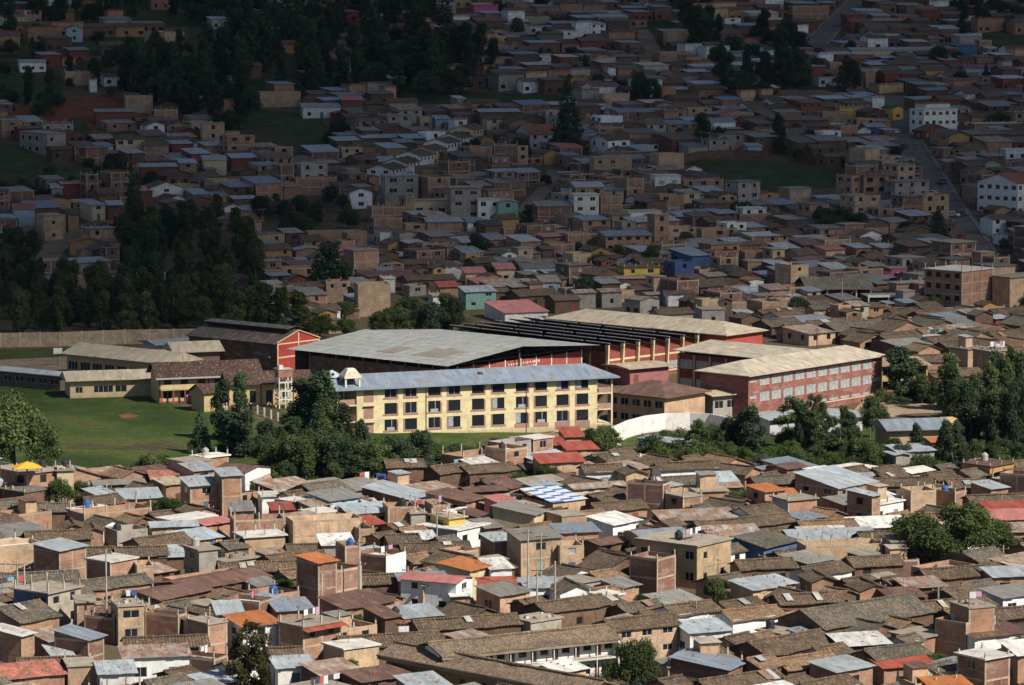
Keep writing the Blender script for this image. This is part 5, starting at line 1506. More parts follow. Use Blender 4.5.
def gallery_school():
    h = 5.3
    P, a, w, d = E(h, (148, 382), (159, 375.5), (252, 366), 17)
    w, d = 19.5, 8
    t = empty('gallery_school', P, a); mark_foot(P, a, w, d, h)
    fo = winrow(w, 6, .8, 2.3, .8)+[(w*i/6+.9, w*(i+1)/6-.9, 3.5, 4.8, 'wood') for i in range(6)]
    q = MB(); simple_walls(q, w, d, h, 'plaster', fo)
    q.poly([(0, d, h), (0, 0, h), (0, d/2, h+2)], 'plaster'); q.poly([(w, 0, h), (w, d, h), (w, d/2, h+2)], 'plaster')
    q.build('wall', t, (.56, .42, .2)); put_openings(t, (0, 0), (1, 0), fo)
    q = MB(); q.box(.1, -1.3, 2.55, w*.48, -.01, 2.72, 'plaster'); q.box(.1, -1.35, 2.73, w*.48, -1.2, 3.6, 'plaster'); q.build('balcony', t, (.66, .53, .27))
    for i in range(5): q = MB(); q.box(.1+i*w*.115, -1.33, 0, .35+i*w*.115, -1.1, 2.54, 'plaster'); q.build('post', t, (.3, .07, .05))
    q = MB()
    for x in (0, w*.48, w-.2): q.box(x, -.05, 0, x+.2, -.003, h, 'plaster')
    q.box(0, -.04, .0, w, -.004, .3, 'plaster'); q.build('maroon_trim', t, (.22, .05, .04))
    q = MB(); dr = 2/(d/2)
    slab_grid(q, (-.8, -1.0, h-.45), (w+.6, -1.0, h-.45), (-.8, d/2, h+2.05), (w+.6, d/2, h+2.05), 1.2, .12, .03, 'clay_tile', rg)
    slab_grid(q, (w+.6, d+.8, h-.35), (-.8, d+.8, h-.35), (w+.6, d/2, h+2.05), (-.8, d/2, h+2.05), 1.2, .12, .03, 'clay_tile', rg)
    q.build('roof', t, (.062, .034, .026))
    q = MB(); q.box(-.8, -1.12, h-.7, w+.6, -1.04, h-.4, 'paint'); q.build('gutter', t, (.42, .43, .43))
    reg(t, '', 'school', label='yellow two-storey gallery building with dark brown tile roof and pale gutter at the field edge')
    # lower wing with the small gable
    h2 = 4.4
    P2, a2, w2, d2 = E(h2, (213, 384), (228, 383), (300, 377), 12)
    t = empty('gallery_school', P2, a2); w2, d2 = 15.5, 7; mark_foot(P2, a2, w2, d2, h2)
    fo = winrow(w2, 5, .5, 2.9, .9, 'window')
    q = MB(); simple_walls(q, w2, d2, h2, 'plaster', fo); q.poly([(0, d2, h2), (0, 0, h2), (0, d2/2, h2+1.7)], 'plaster'); q.poly([(w2, 0, h2), (w2, d2, h2), (w2, d2/2, h2+1.7)], 'plaster'); q.build('wall', t, (.58, .44, .2)); put_openings(t, (0, 0), (1, 0), fo)
    for i in range(6): q = MB(); x = (w2-.2)*i/5; q.box(x, -.06, 0, x+.22, -.003, h2-.02, 'plaster'); q.build('maroon_trim', t, (.2, .05, .04))
    q = MB()
    slab_grid(q, (-.6, -.8, h2-.3), (w2+.6, -.8, h2-.3), (-.6, d2/2, h2+1.75), (w2+.6, d2/2, h2+1.75), 1.2, .12, .03, 'clay_tile', rg)
    slab_grid(q, (w2+.6, d2+.6, h2-.3), (-.6, d2+.6, h2-.3), (w2+.6, d2/2, h2+1.75), (-.6, d2/2, h2+1.75), 1.2, .12, .03, 'clay_tile', rg)
    q.build('roof', t, (.065, .036, .028))
    reg(t, '', 'school', label='single-storey yellow classrooms with maroon trim and dark tile roof behind the water tower')
    h3 = 3.8
    P3, a3, w3, d3 = E(h3, (193, 384), (204, 392), (226, 389), 32)
    t = empty('gable_wing', P3, a3); w3, d3 = 4.4, 5; mark_foot(P3, a3, w3, d3, h3)
    q = MB(); simple_walls(q, w3, d3, h3, 'plaster'); q.poly([(0, d3, h3), (0, 0, h3), (0, d3/2, h3+1.2)], 'plaster'); q.build('wall', t, (.5, .38, .2))
    q = MB(); slab_grid(q, (-.5, -.5, h3-.2), (w3+.5, -.5, h3-.2), (-.5, d3/2, h3+1.25), (w3+.5, d3/2, h3+1.25), 1.2, .12, .03, 'clay_tile', rg)
    slab_grid(q, (w3+.5, d3+.5, h3-.2), (-.5, d3+.5, h3-.2), (w3+.5, d3/2, h3+1.25), (-.5, d3/2, h3+1.25), 1.2, .12, .03, 'clay_tile', rg); q.build('roof', t, (.065, .036, .028))
    reg(t, '', 'annex', label='little gabled annex with dark tile roof in front of the yellow gallery building')
gallery_school()

def red_gable_hall():
    h = 6.0
    P, a, w, d = E(h, (197, 334), (277, 343.5), (322, 337), 50)
    w, d = 12.5, 25; rise = 2.1
    t = empty('red_gable_hall', P, a); mark_foot(P, a, w, d, h)
    q = MB(); wall_face(q, (0, 0), (1, 0), w, -1, h, [], 'plaster')
    q.poly([(0, 0, h), (w, 0, h), (w/2, 0, h+rise)], 'plaster'); q.build('gable_wall', t, (.36, .045, .035))
    q = MB(); wall_face(q, (0, d), (0, -1), d-.02, -1, h, [], 'brick'); wall_face(q, (w, 0), (0, 1), d, -1, h, [], 'brick'); wall_face(q, (w, d), (-1, 0), w, -1, h, [], 'brick'); q.poly([(w, d, h), (0, d, h), (w/2, d, h+rise)], 'brick'); q.build('wall', t, (.12, .07, .05))  # dark brown painted in for the shadow on the hall's left side
    q = MB()
    for x in (.0, w/2-.15, w-.3): q.box(x, -.08, 0, x+.3, -.004, h+(rise-.35 if abs(x-w/2) < 1 else -.1), 'plaster')
    q.box(.3, -.06, 2.9, w/2-.15, -.004, 3.2, 'plaster'); q.box(w/2+.15, -.06, 2.9, w-.3, -.004, 3.2, 'plaster'); q.box(.3, -.06, h-.35, w-.3, -.005, h-.1, 'plaster')
    q.build('cream_frame', t, (.68, .52, .28))
    q = MB(); dr = rise/(w/2)
    for s in (-1, 1):
        x0, x1 = (-.7, w/2) if s < 0 else (w+.7, w/2)
        p = [(x0, d+.5, h-.7*dr), (x0, -.15, h-.7*dr), (x1, -.15, h+rise), (x1, d+.5, h+rise)]
        if s > 0: p = p[::-1]
        q.poly([(v[0], v[1], v[2]+.12) for v in p], 'metal_sheet'); q.poly([(v[0], v[1], v[2]+.02) for v in p[::-1]], 'metal_sheet')
    q.build('roof', t, (.075, .065, .06), swap=True)
    q = MB(); x0, x1, xm = w/2-1.9, w/2+1.9, w/2; z = h+rise-.2
    for y0, y1 in ((1.2, d-.8),):
        q.hexa([(x0, y0, z+.0), (x1, y0, z), (x1, y1, z), (x0, y1, z), (x0, y0, z+.55), (x1, y0, z+.55), (x1, y1, z+.55), (x0, y1, z+.55)], 'dark_room')
        q.hexa([(x0-.5, y0-.5, z+.56), (xm, y0-.5, z+.95), (xm, y1+.5, z+.95), (x0-.5, y1+.5, z+.56), (x0-.5, y0-.5, z+.64), (xm, y0-.5, z+1.03), (xm, y1+.5, z+1.03), (x0-.5, y1+.5, z+.64)], 'metal_sheet')
        q.hexa([(xm, y0-.5, z+.95), (x1+.5, y0-.5, z+.56), (x1+.5, y1+.5, z+.56), (xm, y1+.5, z+.95), (xm, y0-.5, z+1.03), (x1+.5, y0-.5, z+.64), (x1+.5, y1+.5, z+.64), (xm, y1+.5, z+1.03)], 'metal_sheet')
    q.build('roof_monitor', t, (.085, .075, .07), swap=True)
    q = MB(); k = 1.0
    q.tube((-.1, -.14, h+.12), (w/2, -.14, h+rise+.1), .13, .13, 'plaster', 4); q.tube((w/2, -.14, h+rise+.1), (w+.1, -.14, h+.12), .13, .13, 'plaster', 4); q.build('verge_board', t, (.68, .5, .28))
    reg(t, '', 'hall', label='black-roofed hall with a bright red gable framed in cream beside the sports hall')
red_gable_hall()

def water_tower():
    P = at(279, 409); t = empty('water_tower', P, RAD(20)); w = 2.6
    q = MB()
    for x in (0, w-.22):
        for y in (0, w-.22): q.box(x, y, 0, x+.22, y+.22, 5.9, 'concrete')
    for z in (1.6, 3.2, 4.8):
        q.box(.22, 0.01, z, w-.22, .2, z+.25, 'concrete'); q.box(.22, w-.2, z, w-.22, w-.01, z+.25, 'concrete'); q.box(0.01, .22, z, .2, w-.22, z+.25, 'concrete'); q.box(w-.2, .22, z, w-.01, w-.22, z+.25, 'concrete')
    q.box(w/2-.1, 0.02, 0, w/2+.1, .18, 4.8, 'concrete')
    q.build('frame', t, (.62, .6, .55))
    q = MB(); q.box(-.05, -.05, 5.9, w+.05, w+.05, 7.3, 'brick'); q.build('tank_box', t, (.32, .15, .11))
    q = MB(); q.box(-.15, -.15, 7.3, w+.15, w+.15, 7.42, 'concrete'); q.build('tank_lid', t, (.4, .36, .3))
    q = MB(); q.box(.2, .4, 7.42, 1.0, 1.4, 8.1, 'paint'); q.build('small_tank', t, (.6, .6, .62))
    reg(t, '', 'water tower', label='white concrete frame water tower with a brick tank on top beside the field')
water_tower()

# --- walls and fences along picture lines
def poly_wall(name, pts, h, th, mat, col, label, pier=None, piercol=None, cat='wall', zoff=0):
    W_ = [at(*p) for p in pts]; O = W_[0].copy(); t = empty(name, O)
    q = MB(); pr = MB()
    for i in range(len(W_)-1):
        A, B_ = W_[i], W_[i+1]; n = max(1, int((B_-A).length/6))
        for k in range(n):
            p0 = A.lerp(B_, k/n); p1 = A.lerp(B_, (k+1)/n); z0 = terr(p0.x, p0.y); z1 = terr(p1.x, p1.y)
            dv = (p1-p0); dv.z = 0; dv.normalize(); nv = Vector((-dv.y, dv.x, 0))*(th/2)
            a0, a1, b1, b0 = p0-nv, p1-nv, p1+nv, p0+nv
            ps = [(a0, z0), (a1, z1), (b1, z1), (b0, z0)]
            q.hexa([(v.x-O.x, v.y-O.y, z-O.z-1) for v, z in ps]+[(v.x-O.x, v.y-O.y, z-O.z+h) for v, z in ps], mat)
        if pier:
            n = max(1, int((B_-A).length/pier))
            for k in range(1 if i else 0, n+1):
                p = A.lerp(B_, k/n); z = terr(p.x, p.y)-O.z; x, y = p.x-O.x, p.y-O.y; r = th/2+.09
                pr.box(x-r, y-r, z-1, x+r, y+r, z+h+.08, 'concrete')
    q.build('wall_panel', t, col)
    if pier: pr.build('pier', t, piercol or (.5, .42, .3))
    reg(t, '', cat, label=label)
    return W_
poly_wall('perimeter_wall', [(-40, 348), (60, 346.5), (125, 344), (198, 343)], 3.1, .2, 'adobe', (.46, .35, .235), 'long sandy perimeter wall of even panels in front of the dark trees', 4.0, (.62, .5, .35))
poly_wall('white_wall', [(600, 452), (614, 444), (627, 438), (645, 433), (665, 430.5), (690, 430), (710, 431), (725, 434), (738, 438)], 3.1, .3, 'plaster', (.74, .73, .7), 'bright white curving boundary wall below the brick classrooms')
poly_wall('cream_wall', [(596, 458), (606, 452), (620, 446)], 2.4, .3, 'plaster', (.6, .55, .42), 'short cream wall at the end of the white curving wall')
poly_wall('adobe_wall', [(668, 166), (700, 160), (735, 158), (768, 160)], 2.6, .3, 'adobe', COL['adobe'], 'adobe wall along the green field on the hillside')
poly_wall('stone_wall', [(965, 78), (990, 75), (1030, 78)], 3.4, .3, 'adobe', (.34, .27, .2), 'tall sand-coloured wall near the top corner of the hillside')
poly_wall('brick_wall', [(822, 321), (850, 320), (887, 319)], 3.4, .2, 'brick', COL['brick'], 'long low brick wall in front of the open shed with white posts', 5)
def post_fence(name, pts, n, h, label, rails=True):
    W_ = [at(*p) for p in pts]; O = W_[0].copy(); t = empty(name, O)
    for i in range(len(W_)-1):
        A, B_ = W_[i], W_[i+1]; m = n[i]
        for k in range(m+(1 if i == len(W_)-2 else 0)):
            p = A.lerp(B_, k/m)-O; q = MB(); q.box(-.14, -.14, -.4, .14, .14, h, 'plaster'); q.build('post', t, (.6, .58, .54), loc=p)
        if rails:
            q = MB(); a_, b_ = A-O, B_-O
            for z in (.4, .95, h-.25): q.tube((a_.x, a_.y, a_.z+z), (b_.x, b_.y, b_.z+z), .025, .025, 'metal_dark', 4)
            q.build('rail', t)
    reg(t, '', 'fence', label=label)
post_fence('post_fence', [(251, 412), (285, 424), (300, 430)], [5, 2], 1.7, 'row of stout white concrete fence posts under the water tower')
post_fence('post_fence', [(144, 391), (156, 395), (180, 400), (203, 408), (251, 412)], [2, 4, 3, 6], 1.5, 'thin white post fence along the football field in front of the yellow gallery')
poly_wall('patched_fence', [(157, 393), (176, 399), (197, 405)], 1.7, .1, 'brick', (.3, .2, .15), 'patched brown board fence below the yellow balcony')

# --- basketball hoop at the dirt court
P = at(58, 366); t = empty('basketball_hoop', P, RAD(15))
q = MB(); q.tube((0, .6, 0), (0, .6, 2.9), .07, .07, 'metal_dark', 6); q.tube((0, .6, 2.9), (0, 0, 3.1), .05, .05, 'metal_dark', 6); q.build('post', t)
q = MB(); q.box(-.9, -.05, 2.5, .9, 0, 3.7, 'paint'); q.build('backboard', t, (.72, .72, .7))
q = MB()
for i in range(10):
    a0, a1 = 2*math.pi*i/10, 2*math.pi*(i+1)/10; q.tube((.23*math.cos(a0), -.3+.23*math.sin(a0), 2.75), (.23*math.cos(a1), -.3+.23*math.sin(a1), 2.75), .02, .02, 'paint', 4)
q.build('hoop', t, (.5, .1, .04)); reg(t, '', 'basketball hoop', label='white basketball backboard on its post on the dirt court')

# --- arcaded yellow school by the paved court
def arcade():
    h = 5.6; P, a, w, d = E(h, (878, 362), (881, 366), (925, 360), 14)
    w, d = 9.5, 6.5; t = empty('arcade_school', P, a); mark_foot(P, a, w, d, h)
    q = MB(); wall_face(q, (0, d), (0, -1), d, -1, h, [], 'plaster'); wall_face(q, (w, 0), (0, 1), d, -1, h, [], 'plaster'); wall_face(q, (w, d), (-1, 0), w, -1, h, [], 'plaster'); wall_face(q, (0, 1.8), (1, 0), w, -1, h, winrow(w, 3, .8, 2.3)+winrow(w, 3, 3.6, 4.9), 'plaster'); q.build('wall', t, (.36, .25, .1))
    put_openings(t, (0, 1.8), (1, 0), winrow(w, 3, .8, 2.3)+winrow(w, 3, 3.6, 4.9))
    q = MB(); q.box(0, -.1, 2.6, w, 1.79, 2.8, 'plaster'); q.box(0, -.12, 2.81, w, .05, 3.7, 'plaster'); q.build('balcony', t, (.5, .38, .16))
    for i in range(4):
        x = (w-.3)*i/3; q = MB(); q.box(x, -.08, 0, x+.3, .2, 2.59, 'plaster'); q.box(x, -.06, 3.71, x+.3, .2, h, 'plaster'); q.build('pillar', t, (.48, .35, .13))
    q = MB(); q.box(.3, -.05, 0, w*.6, .1, .9, 'plaster'); q.build('low_wall', t, (.36, .09, .07))
    q = MB(); sheets(q, -.6, w+.6, -.7, d+.4, lambda x, y: h+.05+y*.1, 'rusty_sheet', rg); q.build('roof', t, (.5, .43, .32))
    reg(t, '', 'school', label='golden yellow two-storey arcade building behind a tree beside the red school')
arcade()
# blue-roofed warehouse and white kiosk
P, a, w, d = E(4.6, (883, 424), (890, 427), (943, 424), 12)
hip_block('warehouse', P, a, 10.5, 8, 4.0, 'bluegrey', (.45, .33, .2), 1.3, 'ochre warehouse with a clean blue-grey roof behind the row of trees', 'warehouse', hip=False)
P = at(945, 445); t = empty('kiosk', P, RAD(14))
q = MB(); simple_walls(q, 2.0, 2.0, 3.8, 'plaster', [(.5, 1.4, 1.8, 3.0, 'hole')]); q.build('wall', t, (.75, .73, .68))
q = MB(); q.box(-.15, -.15, 3.8, 2.15, 2.15, 4.6, 'plaster'); q.build('parapet', t, (.72, .5, .22)); put_openings(t, (0, 0), (1, 0), [(.5, 1.4, 1.8, 3.0, 'hole')])
reg(t, '', 'kiosk', label='small white tower with an orange-cream top in front of the blue-grey warehouse')
# terraces below the white wall
P, a, w, d = E(2.2, (662, 431), (672, 443), (690, 440), 40)
hip_block('terrace_shed', P, a, 4, 7, 2.2, 'silver', COL['adobe'], .3, 'low grey striped sheet-roof terrace under the white curving wall', 'shed', hip=False)
for i, (l, c, r) in enumerate((((752, 414), (770, 420), (800, 414)), ((801, 412), (815, 420), (852, 414)))):
    P, a, w, d = E(2.8, l, c, r, 30)
    hip_block('storage_shed', P, a, max(6, w), max(5, d), 2.8, 'silver', (.5, .5, .5), .4, ('pale grey sheet roof shed glimpsed behind the tall thin gum tree', 'second pale grey sheet roof shed behind the trees, below the red school')[i], 'shed', hip=False)

# --- open shed with white posts, and its white-framed neighbour
def open_shed():
    P = at(812, 309); s = scale_at(P); a = RAD(8); w = 61/s; d = 12; h = 4.6
    t = empty('open_shed', P, a); mark_foot(P, a, w, d, h)
    q = MB(); wall_face(q, (0, d), (0, -1), d, -1, h, [], 'brick'); wall_face(q, (w, 0), (0, 1), d, -1, h, [], 'brick'); wall_face(q, (w, d), (-1, 0), w, -1, h+.6, [], 'brick'); q.build('wall', t, COL['brick'])
    for i in range(5): q = MB(); x = (w-.35)*i/4; q.box(x, 0, 0, x+.35, .35, h, 'plaster'); q.build('white_post', t, (.66, .66, .64))
    q = MB(); slab_grid(q, (-1.5, -.6, h), (w+.6, -.6, h), (-1.5, d*.55, h+2.4), (w+.6, d*.55, h+2.4), 1.5, .15, .06, 'clay_tile', rg)
    slab_grid(q, (w+.6, d+.5, h+.4), (-1.5, d+.5, h+.4), (w+.6, d*.55, h+2.4), (-1.5, d*.55, h+2.4), 1.5, .15, .06, 'clay_tile', rg); q.build('roof', t, (.16, .14, .11))
    reg(t, '', 'shed', label='wide open-fronted shed with white posts and a grey tile roof')
    P = at(868, 313); t = empty('white_frame_shed', P, RAD(8)); s = scale_at(P); w = 38/s; mark_foot(P, RAD(8), w, 8, 4)
    q = MB(); q.box(0, 0, 3.6, w, .3, 4.1, 'plaster'); q.box(0, 0, 0, .3, .3, 3.6, 'plaster'); q.box(w*.55, 0, 0, w*.55+.3, .3, 3.6, 'plaster'); q.box(w-.3, 0, 0, w, .3, 3.6, 'plaster'); q.build('white_frame', t, (.74, .74, .72))
    q = MB(); wall_face(q, (.3, 2.5), (1, 0), w*.5, -1, 3.6, [], 'brick'); wall_face(q, (w, 8), (-1, 0), w, -1, 3.6, [], 'brick'); wall_face(q, (0, 8), (0, -1), 7.7, -1, 3.6, [], 'brick'); wall_face(q, (w, .3), (0, 1), 7.7, -1, 3.6, [], 'brick'); q.build('wall', t, COL['adobe'])
    q = MB(); q.box(0, .3, 3.6, w, 8, 3.8, 'concrete'); q.build('roof', t, (.3, .27, .22))
    reg(t, '', 'shed', label='garage with a thick white front frame beside the open shed')
open_shed()

# --- foreground colonial galleries
def gallery_house():
    P = at_top(440, 655, 4.9); Q = at_top(614, 637, 4.9)
    a = math.atan2(Q.y-P.y, Q.x-P.x); w = math.hypot(Q.y-P.y, Q.x-P.x); d = 6.5; h = 5.0
    d = 5.2
    t = empty('gallery_house', P, a); mark_foot(P, a, w, d, h)
    n = 8; st = w/n; fo = []
    for i in range(n):
        x = i*st; z = 2.85
        fo.append((x+.35, x+1.15, z+.05, z+1.9, 'door')); fo.append((x+1.6, x+st-.15, z+.7, z+1.75, 'window'))
        if i > 3: fo.append((x+.3, x+.9, .1, 1.9, 'door')); fo.append((x+1.2, x+st-.3, .7, 1.9, 'window'))
    q = MB(); simple_walls(q, w, d, h, 'plaster', fo); q.poly([(0, d, h), (0, 0, h), (0, d/2, h+.55)], 'plaster'); q.poly([(w, 0, h), (w, d, h), (w, d/2, h+.55)], 'plaster'); q.build('wall', t, (.8, .8, .8)); put_openings(t, (0, 0), (1, 0), fo, (.16, .05, .035))
    q = MB(); q.box(0, -1.1, 2.6, w, -.001, 2.8, 'plaster'); q.build('balcony_floor', t, (.6, .57, .5))
    for i in range(n+1): q = MB(); x = min(i*st, w-.12); q.box(x, -1.05, 0, x+.12, -.93, h-.42, 'plaster'); q.build('gallery_post', t, (.6, .58, .54))
    q = MB()
    for z in (3.1, 3.45, 3.7): q.box(0, -1.01, z, w, -.97, z+.04, 'metal_dark')
    q.build('railing', t)
    q = MB(); wall_face(q, (w+.02, -1.4), (0, 1), 1.4, 0, h, [], 'plaster'); q.box(w-.2, -1.4, 0, w, -.002, h-.3, 'plaster'); q.build('end_wall', t, (.76, .76, .75))
    q = MB(); q.box(-.3, -1.25, h-.5, w+.4, -1.15, h-.12, 'plaster'); q.box(-.3, -1.14, h-.4, w+.4, -.01, h-.34, 'plaster'); q.build('eave_board', t, (.25, .2, .15))
    q = MB()
    slab_grid(q, (-.4, -1.3, h-.05), (w+.5, -1.3, h-.05), (-.4, d/2, h+.9), (w+.5, d/2, h+.9), .8, .14, .07, 'clay_tile', rg)
    slab_grid(q, (w+.5, d+.6, h), (-.4, d+.6, h), (w+.5, d/2, h+.9), (-.4, d/2, h+.9), .8, .14, .07, 'clay_tile', rg)
    q.tube((-.4, d/2, h+.95), (w+.5, d/2, h+.95), .18, .18, 'clay_tile', 6)
    q.build('roof', t, (.19, .14, .095))
    reg(t, '', 'house', label='long white gallery house with balcony, brown doors and mossy tile roof')
    # ochre wing running towards the viewer
    h = 4.2
    P = at_top(589, 690, h); Q = at_top(386, 652, h)
    v = Vector((Q.x-P.x, Q.y-P.y)); a = math.atan2(-v.x, v.y); d = v.length; w = 4.0
    t = empty('ochre_wing_house', P, a); mark_foot(P, a, w, d, h)
    lo = [(x, x+.9, 1.6, 2.7, 'wood') for x in [2+i*3.3 for i in range(int((d-3)/3.3))]]
    q = MB(); simple_walls(q, w, d, h, 'plaster', (), lo); q.poly([(0, 0, h), (w, 0, h), (w/2, 0, h+.7)], 'plaster'); q.poly([(w, d, h), (0, d, h), (w/2, d, h+.7)], 'plaster'); q.build('wall', t, (.42, .27, .13)); put_openings(t, (0, d), (0, -1), lo)
    q = MB(); q.box(-1.0, -.5, h-.75, -.9, d+.5, h-.2, 'plaster'); q.box(-.89, -.5, h-.5, -.01, d+.5, h-.42, 'plaster'); q.build('eave_board', t, (.24, .18, .13))
    q = MB()
    slab_grid(q, (-1.05, d+.6, h-.3), (-1.05, -.6, h-.3), (w/2, d+.6, h+.85), (w/2, -.6, h+.85), .8, .14, .07, 'clay_tile', rg)
    slab_grid(q, (w+.6, -.6, h-.1), (w+.6, d+.6, h-.1), (w/2, -.6, h+.85), (w/2, d+.6, h+.85), .8, .14, .07, 'clay_tile', rg)
    q.tube((w/2, -.6, h+.9), (w/2, d+.6, h+.9), .18, .18, 'clay_tile', 6)
    q.build('roof', t, (.2, .145, .1), swap=True)
    reg(t, '', 'house', label='long ochre-walled wing whose tile roof runs diagonally down to the bottom edge')
gallery_house()

# --- house with the blue and white striped sheets, and the orange parasol
def striped_house():
    h = 2.9; P = at_top(553, 503, h); s = scale_at(P); a = RAD(38); w = 33/s/math.cos(a); d = 7.6
    t = empty('striped_roof_house', P, a); mark_foot(P, a, w, d, h)
    q = MB(); simple_walls(q, w, d, h, 'brick', [(w*.3, w*.3+1.1, 1.0, 2.0, 'window')]); q.build('wall', t, COL['palebrick']); put_openings(t, (0, 0), (1, 0), [(w*.3, w*.3+1.1, 1.0, 2.0, 'window')])
    q = MB(); n = 12
    for i in range(n):
        y0, y1 = -.3+(d+.6)*i/n, -.3+(d+.6)*(i+1)/n
        for j in range(3):
            x0, x1 = -.3+(w+.6)*j/3, -.3+(w+.6)*(j+1)/3
            z = h+.05+(i % 2)*.02+j*.005+(.5 if j == 1 else .25)*0
            zt = lambda x, y: h+.1+y*.14
            q.hexa([(x0, y0, zt(x0, y0)), (x1, y0, zt(x1, y0)), (x1, y1, zt(x1, y1)), (x0, y1, zt(x0, y1)), (x0, y0, zt(x0, y0)+.03+(i % 2)*.01), (x1, y0, zt(x1, y0)+.03+(i % 2)*.01), (x1, y1, zt(x1, y1)+.03+(i % 2)*.01), (x0, y1, zt(x0, y1)+.03+(i % 2)*.01)], 'blue_paint' if (i+j*2) % 3 == 0 else 'white_paint')
    q.build('roof', t)
    reg(t, '', 'house', label='low house whose roof is striped in bright blue and white sheets')
m_simple('blue_paint', (.05, .15, .42), .5, .2); m_simple('white_paint', (.6, .62, .64), .5, .2)
striped_house()
P = at_top(26, 474, 5.6)
t = empty('parasol_canopy', Vector((P.x, P.y+1.5, 5.45)), RAD(20))
q = MB()
for i in range(4):
    x, y = (1.9 if i % 2 else -1.9), (1.5 if i > 1 else -1.5); q.tube((x, y, -.1), (x, y, 1.0), .05, .05, 'metal_dark', 5)
q.build('post', t)
q = MB(); c0 = (0, 0, 1.9); r0 = [(-2.2, -1.8, 1.0), (2.2, -1.8, 1.0), (2.2, 1.8, 1.0), (-2.2, 1.8, 1.0)]
r1 = [(x*.97, y*.97, z-.05) for x, y, z in r0]
for i in range(4): q.poly([r0[i], r0[(i+1) % 4], c0], 'paint'); q.poly([r1[(i+1) % 4], r1[i], (0, 0, 1.84)], 'paint'); q.poly([r1[i], r1[(i+1) % 4], r0[(i+1) % 4], r0[i]], 'paint')
q.build('canopy', t, (.85, .4, .03)); reg(t, '', 'canopy', label='bright orange-yellow four-sided canopy on a brick house terrace')
# ------------------------------------------------------------------ trees
def leaf_mesh(name, blobs, n, size, mat, seed, drip=0.0, shell=.55):
    r = np.random.RandomState(seed)
    B = np.array(blobs, dtype=float)
    wts = (B[:, 3]*B[:, 4]*B[:, 5])**(2/3.0); wts /= wts.sum()
    idx = r.choice(len(B), n, p=wts)
    dirs = r.normal(size=(n, 3)); dirs /= np.linalg.norm(dirs, axis=1)[:, None]
    rad = shell+(1-shell)*r.rand(n)**.7
    rad *= 1+.16*r.normal(size=n)
    c = B[idx, :3]+dirs*B[idx, 3:6]*rad[:, None]
    c[:, 2] -= drip*r.rand(n)
    nrm = dirs*.9+r.normal(size=(n, 3))*.65; nrm[:, 2] += .3; nrm /= np.linalg.norm(nrm, axis=1)[:, None]
    tmp = r.normal(size=(n, 3)); a = np.cross(nrm, tmp); a /= np.linalg.norm(a, axis=1)[:, None]; b = np.cross(nrm, a)
    s = size*(.5+r.rand(n))[:, None]
    el = 1.0+.9*r.rand(n)[:, None]
    V = np.empty((n*4, 3)); V[0::4] = c-a*s*el*.5-b*s*.12; V[1::4] = c-a*s*.05-b*s*.5; V[2::4] = c+a*s*el*.5+b*s*.1; V[3::4] = c+a*s*.02+b*s*.5
    me = bpy.data.meshes.new(name)
    me.vertices.add(n*4); me.vertices.foreach_set('co', V.ravel())
    me.loops.add(n*4); me.loops.foreach_set('vertex_index', np.arange(n*4, dtype=np.int32))
    me.polygons.add(n); me.polygons.foreach_set('loop_start', np.arange(0, n*4, 4, dtype=np.int32)); me.polygons.foreach_set('loop_total', np.full(n, 4, dtype=np.int32))
    me.materials.append(MATS[mat]); me.update(); me.validate()
    return me

def trunk_mesh(blobs, h, r0, mat, rng, forks=7):
    q = MB(); pts = [Vector((rng.uniform(-.1, .1)*i*.4, rng.uniform(-.1, .1)*i*.4, h*i/5)) for i in range(6)]
    pts[0] = Vector((0, 0, -.6))
    for i in range(5): q.tube(pts[i], pts[i+1], r0*(1-i/6), r0*(1-(i+1)/6), mat, 7, cap=False)
    for b in sorted(blobs, key=lambda b: -b[3])[:forks]:
        z = max(.25*h, min(h*.8, b[2]-b[5]*1.2)); k = min(4, int(z/h*5)); s = pts[k].lerp(pts[k+1], z/h*5-k)
        m_ = s.lerp(Vector(b[:3]), .55)+Vector((0, 0, -.1))
        q.tube(s, m_, r0*.42, r0*.28, mat, 5, cap=False); q.tube(m_, b[:3], r0*.28, r0*.1, mat, 5, cap=False)
    return q.data('trunk')

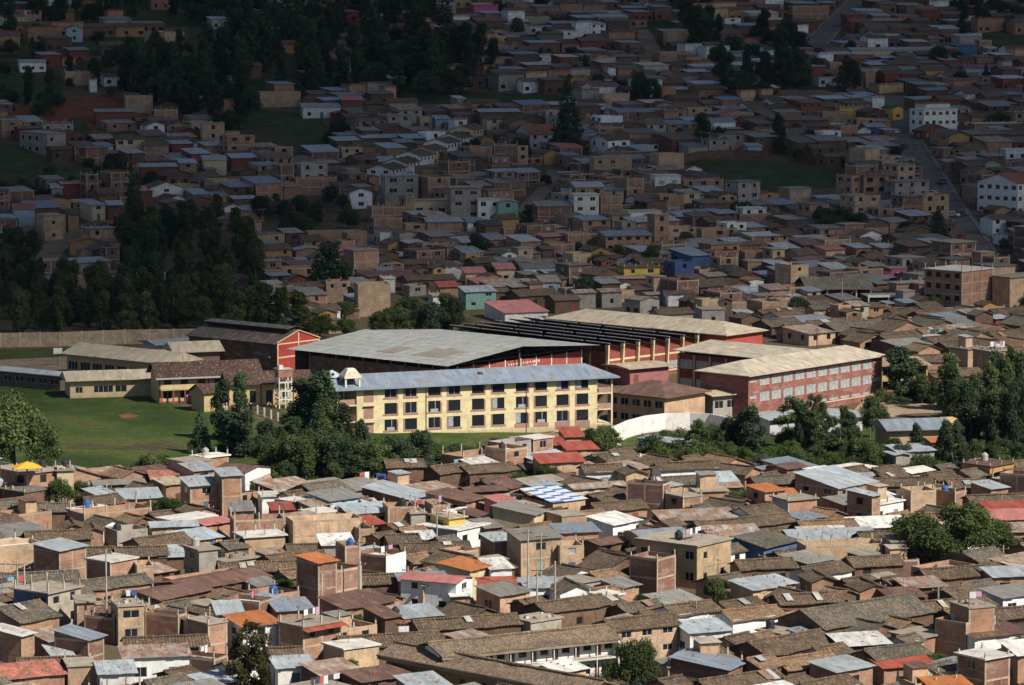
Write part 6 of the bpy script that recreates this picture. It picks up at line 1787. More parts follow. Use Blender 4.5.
PROTO = {}
def make_protos():
    rng = random.Random(21)
    def add(kind, blobs, n, size, mat, h, r0, bark='bark', **kw):
        i = len(PROTO.setdefault(kind, []))
        PROTO[kind].append((leaf_mesh('crown', blobs, n, size, mat, 100+len(kind)*7+i, **kw), trunk_mesh(blobs, h, r0, bark, rng)))
    for v in range(4):
        bl = []
        for k in range(26):
            z = rng.uniform(1.3, 9.3); R = 1.7*(1-abs(z-4.8)/5.4)**.6; t = rng.uniform(0, 6.28); rr = rng.uniform(.25, 1.0)*R
            bl.append((rr*math.cos(t), rr*math.sin(t), z, rng.uniform(.5, .95), rng.uniform(.5, .95), rng.uniform(.6, 1.1)))
        add('gum', bl, 6000, .22, 'leaf_gum', 9.0, .2, 'pale_bark', drip=.5)
        add('darkgum', bl, 6000, .22, 'leaf_dark', 9.0, .22, 'bark', drip=.4)
    bl = []
    for k in range(46):
        z = rng.uniform(.6, 9.2); R = 2.9*(1-abs(z-4.6)/6.2)**.55; t = rng.uniform(0, 6.28); rr = rng.uniform(.3, 1.0)*R
        bl.append((rr*math.cos(t), rr*math.sin(t), z, rng.uniform(.45, .85), rng.uniform(.45, .85), rng.uniform(.5, 1.0)))
    add('browncon', bl, 12000, .17, 'leaf_brown', 9.0, .22, 'bark', drip=.2)
    for v in range(2):
        bl = []
        for k in range(11):
            z = rng.uniform(4.5, 9.3); t = rng.uniform(0, 6.28); rr = rng.uniform(.1, 1.3)
            bl.append((rr*math.cos(t), rr*math.sin(t), z, rng.uniform(.5, .8), rng.uniform(.5, .8), rng.uniform(.5, .8)))
        add('thingum', bl, 2800, .2, 'leaf_gum', 9.2, .12, 'pale_bark', drip=.3)
    for v in range(3):
        bl = []
        for z in np.arange(1.0, 9.9, .62):
            R = (10.2-z)*.27+.12; m = max(4, int(R*4.2)); ph = rng.random()*6
            for k in range(m):
                t = ph+6.28*k/m+rng.uniform(-.25, .25); rr = R*rng.uniform(.5, .85)
                bl.append((rr*math.cos(t), rr*math.sin(t), z-.12*R+rng.uniform(-.15, .15), R*.36+.12, R*.36+.12, .26))
        add('conifer', bl, 4200, .26, 'leaf_dark', 9.6, .22, 'bark', drip=.25)
    for v in range(4):
        bl = []
        for k in range(24):
            t = rng.uniform(0, 6.28); e = rng.uniform(-.75, 1.3); R = rng.uniform(2.0, 3.2)
            bl.append((R*math.cos(t)*math.cos(e)*1.05, R*math.sin(t)*math.cos(e)*1.05, 4.9+3.1*math.sin(e)*1.05, rng.uniform(1.0, 1.7), rng.uniform(1.0, 1.7), rng.uniform(.9, 1.4)))
        bl.append((0, 0, 5.5, 2.2, 2.2, 2.2))
        add('broad', bl, 7500, .24, 'leaf_gum', 6.5, .34)
        add('broadfine', bl, 12000, .21, 'leaf_gum', 6.5, .34)
        add('green', bl, 7500, .24, 'leaf_green', 6.5, .3)
        add('greenfine', bl, 10000, .22, 'leaf_green', 6.5, .3)
        add('darkbroad', bl, 7500, .25, 'leaf_dark', 6.5, .34)
    for v in range(3):
        bl = []
        for k in range(16):
            t = rng.uniform(0, 6.28); R = rng.uniform(.5, 4.6); z = rng.uniform(2, 6.5)*(1-R/8)
            bl.append((R*math.cos(t), R*math.sin(t), z+1, rng.uniform(1.3, 2.4), rng.uniform(1.3, 2.4), rng.uniform(1.3, 2.4)))
        add('bush', bl, 4200, .36, 'leaf_green', 4, .2)
        add('darkbush', bl, 4200, .36, 'leaf_dark', 4, .2)
        add('gumbush', bl, 4200, .36, 'leaf_gum', 4, .2)
        add('silver', bl, 3800, .34, 'leaf_silver', 4, .2)
make_protos()
TREELOOK = dict(gum=('gum_tree', 'tall olive-green gum tree', 'tree'), darkgum=('gum_tree', 'tall dark gum tree', 'tree'), thingum=('gum_tree', 'slender gum tree with pale trunk', 'tree'), conifer=('conifer_tree', 'dark conical conifer', 'tree'),
    browncon=('brown_tree', 'brownish dense tree', 'tree'), broad=('round_tree', 'round olive-green tree', 'tree'), broadfine=('round_tree', 'large round olive-green tree', 'tree'), green=('round_tree', 'bright green round tree', 'tree'),
    greenfine=('round_tree', 'bright green bushy tree', 'tree'), darkbroad=('round_tree', 'dark round tree', 'tree'), bush=('bush', 'bright green bush', 'bush'), darkbush=('bush', 'dark bush', 'bush'), gumbush=('bush', 'olive bush', 'bush'), silver=('bush', 'silvery bush', 'bush'))
WID = dict(gum=3.6, darkgum=3.6, thingum=3.0, conifer=5.4, browncon=6.4, broad=8.4, broadfine=8.4, green=8.4, greenfine=8.4, darkbroad=8.4, bush=11, darkbush=11, gumbush=11, silver=11)
TREES = []
trng = random.Random(9)
def tree(kind, px, yb, yt, wpx=None, label=None, group=None, P=None, hgt=None):
    if P is None: P = at(px, yb)
    s = scale_at(P); h = (yb-yt)/s if hgt is None else hgt
    cr, tr = trng.choice(PROTO[kind])
    nm, look, cat = TREELOOK[kind]
    t = empty(nm, (P.x, P.y, terr(P.x, P.y)-.05), trng.uniform(0, 6.28))
    k = h/10.0 if kind not in ('broad', 'broadfine', 'green', 'greenfine', 'darkbroad') else h/9.6
    kx = k if wpx is None else (wpx/s)/WID[kind]
    for n_, me in (('trunk' if cat == 'tree' else 'stem', tr), ('crown' if cat == 'tree' else 'foliage', cr)):
        link(n_, me, t)
    t.scale = (kx, kx*trng.uniform(.92, 1.08), k)
    TREES.append((P.x, P.y, kx*WID[kind]/2*.6))
    reg(t, look, cat, group, label, px, yb)
    return t
# individual trees read from the picture
TL = [
('browncon', 247, 702, 616, 62, 'tall brownish-green tree rising in front of the lowest rooftops'),
('broadfine', 636, 700, 633, 54, 'big dense olive tree at the bottom edge beside the white gallery house'),
('silver', 636, 704, 672, 34, 'silvery-green bush at the foot of the big bottom tree'),
('gumbush', 610, 682, 648, 22, None),
('broadfine', 718, 610, 575, 34, 'ragged olive tree behind the house with bare corner posts'),
('broadfine', 926, 570, 508, 84, 'largest dark olive tree among the right-hand tile roofs'),
('broadfine', 962, 566, 498, 76, 'tall round tree, rear one of the clump among the right-hand roofs'),
('broadfine', 996, 562, 516, 54, 'olive tree at the edge of the clump beside the red sheet roof'),
('gumbush', 905, 566, 540, 34, None), ('gumbush', 1010, 556, 530, 30, None),
('broad', 14, 474, 385, 78, 'very large olive tree standing at the edge of the football field'),
('broad', 44, 476, 418, 40, None), ('gumbush', 60, 478, 455, 34, None),
('green', 62, 510, 474, 30, 'pale green tree growing in front of the cream house wall'),
('green', 82, 502, 478, 24, None),
('greenfine', 168, 522, 495, 38, 'yellow-green bush between brick yards below the silver roofs'),
('greenfine', 150, 520, 500, 20, None),
('green', 256, 500, 481, 24, None), ('gumbush', 290, 492, 478, 40, None), ('bush', 285, 498, 486, 34, None),
('conifer', 200, 453, 408, 26, 'dark blue-green conifer standing on the football field edge'),
('darkgum', 222, 440, 372, 22, None), ('darkgum', 240, 440, 370, 20, None), ('darkgum', 230, 455, 405, 34, None), ('darkgum', 245, 458, 408, 24, None),
('gumbush', 165, 472, 446, 60, None), ('darkbush', 150, 470, 452, 40, None), ('gumbush', 190, 476, 458, 40, None),
('darkgum', 306, 446, 374, 36, 'tall dark tree in front of the left end of the yellow school'), ('darkgum', 322, 449, 366, 40, None), ('darkgum', 340, 450, 402, 28, None), ('darkgum', 296, 440, 400, 30, None),
('darkbroad', 320, 476, 424, 64, None), ('broad', 296, 482, 432, 50, None), ('broad', 275, 478, 440, 40, None), ('darkbroad', 345, 478, 436, 50, None), ('broad', 372, 480, 436, 48, None), ('darkbroad', 395, 472, 434, 42, None), ('gumbush', 415, 464, 436, 44, None),
('gumbush', 436, 460, 440, 36, None), ('silver', 428, 470, 452, 26, None), ('gumbush', 270, 492, 462, 40, None), ('darkbroad', 355, 480, 450, 44, None), ('darkbush', 460, 452, 441, 36, None), ('green', 435, 456, 442, 26, None),
('greenfine', 380, 622, 612, 20, None), ('greenfine', 352, 632, 612, 30, 'yellow-green bush beside the row of narrow windows'), ('green', 284, 602, 577, 30, None), ('green', 300, 604, 584, 26, None), ('green', 322, 612, 604, 20, None), ('green', 336, 620, 606, 24, None),
('green', 420, 572, 560, 34, None), ('gumbush', 440, 568, 556, 34, None), ('gumbush', 462, 562, 552, 20, None),
('green', 530, 500, 480, 26, None), ('gumbush', 518, 492, 462, 34, None), ('green', 550, 488, 462, 30, 'light green tree in front of the red-roofed terraces'), ('gumbush', 500, 480, 466, 34, None), ('gumbush', 545, 508, 494, 28, None), ('bush', 512, 528, 520, 20, None),
('greenfine', 642, 608, 592, 18, 'small bright green dome bush between tile roofs'), ('gumbush', 600, 604, 586, 30, None), ('gumbush', 680, 604, 590, 20, None), ('green', 630, 552, 528, 26, 'leafy pale green tree between the blue-grey roofs'), ('green', 646, 546, 528, 22, None),
('greenfine', 742, 512, 487, 34, 'round bright green bush in front of the orange roof'),
('green', 858, 660, 645, 16, None), ('green', 936, 664, 652, 24, None), ('gumbush', 952, 654, 640, 24, None), ('gumbush', 925, 648, 636, 24, None), ('green', 513, 664, 648, 26, None), ('gumbush', 500, 662, 650, 20, None),
# row of trees below the red school
('gum', 697, 458, 418, 22, None), ('gumbush', 705, 462, 438, 44, None), ('darkgum', 728, 455, 412, 24, None), ('darkgum', 742, 455, 404, 20, None), ('darkgum', 752, 458, 400, 24, None), ('gumbush', 745, 464, 440, 44, None), ('thingum', 788, 448, 391, 26, 'slender gum with a white trunk in front of the red school'),
('darkgum', 802, 456, 400, 22, None), ('thingum', 815, 458, 404, 22, None), ('thingum', 832, 458, 412, 20, None), ('thingum', 840, 462, 424, 22, None), ('broad', 872, 438, 392, 28, 'umbrella-crowned tree beside the paved court'), ('darkgum', 884, 442, 410, 16, None),
('broad', 862, 470, 436, 44, None), ('gumbush', 838, 470, 450, 36, None), ('green', 832, 472, 450, 26, None), ('green', 800, 468, 446, 30, None), ('bush', 790, 472, 455, 40, None), ('bush', 770, 470, 452, 40, None), ('green', 815, 476, 456, 30, None), ('gumbush', 762, 468, 448, 30, None),
('bush', 895, 474, 460, 44, None), ('green', 880, 478, 462, 30, None), ('bush', 918, 474, 458, 44, None), ('green', 935, 472, 460, 36, None), ('gumbush', 720, 464, 446, 36, None), ('gumbush', 660, 462, 445, 34, None), ('gumbush', 640, 458, 444, 34, None), ('darkbush', 655, 458, 436, 20, None), ('gumbush', 690, 466, 450, 30, None),
('darkgum', 899, 400, 344, 34, 'dark tree against the golden arcade building'), ('gum', 912, 400, 356, 22, None), ('gumbush', 885, 402, 384, 24, None), ('gum', 922, 402, 372, 18, None), ('darkbroad', 922, 404, 384, 14, None), ('gum', 935, 404, 378, 14, None), ('darkgum', 996, 395, 358, 14, None), ('gum', 948, 420, 372, 20, None), ('darkbush', 900, 404, 394, 30, None), ('bush', 925, 402, 394, 24, None),
('darkbroad', 960, 440, 376, 40, None), ('darkbroad', 978, 450, 384, 36, None), ('broad', 1000, 452, 380, 42, 'tallest olive tree in the dense right-hand grove'), ('darkbroad', 1018, 456, 370, 36, None), ('darkgum', 992, 456, 392, 24, None), ('darkgum', 970, 452, 400, 30, None), ('silver', 962, 470, 448, 26, None), ('bush', 945, 472, 456, 30, None), ('darkbush', 1000, 474, 458, 44, None), ('darkbush', 980, 472, 456, 40, None), ('darkgum', 1020, 450, 350, 20, None), ('green', 905, 456, 442, 20, None),
('gumbush', 868, 334, 318, 40, 'low round tree in front of the brick wall by the open shed'), ('gumbush', 855, 332, 320, 30, None), ('gumbush', 882, 333, 320, 26, None), ('bush', 712, 342, 332, 20, None), ('gumbush', 602, 460, 410, 28, 'feathery tree at the right end of the yellow school'), ('gum', 612, 458, 424, 22, None), ('gum', 592, 462, 426, 20, None), ('gumbush', 590, 470, 448, 30, None), ('gumbush', 622, 460, 446, 30, None),
('bush', 990, 545, 532, 20, None), ('green', 845, 508, 502, 12, None),
# behind the halls
('broad', 410, 336, 292, 36, None), ('broad', 396, 338, 304, 40, None), ('darkbroad', 430, 338, 300, 40, None), ('darkbroad', 452, 336, 292, 30, None), ('gum', 446, 334, 290, 22, None), ('broad', 382, 340, 308, 30, None), ('gumbush', 470, 336, 316, 30, None), ('silver', 388, 340, 322, 20, None), ('gumbush', 535, 326, 314, 16, None),
('conifer', 318, 300, 252, 34, None), ('darkgum', 330, 298, 240, 30, None), ('darkgum', 340, 296, 258, 22, None), ('broad', 345, 322, 300, 30, None), ('gum', 300, 336, 290, 26, None), ('gum', 280, 338, 285, 26, None), ('green', 320, 338, 312, 30, None), ('green', 345, 340, 318, 30, None), ('gum', 262, 338, 280, 26, None), ('silver', 292, 332, 298, 26, None), ('broad', 236, 360, 330, 34, 'olive tree between the tan roofs and the black-roofed hall'), ('gumbush', 245, 364, 344, 30, None), ('darkbush', 306, 372, 360, 24, None),
('broad', 650, 272, 242, 25, 'dark globe-shaped tree by the yellow house on the hillside'), ('broad', 600, 274, 252, 26, None), ('broad', 622, 264, 244, 20, None), ('gumbush', 610, 278, 262, 28, None), ('darkbroad', 728, 274, 254, 18, None), ('darkbush', 568, 266, 250, 24, None),
('conifer', 568, 156, 74, 40, 'very tall dark conifer standing alone beside the lilac-grey mansion'),
('darkbroad', 851, 97, 58, 25, 'dark oval tree on a green patch near the top of the hillside'), ('darkbroad', 640, 104, 68, 22, None), ('darkbroad', 652, 106, 76, 20, None), ('darkbroad', 598, 92, 72, 16, None), ('darkbroad', 620, 96, 80, 18, None), ('darkbroad', 716, 148, 124, 20, None), ('darkbroad', 580, 70, 60, 16, None),
('darkbroad', 824, 236, 206, 34, None), ('darkbroad', 845, 236, 204, 30, None), ('darkbroad', 858, 238, 210, 26, None), ('darkbroad', 832, 240, 212, 40, None), ('darkbroad', 908, 240, 220, 26, None), ('conifer', 938, 242, 204, 26, 'dark araucaria-like conifer beside the street'), ('darkbroad', 495, 216, 196, 14, None), ('darkbroad', 486, 260, 240, 24, None), ('darkbroad', 546, 186, 174, 14, None),
('darkbroad', 530, 219, 203, 18, None), ('darkbush', 875, 270, 255, 20, None), ('broad', 935, 316, 296, 18, None), ('darkbroad', 812, 145, 128, 26, None), ('darkbroad', 775, 150, 130, 20, None), ('conifer', 986, 80, 62, 10, None), ('darkbroad', 940, 68, 44, 26, None), ('darkbroad', 920, 62, 50, 16, None), ('darkbroad', 956, 66, 50, 20, None),
('conifer', 132, 232, 150, 16, None), ('conifer', 138, 240, 172, 24, None),
]
PROT = []
for k, px, yb, yt, wpx, lab in TL:
    if lab: PROT.append((0, 0, None, (px-(wpx or 20)/2, yt, px+(wpx or 20)/2, yb-4)))
    tree(k, px, yb, yt, wpx, lab, 'trees of the town' if TREELOOK[k][2] == 'tree' else 'bushes of the town')
# groves: many trees one can tell apart
MASS = []
def grove(poly, n, kinds, hr, grp, seed, wr=(.8, 1.1), mind=3.0, mass=0):
    r = random.Random(seed); done = []
    xs = [p[0] for p in poly]; ys = [p[1] for p in poly]; tries = 0
    while len(done) < n and tries < n*60:
        tries += 1
        x, y = r.uniform(min(xs), max(xs)), r.uniform(min(ys), max(ys))
        if not inpoly(x, y, poly): continue
        P = at(x, y)
        if any((P.x-q.x)**2+(P.y-q.y)**2 < mind**2 for q in done): continue
        done.append(P); k = r.choice(kinds); h = r.uniform(*hr)
        if WID[k] > 8: h *= .62
        if len(done) > n-mass: MASS.append((P, h, k)); TREES.append((P.x, P.y, 1.2)); continue
        tree(k, x, y, 0, None, None, grp, P=P, hgt=h)
def inpoly(x, y, poly):
    c = False; j = len(poly)-1
    for i in range(len(poly)):
        if (poly[i][1] > y) != (poly[j][1] > y) and x < (poly[j][0]-poly[i][0])*(y-poly[i][1])/(poly[j][1]-poly[i][1])+poly[i][0]: c = not c
        j = i
    return c
GR_L1 = [(-12, 300), (30, 296), (90, 305), (150, 300), (262, 315), (262, 339), (198, 337), (-12, 337)]
GR_L2 = [(120, 240), (180, 225), (235, 235), (262, 285), (255, 320), (150, 310), (120, 280)]
grove(GR_L1, 78, ['gum', 'gum', 'gum', 'darkgum', 'broad'], (9, 13), 'trees of the wood beside the perimeter wall', 1, mind=2.6)
grove(GR_L2, 42, ['darkgum', 'gum', 'darkbroad', 'gum'], (9, 14), 'trees of the dark wood above the school', 2, mind=3.4)
grove([(0, 255), (42, 285), (42, 300), (0, 300)], 8, ['darkgum'], (9, 14), 'trees of the wood beside the perimeter wall', 3)
grove([(258, 215), (330, 205), (365, 225), (360, 245), (300, 250), (262, 245)], 16, ['darkbroad', 'darkbroad', 'gumbush'], (8, 12), 'trees of the dark grove above the brick shell', 4)
grove([(110, 66), (165, 60), (240, 70), (250, 120), (232, 148), (195, 125), (120, 108)], 46, ['darkgum', 'darkbroad', 'darkgum'], (13, 19), 'trees of the forest on the upper slope', 5, mind=5, mass=16)
grove([(225, 0), (300, -14), (425, -12), (445, 30), (450, 70), (425, 108), (350, 96), (262, 100), (235, 60)], 92, ['darkgum', 'darkbroad', 'darkgum', 'darkbroad', 'conifer'], (13, 20), 'trees of the forest on the upper slope', 6, mind=5, mass=40)
grove([(420, 60), (500, 58), (500, 90), (430, 104)], 20, ['darkgum', 'darkbroad'], (13, 18), 'trees of the forest on the upper slope', 7, mind=5)
grove([(0, 60), (62, 100), (60, 140), (30, 118), (0, 120)], 10, ['darkbroad', 'darkgum', 'darkbush'], (8, 12), 'scattered trees of the red slope', 8, mind=6)
grove([(85, 150), (110, 155), (140, 190), (120, 196), (88, 180)], 9, ['darkbroad', 'darkbush'], (6, 9), 'scattered trees of the red slope', 9)
grove([(650, 10), (700, 8), (768, 50), (768, 106), (720, 106), (695, 60)], 27, ['darkgum', 'darkbroad'], (12, 17), 'trees of the wood by the upper street', 10, mind=5.5, mass=8)
grove([(765, 50), (800, 48), (805, 95), (780, 92)], 16, ['darkgum', 'darkbroad'], (12, 17), 'trees of the wood by the upper street', 11, mind=5)
grove([(925, 0), (1024, -4), (1024, 28), (960, 26)], 26, ['darkbroad', 'darkgum'], (9, 14), 'trees along the top edge of the town', 12, mind=5)
grove([(0, -6), (150, -14), (230, -8), (228, 34), (150, 30), (60, 24), (0, 40)], 44, ['darkbroad', 'darkgum', 'darkgum'], (12, 18), 'trees along the top edge of the slope', 13, mind=5.5, mass=20)
grove([(20, 190), (58, 186), (60, 200), (24, 200)], 6, ['darkbush', 'darkbroad'], (5, 8), 'scattered trees of the red slope', 14)
grove([(640, 452), (700, 446), (760, 448), (850, 452), (890, 462), (890, 474), (760, 472), (650, 464)], 46, ['gumbush', 'gumbush', 'bush', 'green', 'darkgum', 'gum', 'broad', 'silver'], (4.5, 8.5), 'trees and bushes of the belt below the red school', 16, mind=2.2)
grove([(890, 456), (1030, 446), (1030, 476), (900, 474)], 34, ['gumbush', 'bush', 'darkbroad', 'broad', 'darkgum'], (5, 9), 'trees and bushes of the belt below the red school', 17, mind=2.4)
grove([(940, 398), (1030, 392), (1030, 446), (960, 446)], 26, ['darkbroad', 'darkgum', 'broad', 'gum'], (8, 12), 'trees of the dense grove on the right', 18, mind=3.2)
grove([(262, 450), (330, 440), (345, 448), (390, 462), (430, 458), (420, 470), (390, 478), (330, 484), (268, 486)], 34, ['darkbroad', 'broad', 'gumbush', 'broad', 'darkgum', 'gum'], (6, 10), 'trees of the dark grove by the yellow school', 19, mind=2.8)
grove([(780, 425), (880, 420), (880, 448), (790, 448)], 10, ['thingum', 'gum', 'gumbush'], (5, 9), 'trees and bushes of the belt below the red school', 20, mind=3)
grove([(340, 120), (390, 116), (400, 138), (350, 142)], 7, ['darkbush', 'darkbroad'], (5, 7), 'scattered trees of the red slope', 15)

def far_wood():
    vs, n0 = [], 0
    for P, h, k in MASS:
        me = trng.choice(PROTO[k])[0]; co = np.empty(len(me.vertices)*3, dtype=np.float32); me.vertices.foreach_get('co', co)
        q = co.reshape(-1, 4, 3)[::2]; c = q.mean(axis=1, keepdims=True); q = c+(q-c)*1.4
        s_ = h/10 if WID[k] < 8 else h/9.6; t = trng.uniform(0, 6.28); R = np.array([[math.cos(t), math.sin(t), 0], [-math.sin(t), math.cos(t), 0], [0, 0, 1]])
        vs.append((q.reshape(-1, 3)@R)*s_+np.array([P.x, P.y, P.z]))
    V = np.concatenate(vs).astype(np.float32); n = len(V)//4
    me = bpy.data.meshes.new('forest'); me.vertices.add(n*4); me.vertices.foreach_set('co', V.ravel())
    me.loops.add(n*4); me.loops.foreach_set('vertex_index', np.arange(n*4, dtype=np.int32)); me.polygons.add(n)
    me.polygons.foreach_set('loop_start', np.arange(0, n*4, 4, dtype=np.int32)); me.polygons.foreach_set('loop_total', np.full(n, 4, dtype=np.int32))
    me.materials.append(MATS['leaf_dark']); me.update(); me.validate()
    o = bpy.data.objects.new('forest', me); C.objects.link(o); o['kind'] = 'stuff'; o['label'] = 'dark mass of woodland behind the separate trees on the upper slope'; o['category'] = 'woodland'
far_wood()
# ------------------------------------------------------------------ ground, fields, streets
def ground():
    ys = [150]+list(np.arange(260, 780, 20))+list(np.arange(780, 1900, 8))+[1960, 2100, 2400, 2900]
    xs = list(np.arange(-640, 641, 10))
    V = [(x, y, terr(x, y)) for y in ys for x in xs]; n = len(xs)
    Fc = [(j*n+i, j*n+i+1, (j+1)*n+i+1, (j+1)*n+i) for j in range(len(ys)-1) for i in range(n-1)]
    me = bpy.data.meshes.new('ground'); me.from_pydata(V, [], Fc); me.materials.append(MATS['yard_soil']); me.update()
    me.polygons.foreach_set('use_smooth', [True]*len(me.polygons))
    o = bpy.data.objects.new('ground', me); C.objects.link(o); o['kind'] = 'structure'
ground()
def gterr(x, y):
    """height of the ground mesh itself, so sheets laid on it clear it"""
    return max(terr(x, y), terr(x-4, y), terr(x+4, y))
EXCL = []
def drape(name, poly, mat, off=.06, cuts=4, excl=True, kind='structure'):
    bm = bmesh.new(); vs = []
    for i in range(len(poly)):
        A, B_ = at(*poly[i]), at(*poly[(i+1) % len(poly)]); n = max(1, int((B_-A).length/5))
        for k in range(n):
            p = A.lerp(B_, k/n); vs.append(bm.verts.new((p.x+random.uniform(-.5, .5), p.y+random.uniform(-.5, .5), 0)))
    f = bm.faces.new(vs); bmesh.ops.triangulate(bm, faces=[f])
    for _ in range(cuts):
        es = [e for e in bm.edges if e.calc_length() > 7]
        if not es: break
        bmesh.ops.subdivide_edges(bm, edges=es, cuts=1); bmesh.ops.triangulate(bm, faces=bm.faces[:])
    for v in bm.verts: v.co.z = terr(v.co.x, v.co.y)+off+(.06 if v.co.y > 800 else 0)
    bmesh.ops.recalc_face_normals(bm, faces=bm.faces[:])
    me = bpy.data.meshes.new(name); bm.to_mesh(me); bm.free()
    if me.polygons[0].normal.z < 0: me.flip_normals()
    me.materials.append(MATS[mat]); me.update()
    o = bpy.data.objects.new(name, me); C.objects.link(o); o['kind'] = kind
    if excl: EXCL.append(poly)
    return o
drape('football_field', [(-40, 376), (0, 374), (66, 383), (90, 391), (122, 394), (142, 393), (172, 404), (203, 410), (250, 416), (300, 432), (330, 452), (300, 474), (250, 482), (150, 476), (100, 480), (-40, 484)], 'field_grass')
drape('school_lawn', [(222, 366), (240, 362), (300, 366), (345, 372), (350, 392), (330, 430), (300, 430), (250, 410), (232, 396)], 'field_grass', .05)
drape('upper_lawn', [(-20, 350), (60, 349), (92, 348), (92, 352), (60, 356), (-20, 360)], 'field_grass')
drape('dirt_court', [(-20, 361), (40, 358), (95, 356), (130, 366), (110, 371), (60, 371), (-20, 366)], 'dust_road')
drape('bank_lawn', [(330, 436), (360, 434), (600, 432), (600, 446), (560, 450), (470, 458), (430, 470), (400, 476), (440, 492), (395, 494), (330, 486), (270, 496), (264, 480), (300, 462)], 'field_grass')
drape('dirt_patch', [(118, 416), (128, 413.5), (137, 416), (134, 419), (122, 419)], 'dirt_patch', .11, excl=False)
drape('courtyard', [(862, 400), (880, 396), (950, 396), (952, 412), (900, 414), (880, 424), (850, 420)], 'courtyard')
drape('river_bank', [(610, 452), (700, 440), (840, 425), (1030, 430), (1030, 476), (900, 482), (760, 476), (650, 468)], 'field_grass', .05)
drape('red_soil', [(-10, 130), (22, 106), (60, 100), (112, 94), (150, 104), (155, 128), (118, 122), (84, 122), (60, 134), (20, 138)], 'red_soil', excl=False)
EXCL.append([(0, 92), (60, 98), (108, 94), (100, 130), (60, 128), (20, 125)])
drape('slope_grass', [(-30, -40), (430, -40), (436, 60), (400, 108), (256, 104), (200, 60), (100, 64), (-30, 60)], 'slope_grass', .03, excl=False)
drape('slope_grass', [(640, -30), (780, -30), (820, 60), (800, 110), (700, 110), (650, 60)], 'slope_grass', .03, excl=False)
drape('slope_grass', [(900, -30), (1060, -30), (1060, 34), (920, 30)], 'slope_grass', .03, excl=False)
drape('slope_grass', [(-10, 146), (12, 144), (60, 166), (104, 168), (150, 188), (150, 202), (118, 194), (54, 182), (20, 192), (-10, 190)], 'slope_grass')
drape('slope_grass', [(68, 118), (86, 116), (92, 136), (130, 130), (148, 142), (112, 150), (72, 144)], 'slope_grass', .09)
drape('slope_grass', [(222, 128), (256, 108), (320, 116), (335, 140), (300, 158), (245, 150)], 'slope_grass')
drape('slope_grass', [(395, 90), (470, 92), (560, 96), (562, 112), (470, 110), (440, 112), (395, 106)], 'slope_grass')
drape('slope_grass', [(662, 164), (700, 160), (768, 161), (842, 170), (846, 186), (760, 192), (722, 190), (700, 176), (668, 174)], 'slope_grass')
drape('slope_grass', [(762, 84), (830, 88), (826, 100), (764, 96)], 'slope_grass')
drape('slope_grass', [(978, 34), (1040, 36), (1040, 56), (985, 50)], 'slope_grass')
drape('slope_grass', [(0, 60), (60, 70), (62, 98), (0, 104)], 'slope_grass', .05)
drape('slope_grass', [(175, 5), (245, 5), (235, 20), (185, 18)], 'slope_grass', .05)
drape('slope_grass', [(485, 214), (545, 212), (540, 222), (486, 224)], 'slope_grass')
ROADS = []
def road(name, pts, width, mat, kerb=True, off=.1):
    W_ = []
    for i in range(len(pts)-1):
        A, B_ = at(*pts[i]), at(*pts[i+1]); n = max(1, int((B_-A).length/4))
        for k in range(n): W_.append(A.lerp(B_, k/n))
    W_.append(at(*pts[-1]))
    for _ in range(3): W_ = [W_[0]]+[(W_[i-1]+W_[i]*2+W_[i+1])/4 for i in range(1, len(W_)-1)]+[W_[-1]]
    q = MB(); kq = MB(); prev = None
    for i, p in enumerate(W_):
        dv = W_[min(i+1, len(W_)-1)]-W_[max(i-1, 0)]; dv.z = 0; dv.normalize(); nv = Vector((-dv.y, dv.x, 0))
        def g(k, z=0): v = p+nv*k; return Vector((v.x, v.y, terr(v.x, v.y)+off+z))
        row = [g(-width/2), g(0), g(width/2)]; kr = [(g(s*(width/2), .14), g(s*(width/2+1.3), .14), g(s*width/2, -.1)) for s in (-1, 1)]
        if prev:
            for j in range(2): q.poly([prev[0][j+1], prev[0][j], row[j], row[j+1]][::-1], mat)
            for s in (0, 1):
                f = [prev[1][s][0], prev[1][s][1], kr[s][1], kr[s][0]]; kq.poly(f[::-1] if s == 1 else f, 'concrete')
                f = [prev[1][s][2], prev[1][s][0], kr[s][0], kr[s][2]]; kq.poly(f if s else f[::-1], 'concrete')
        prev = (row, kr); ROADS.append((p.x, p.y, width/2+1.5))
    o = q.build(name); o['kind'] = 'structure'
    if kerb: o = kq.build('pavement', None, (.19, .16, .135)); o['kind'] = 'structure'
road('street', [(1010, 282), (985, 262), (968, 235), (948, 205), (930, 175), (912, 148), (903, 130), (897, 112), (892, 96)], 7, 'paved_road')
road('street', [(1060, 232), (1000, 226), (965, 226)], 8, 'paved_road', False, .13)
road('street', [(812, 48), (826, 32), (842, 18), (856, 4), (862, -10)], 7, 'paved_road')
road('dirt_road', [(44, 282), (44, 262), (54, 246), (74, 236), (95, 228), (112, 214)], 7, 'dust_road', False)
road('street', [(664, 72), (655, 58), (650, 44), (640, 30)], 6, 'dust_road', False)
road('street', [(372, 262), (376, 232), (384, 200), (398, 182), (430, 165), (470, 142), (486, 128)], 5, 'dust_road', False)
road('dirt_road', [(80, 112), (90, 124), (98, 140)], 1.8, 'red_soil', False, .16)
road('street', [(470, 225), (520, 216), (545, 190), (556, 170)], 4.5, 'dust_road', False)

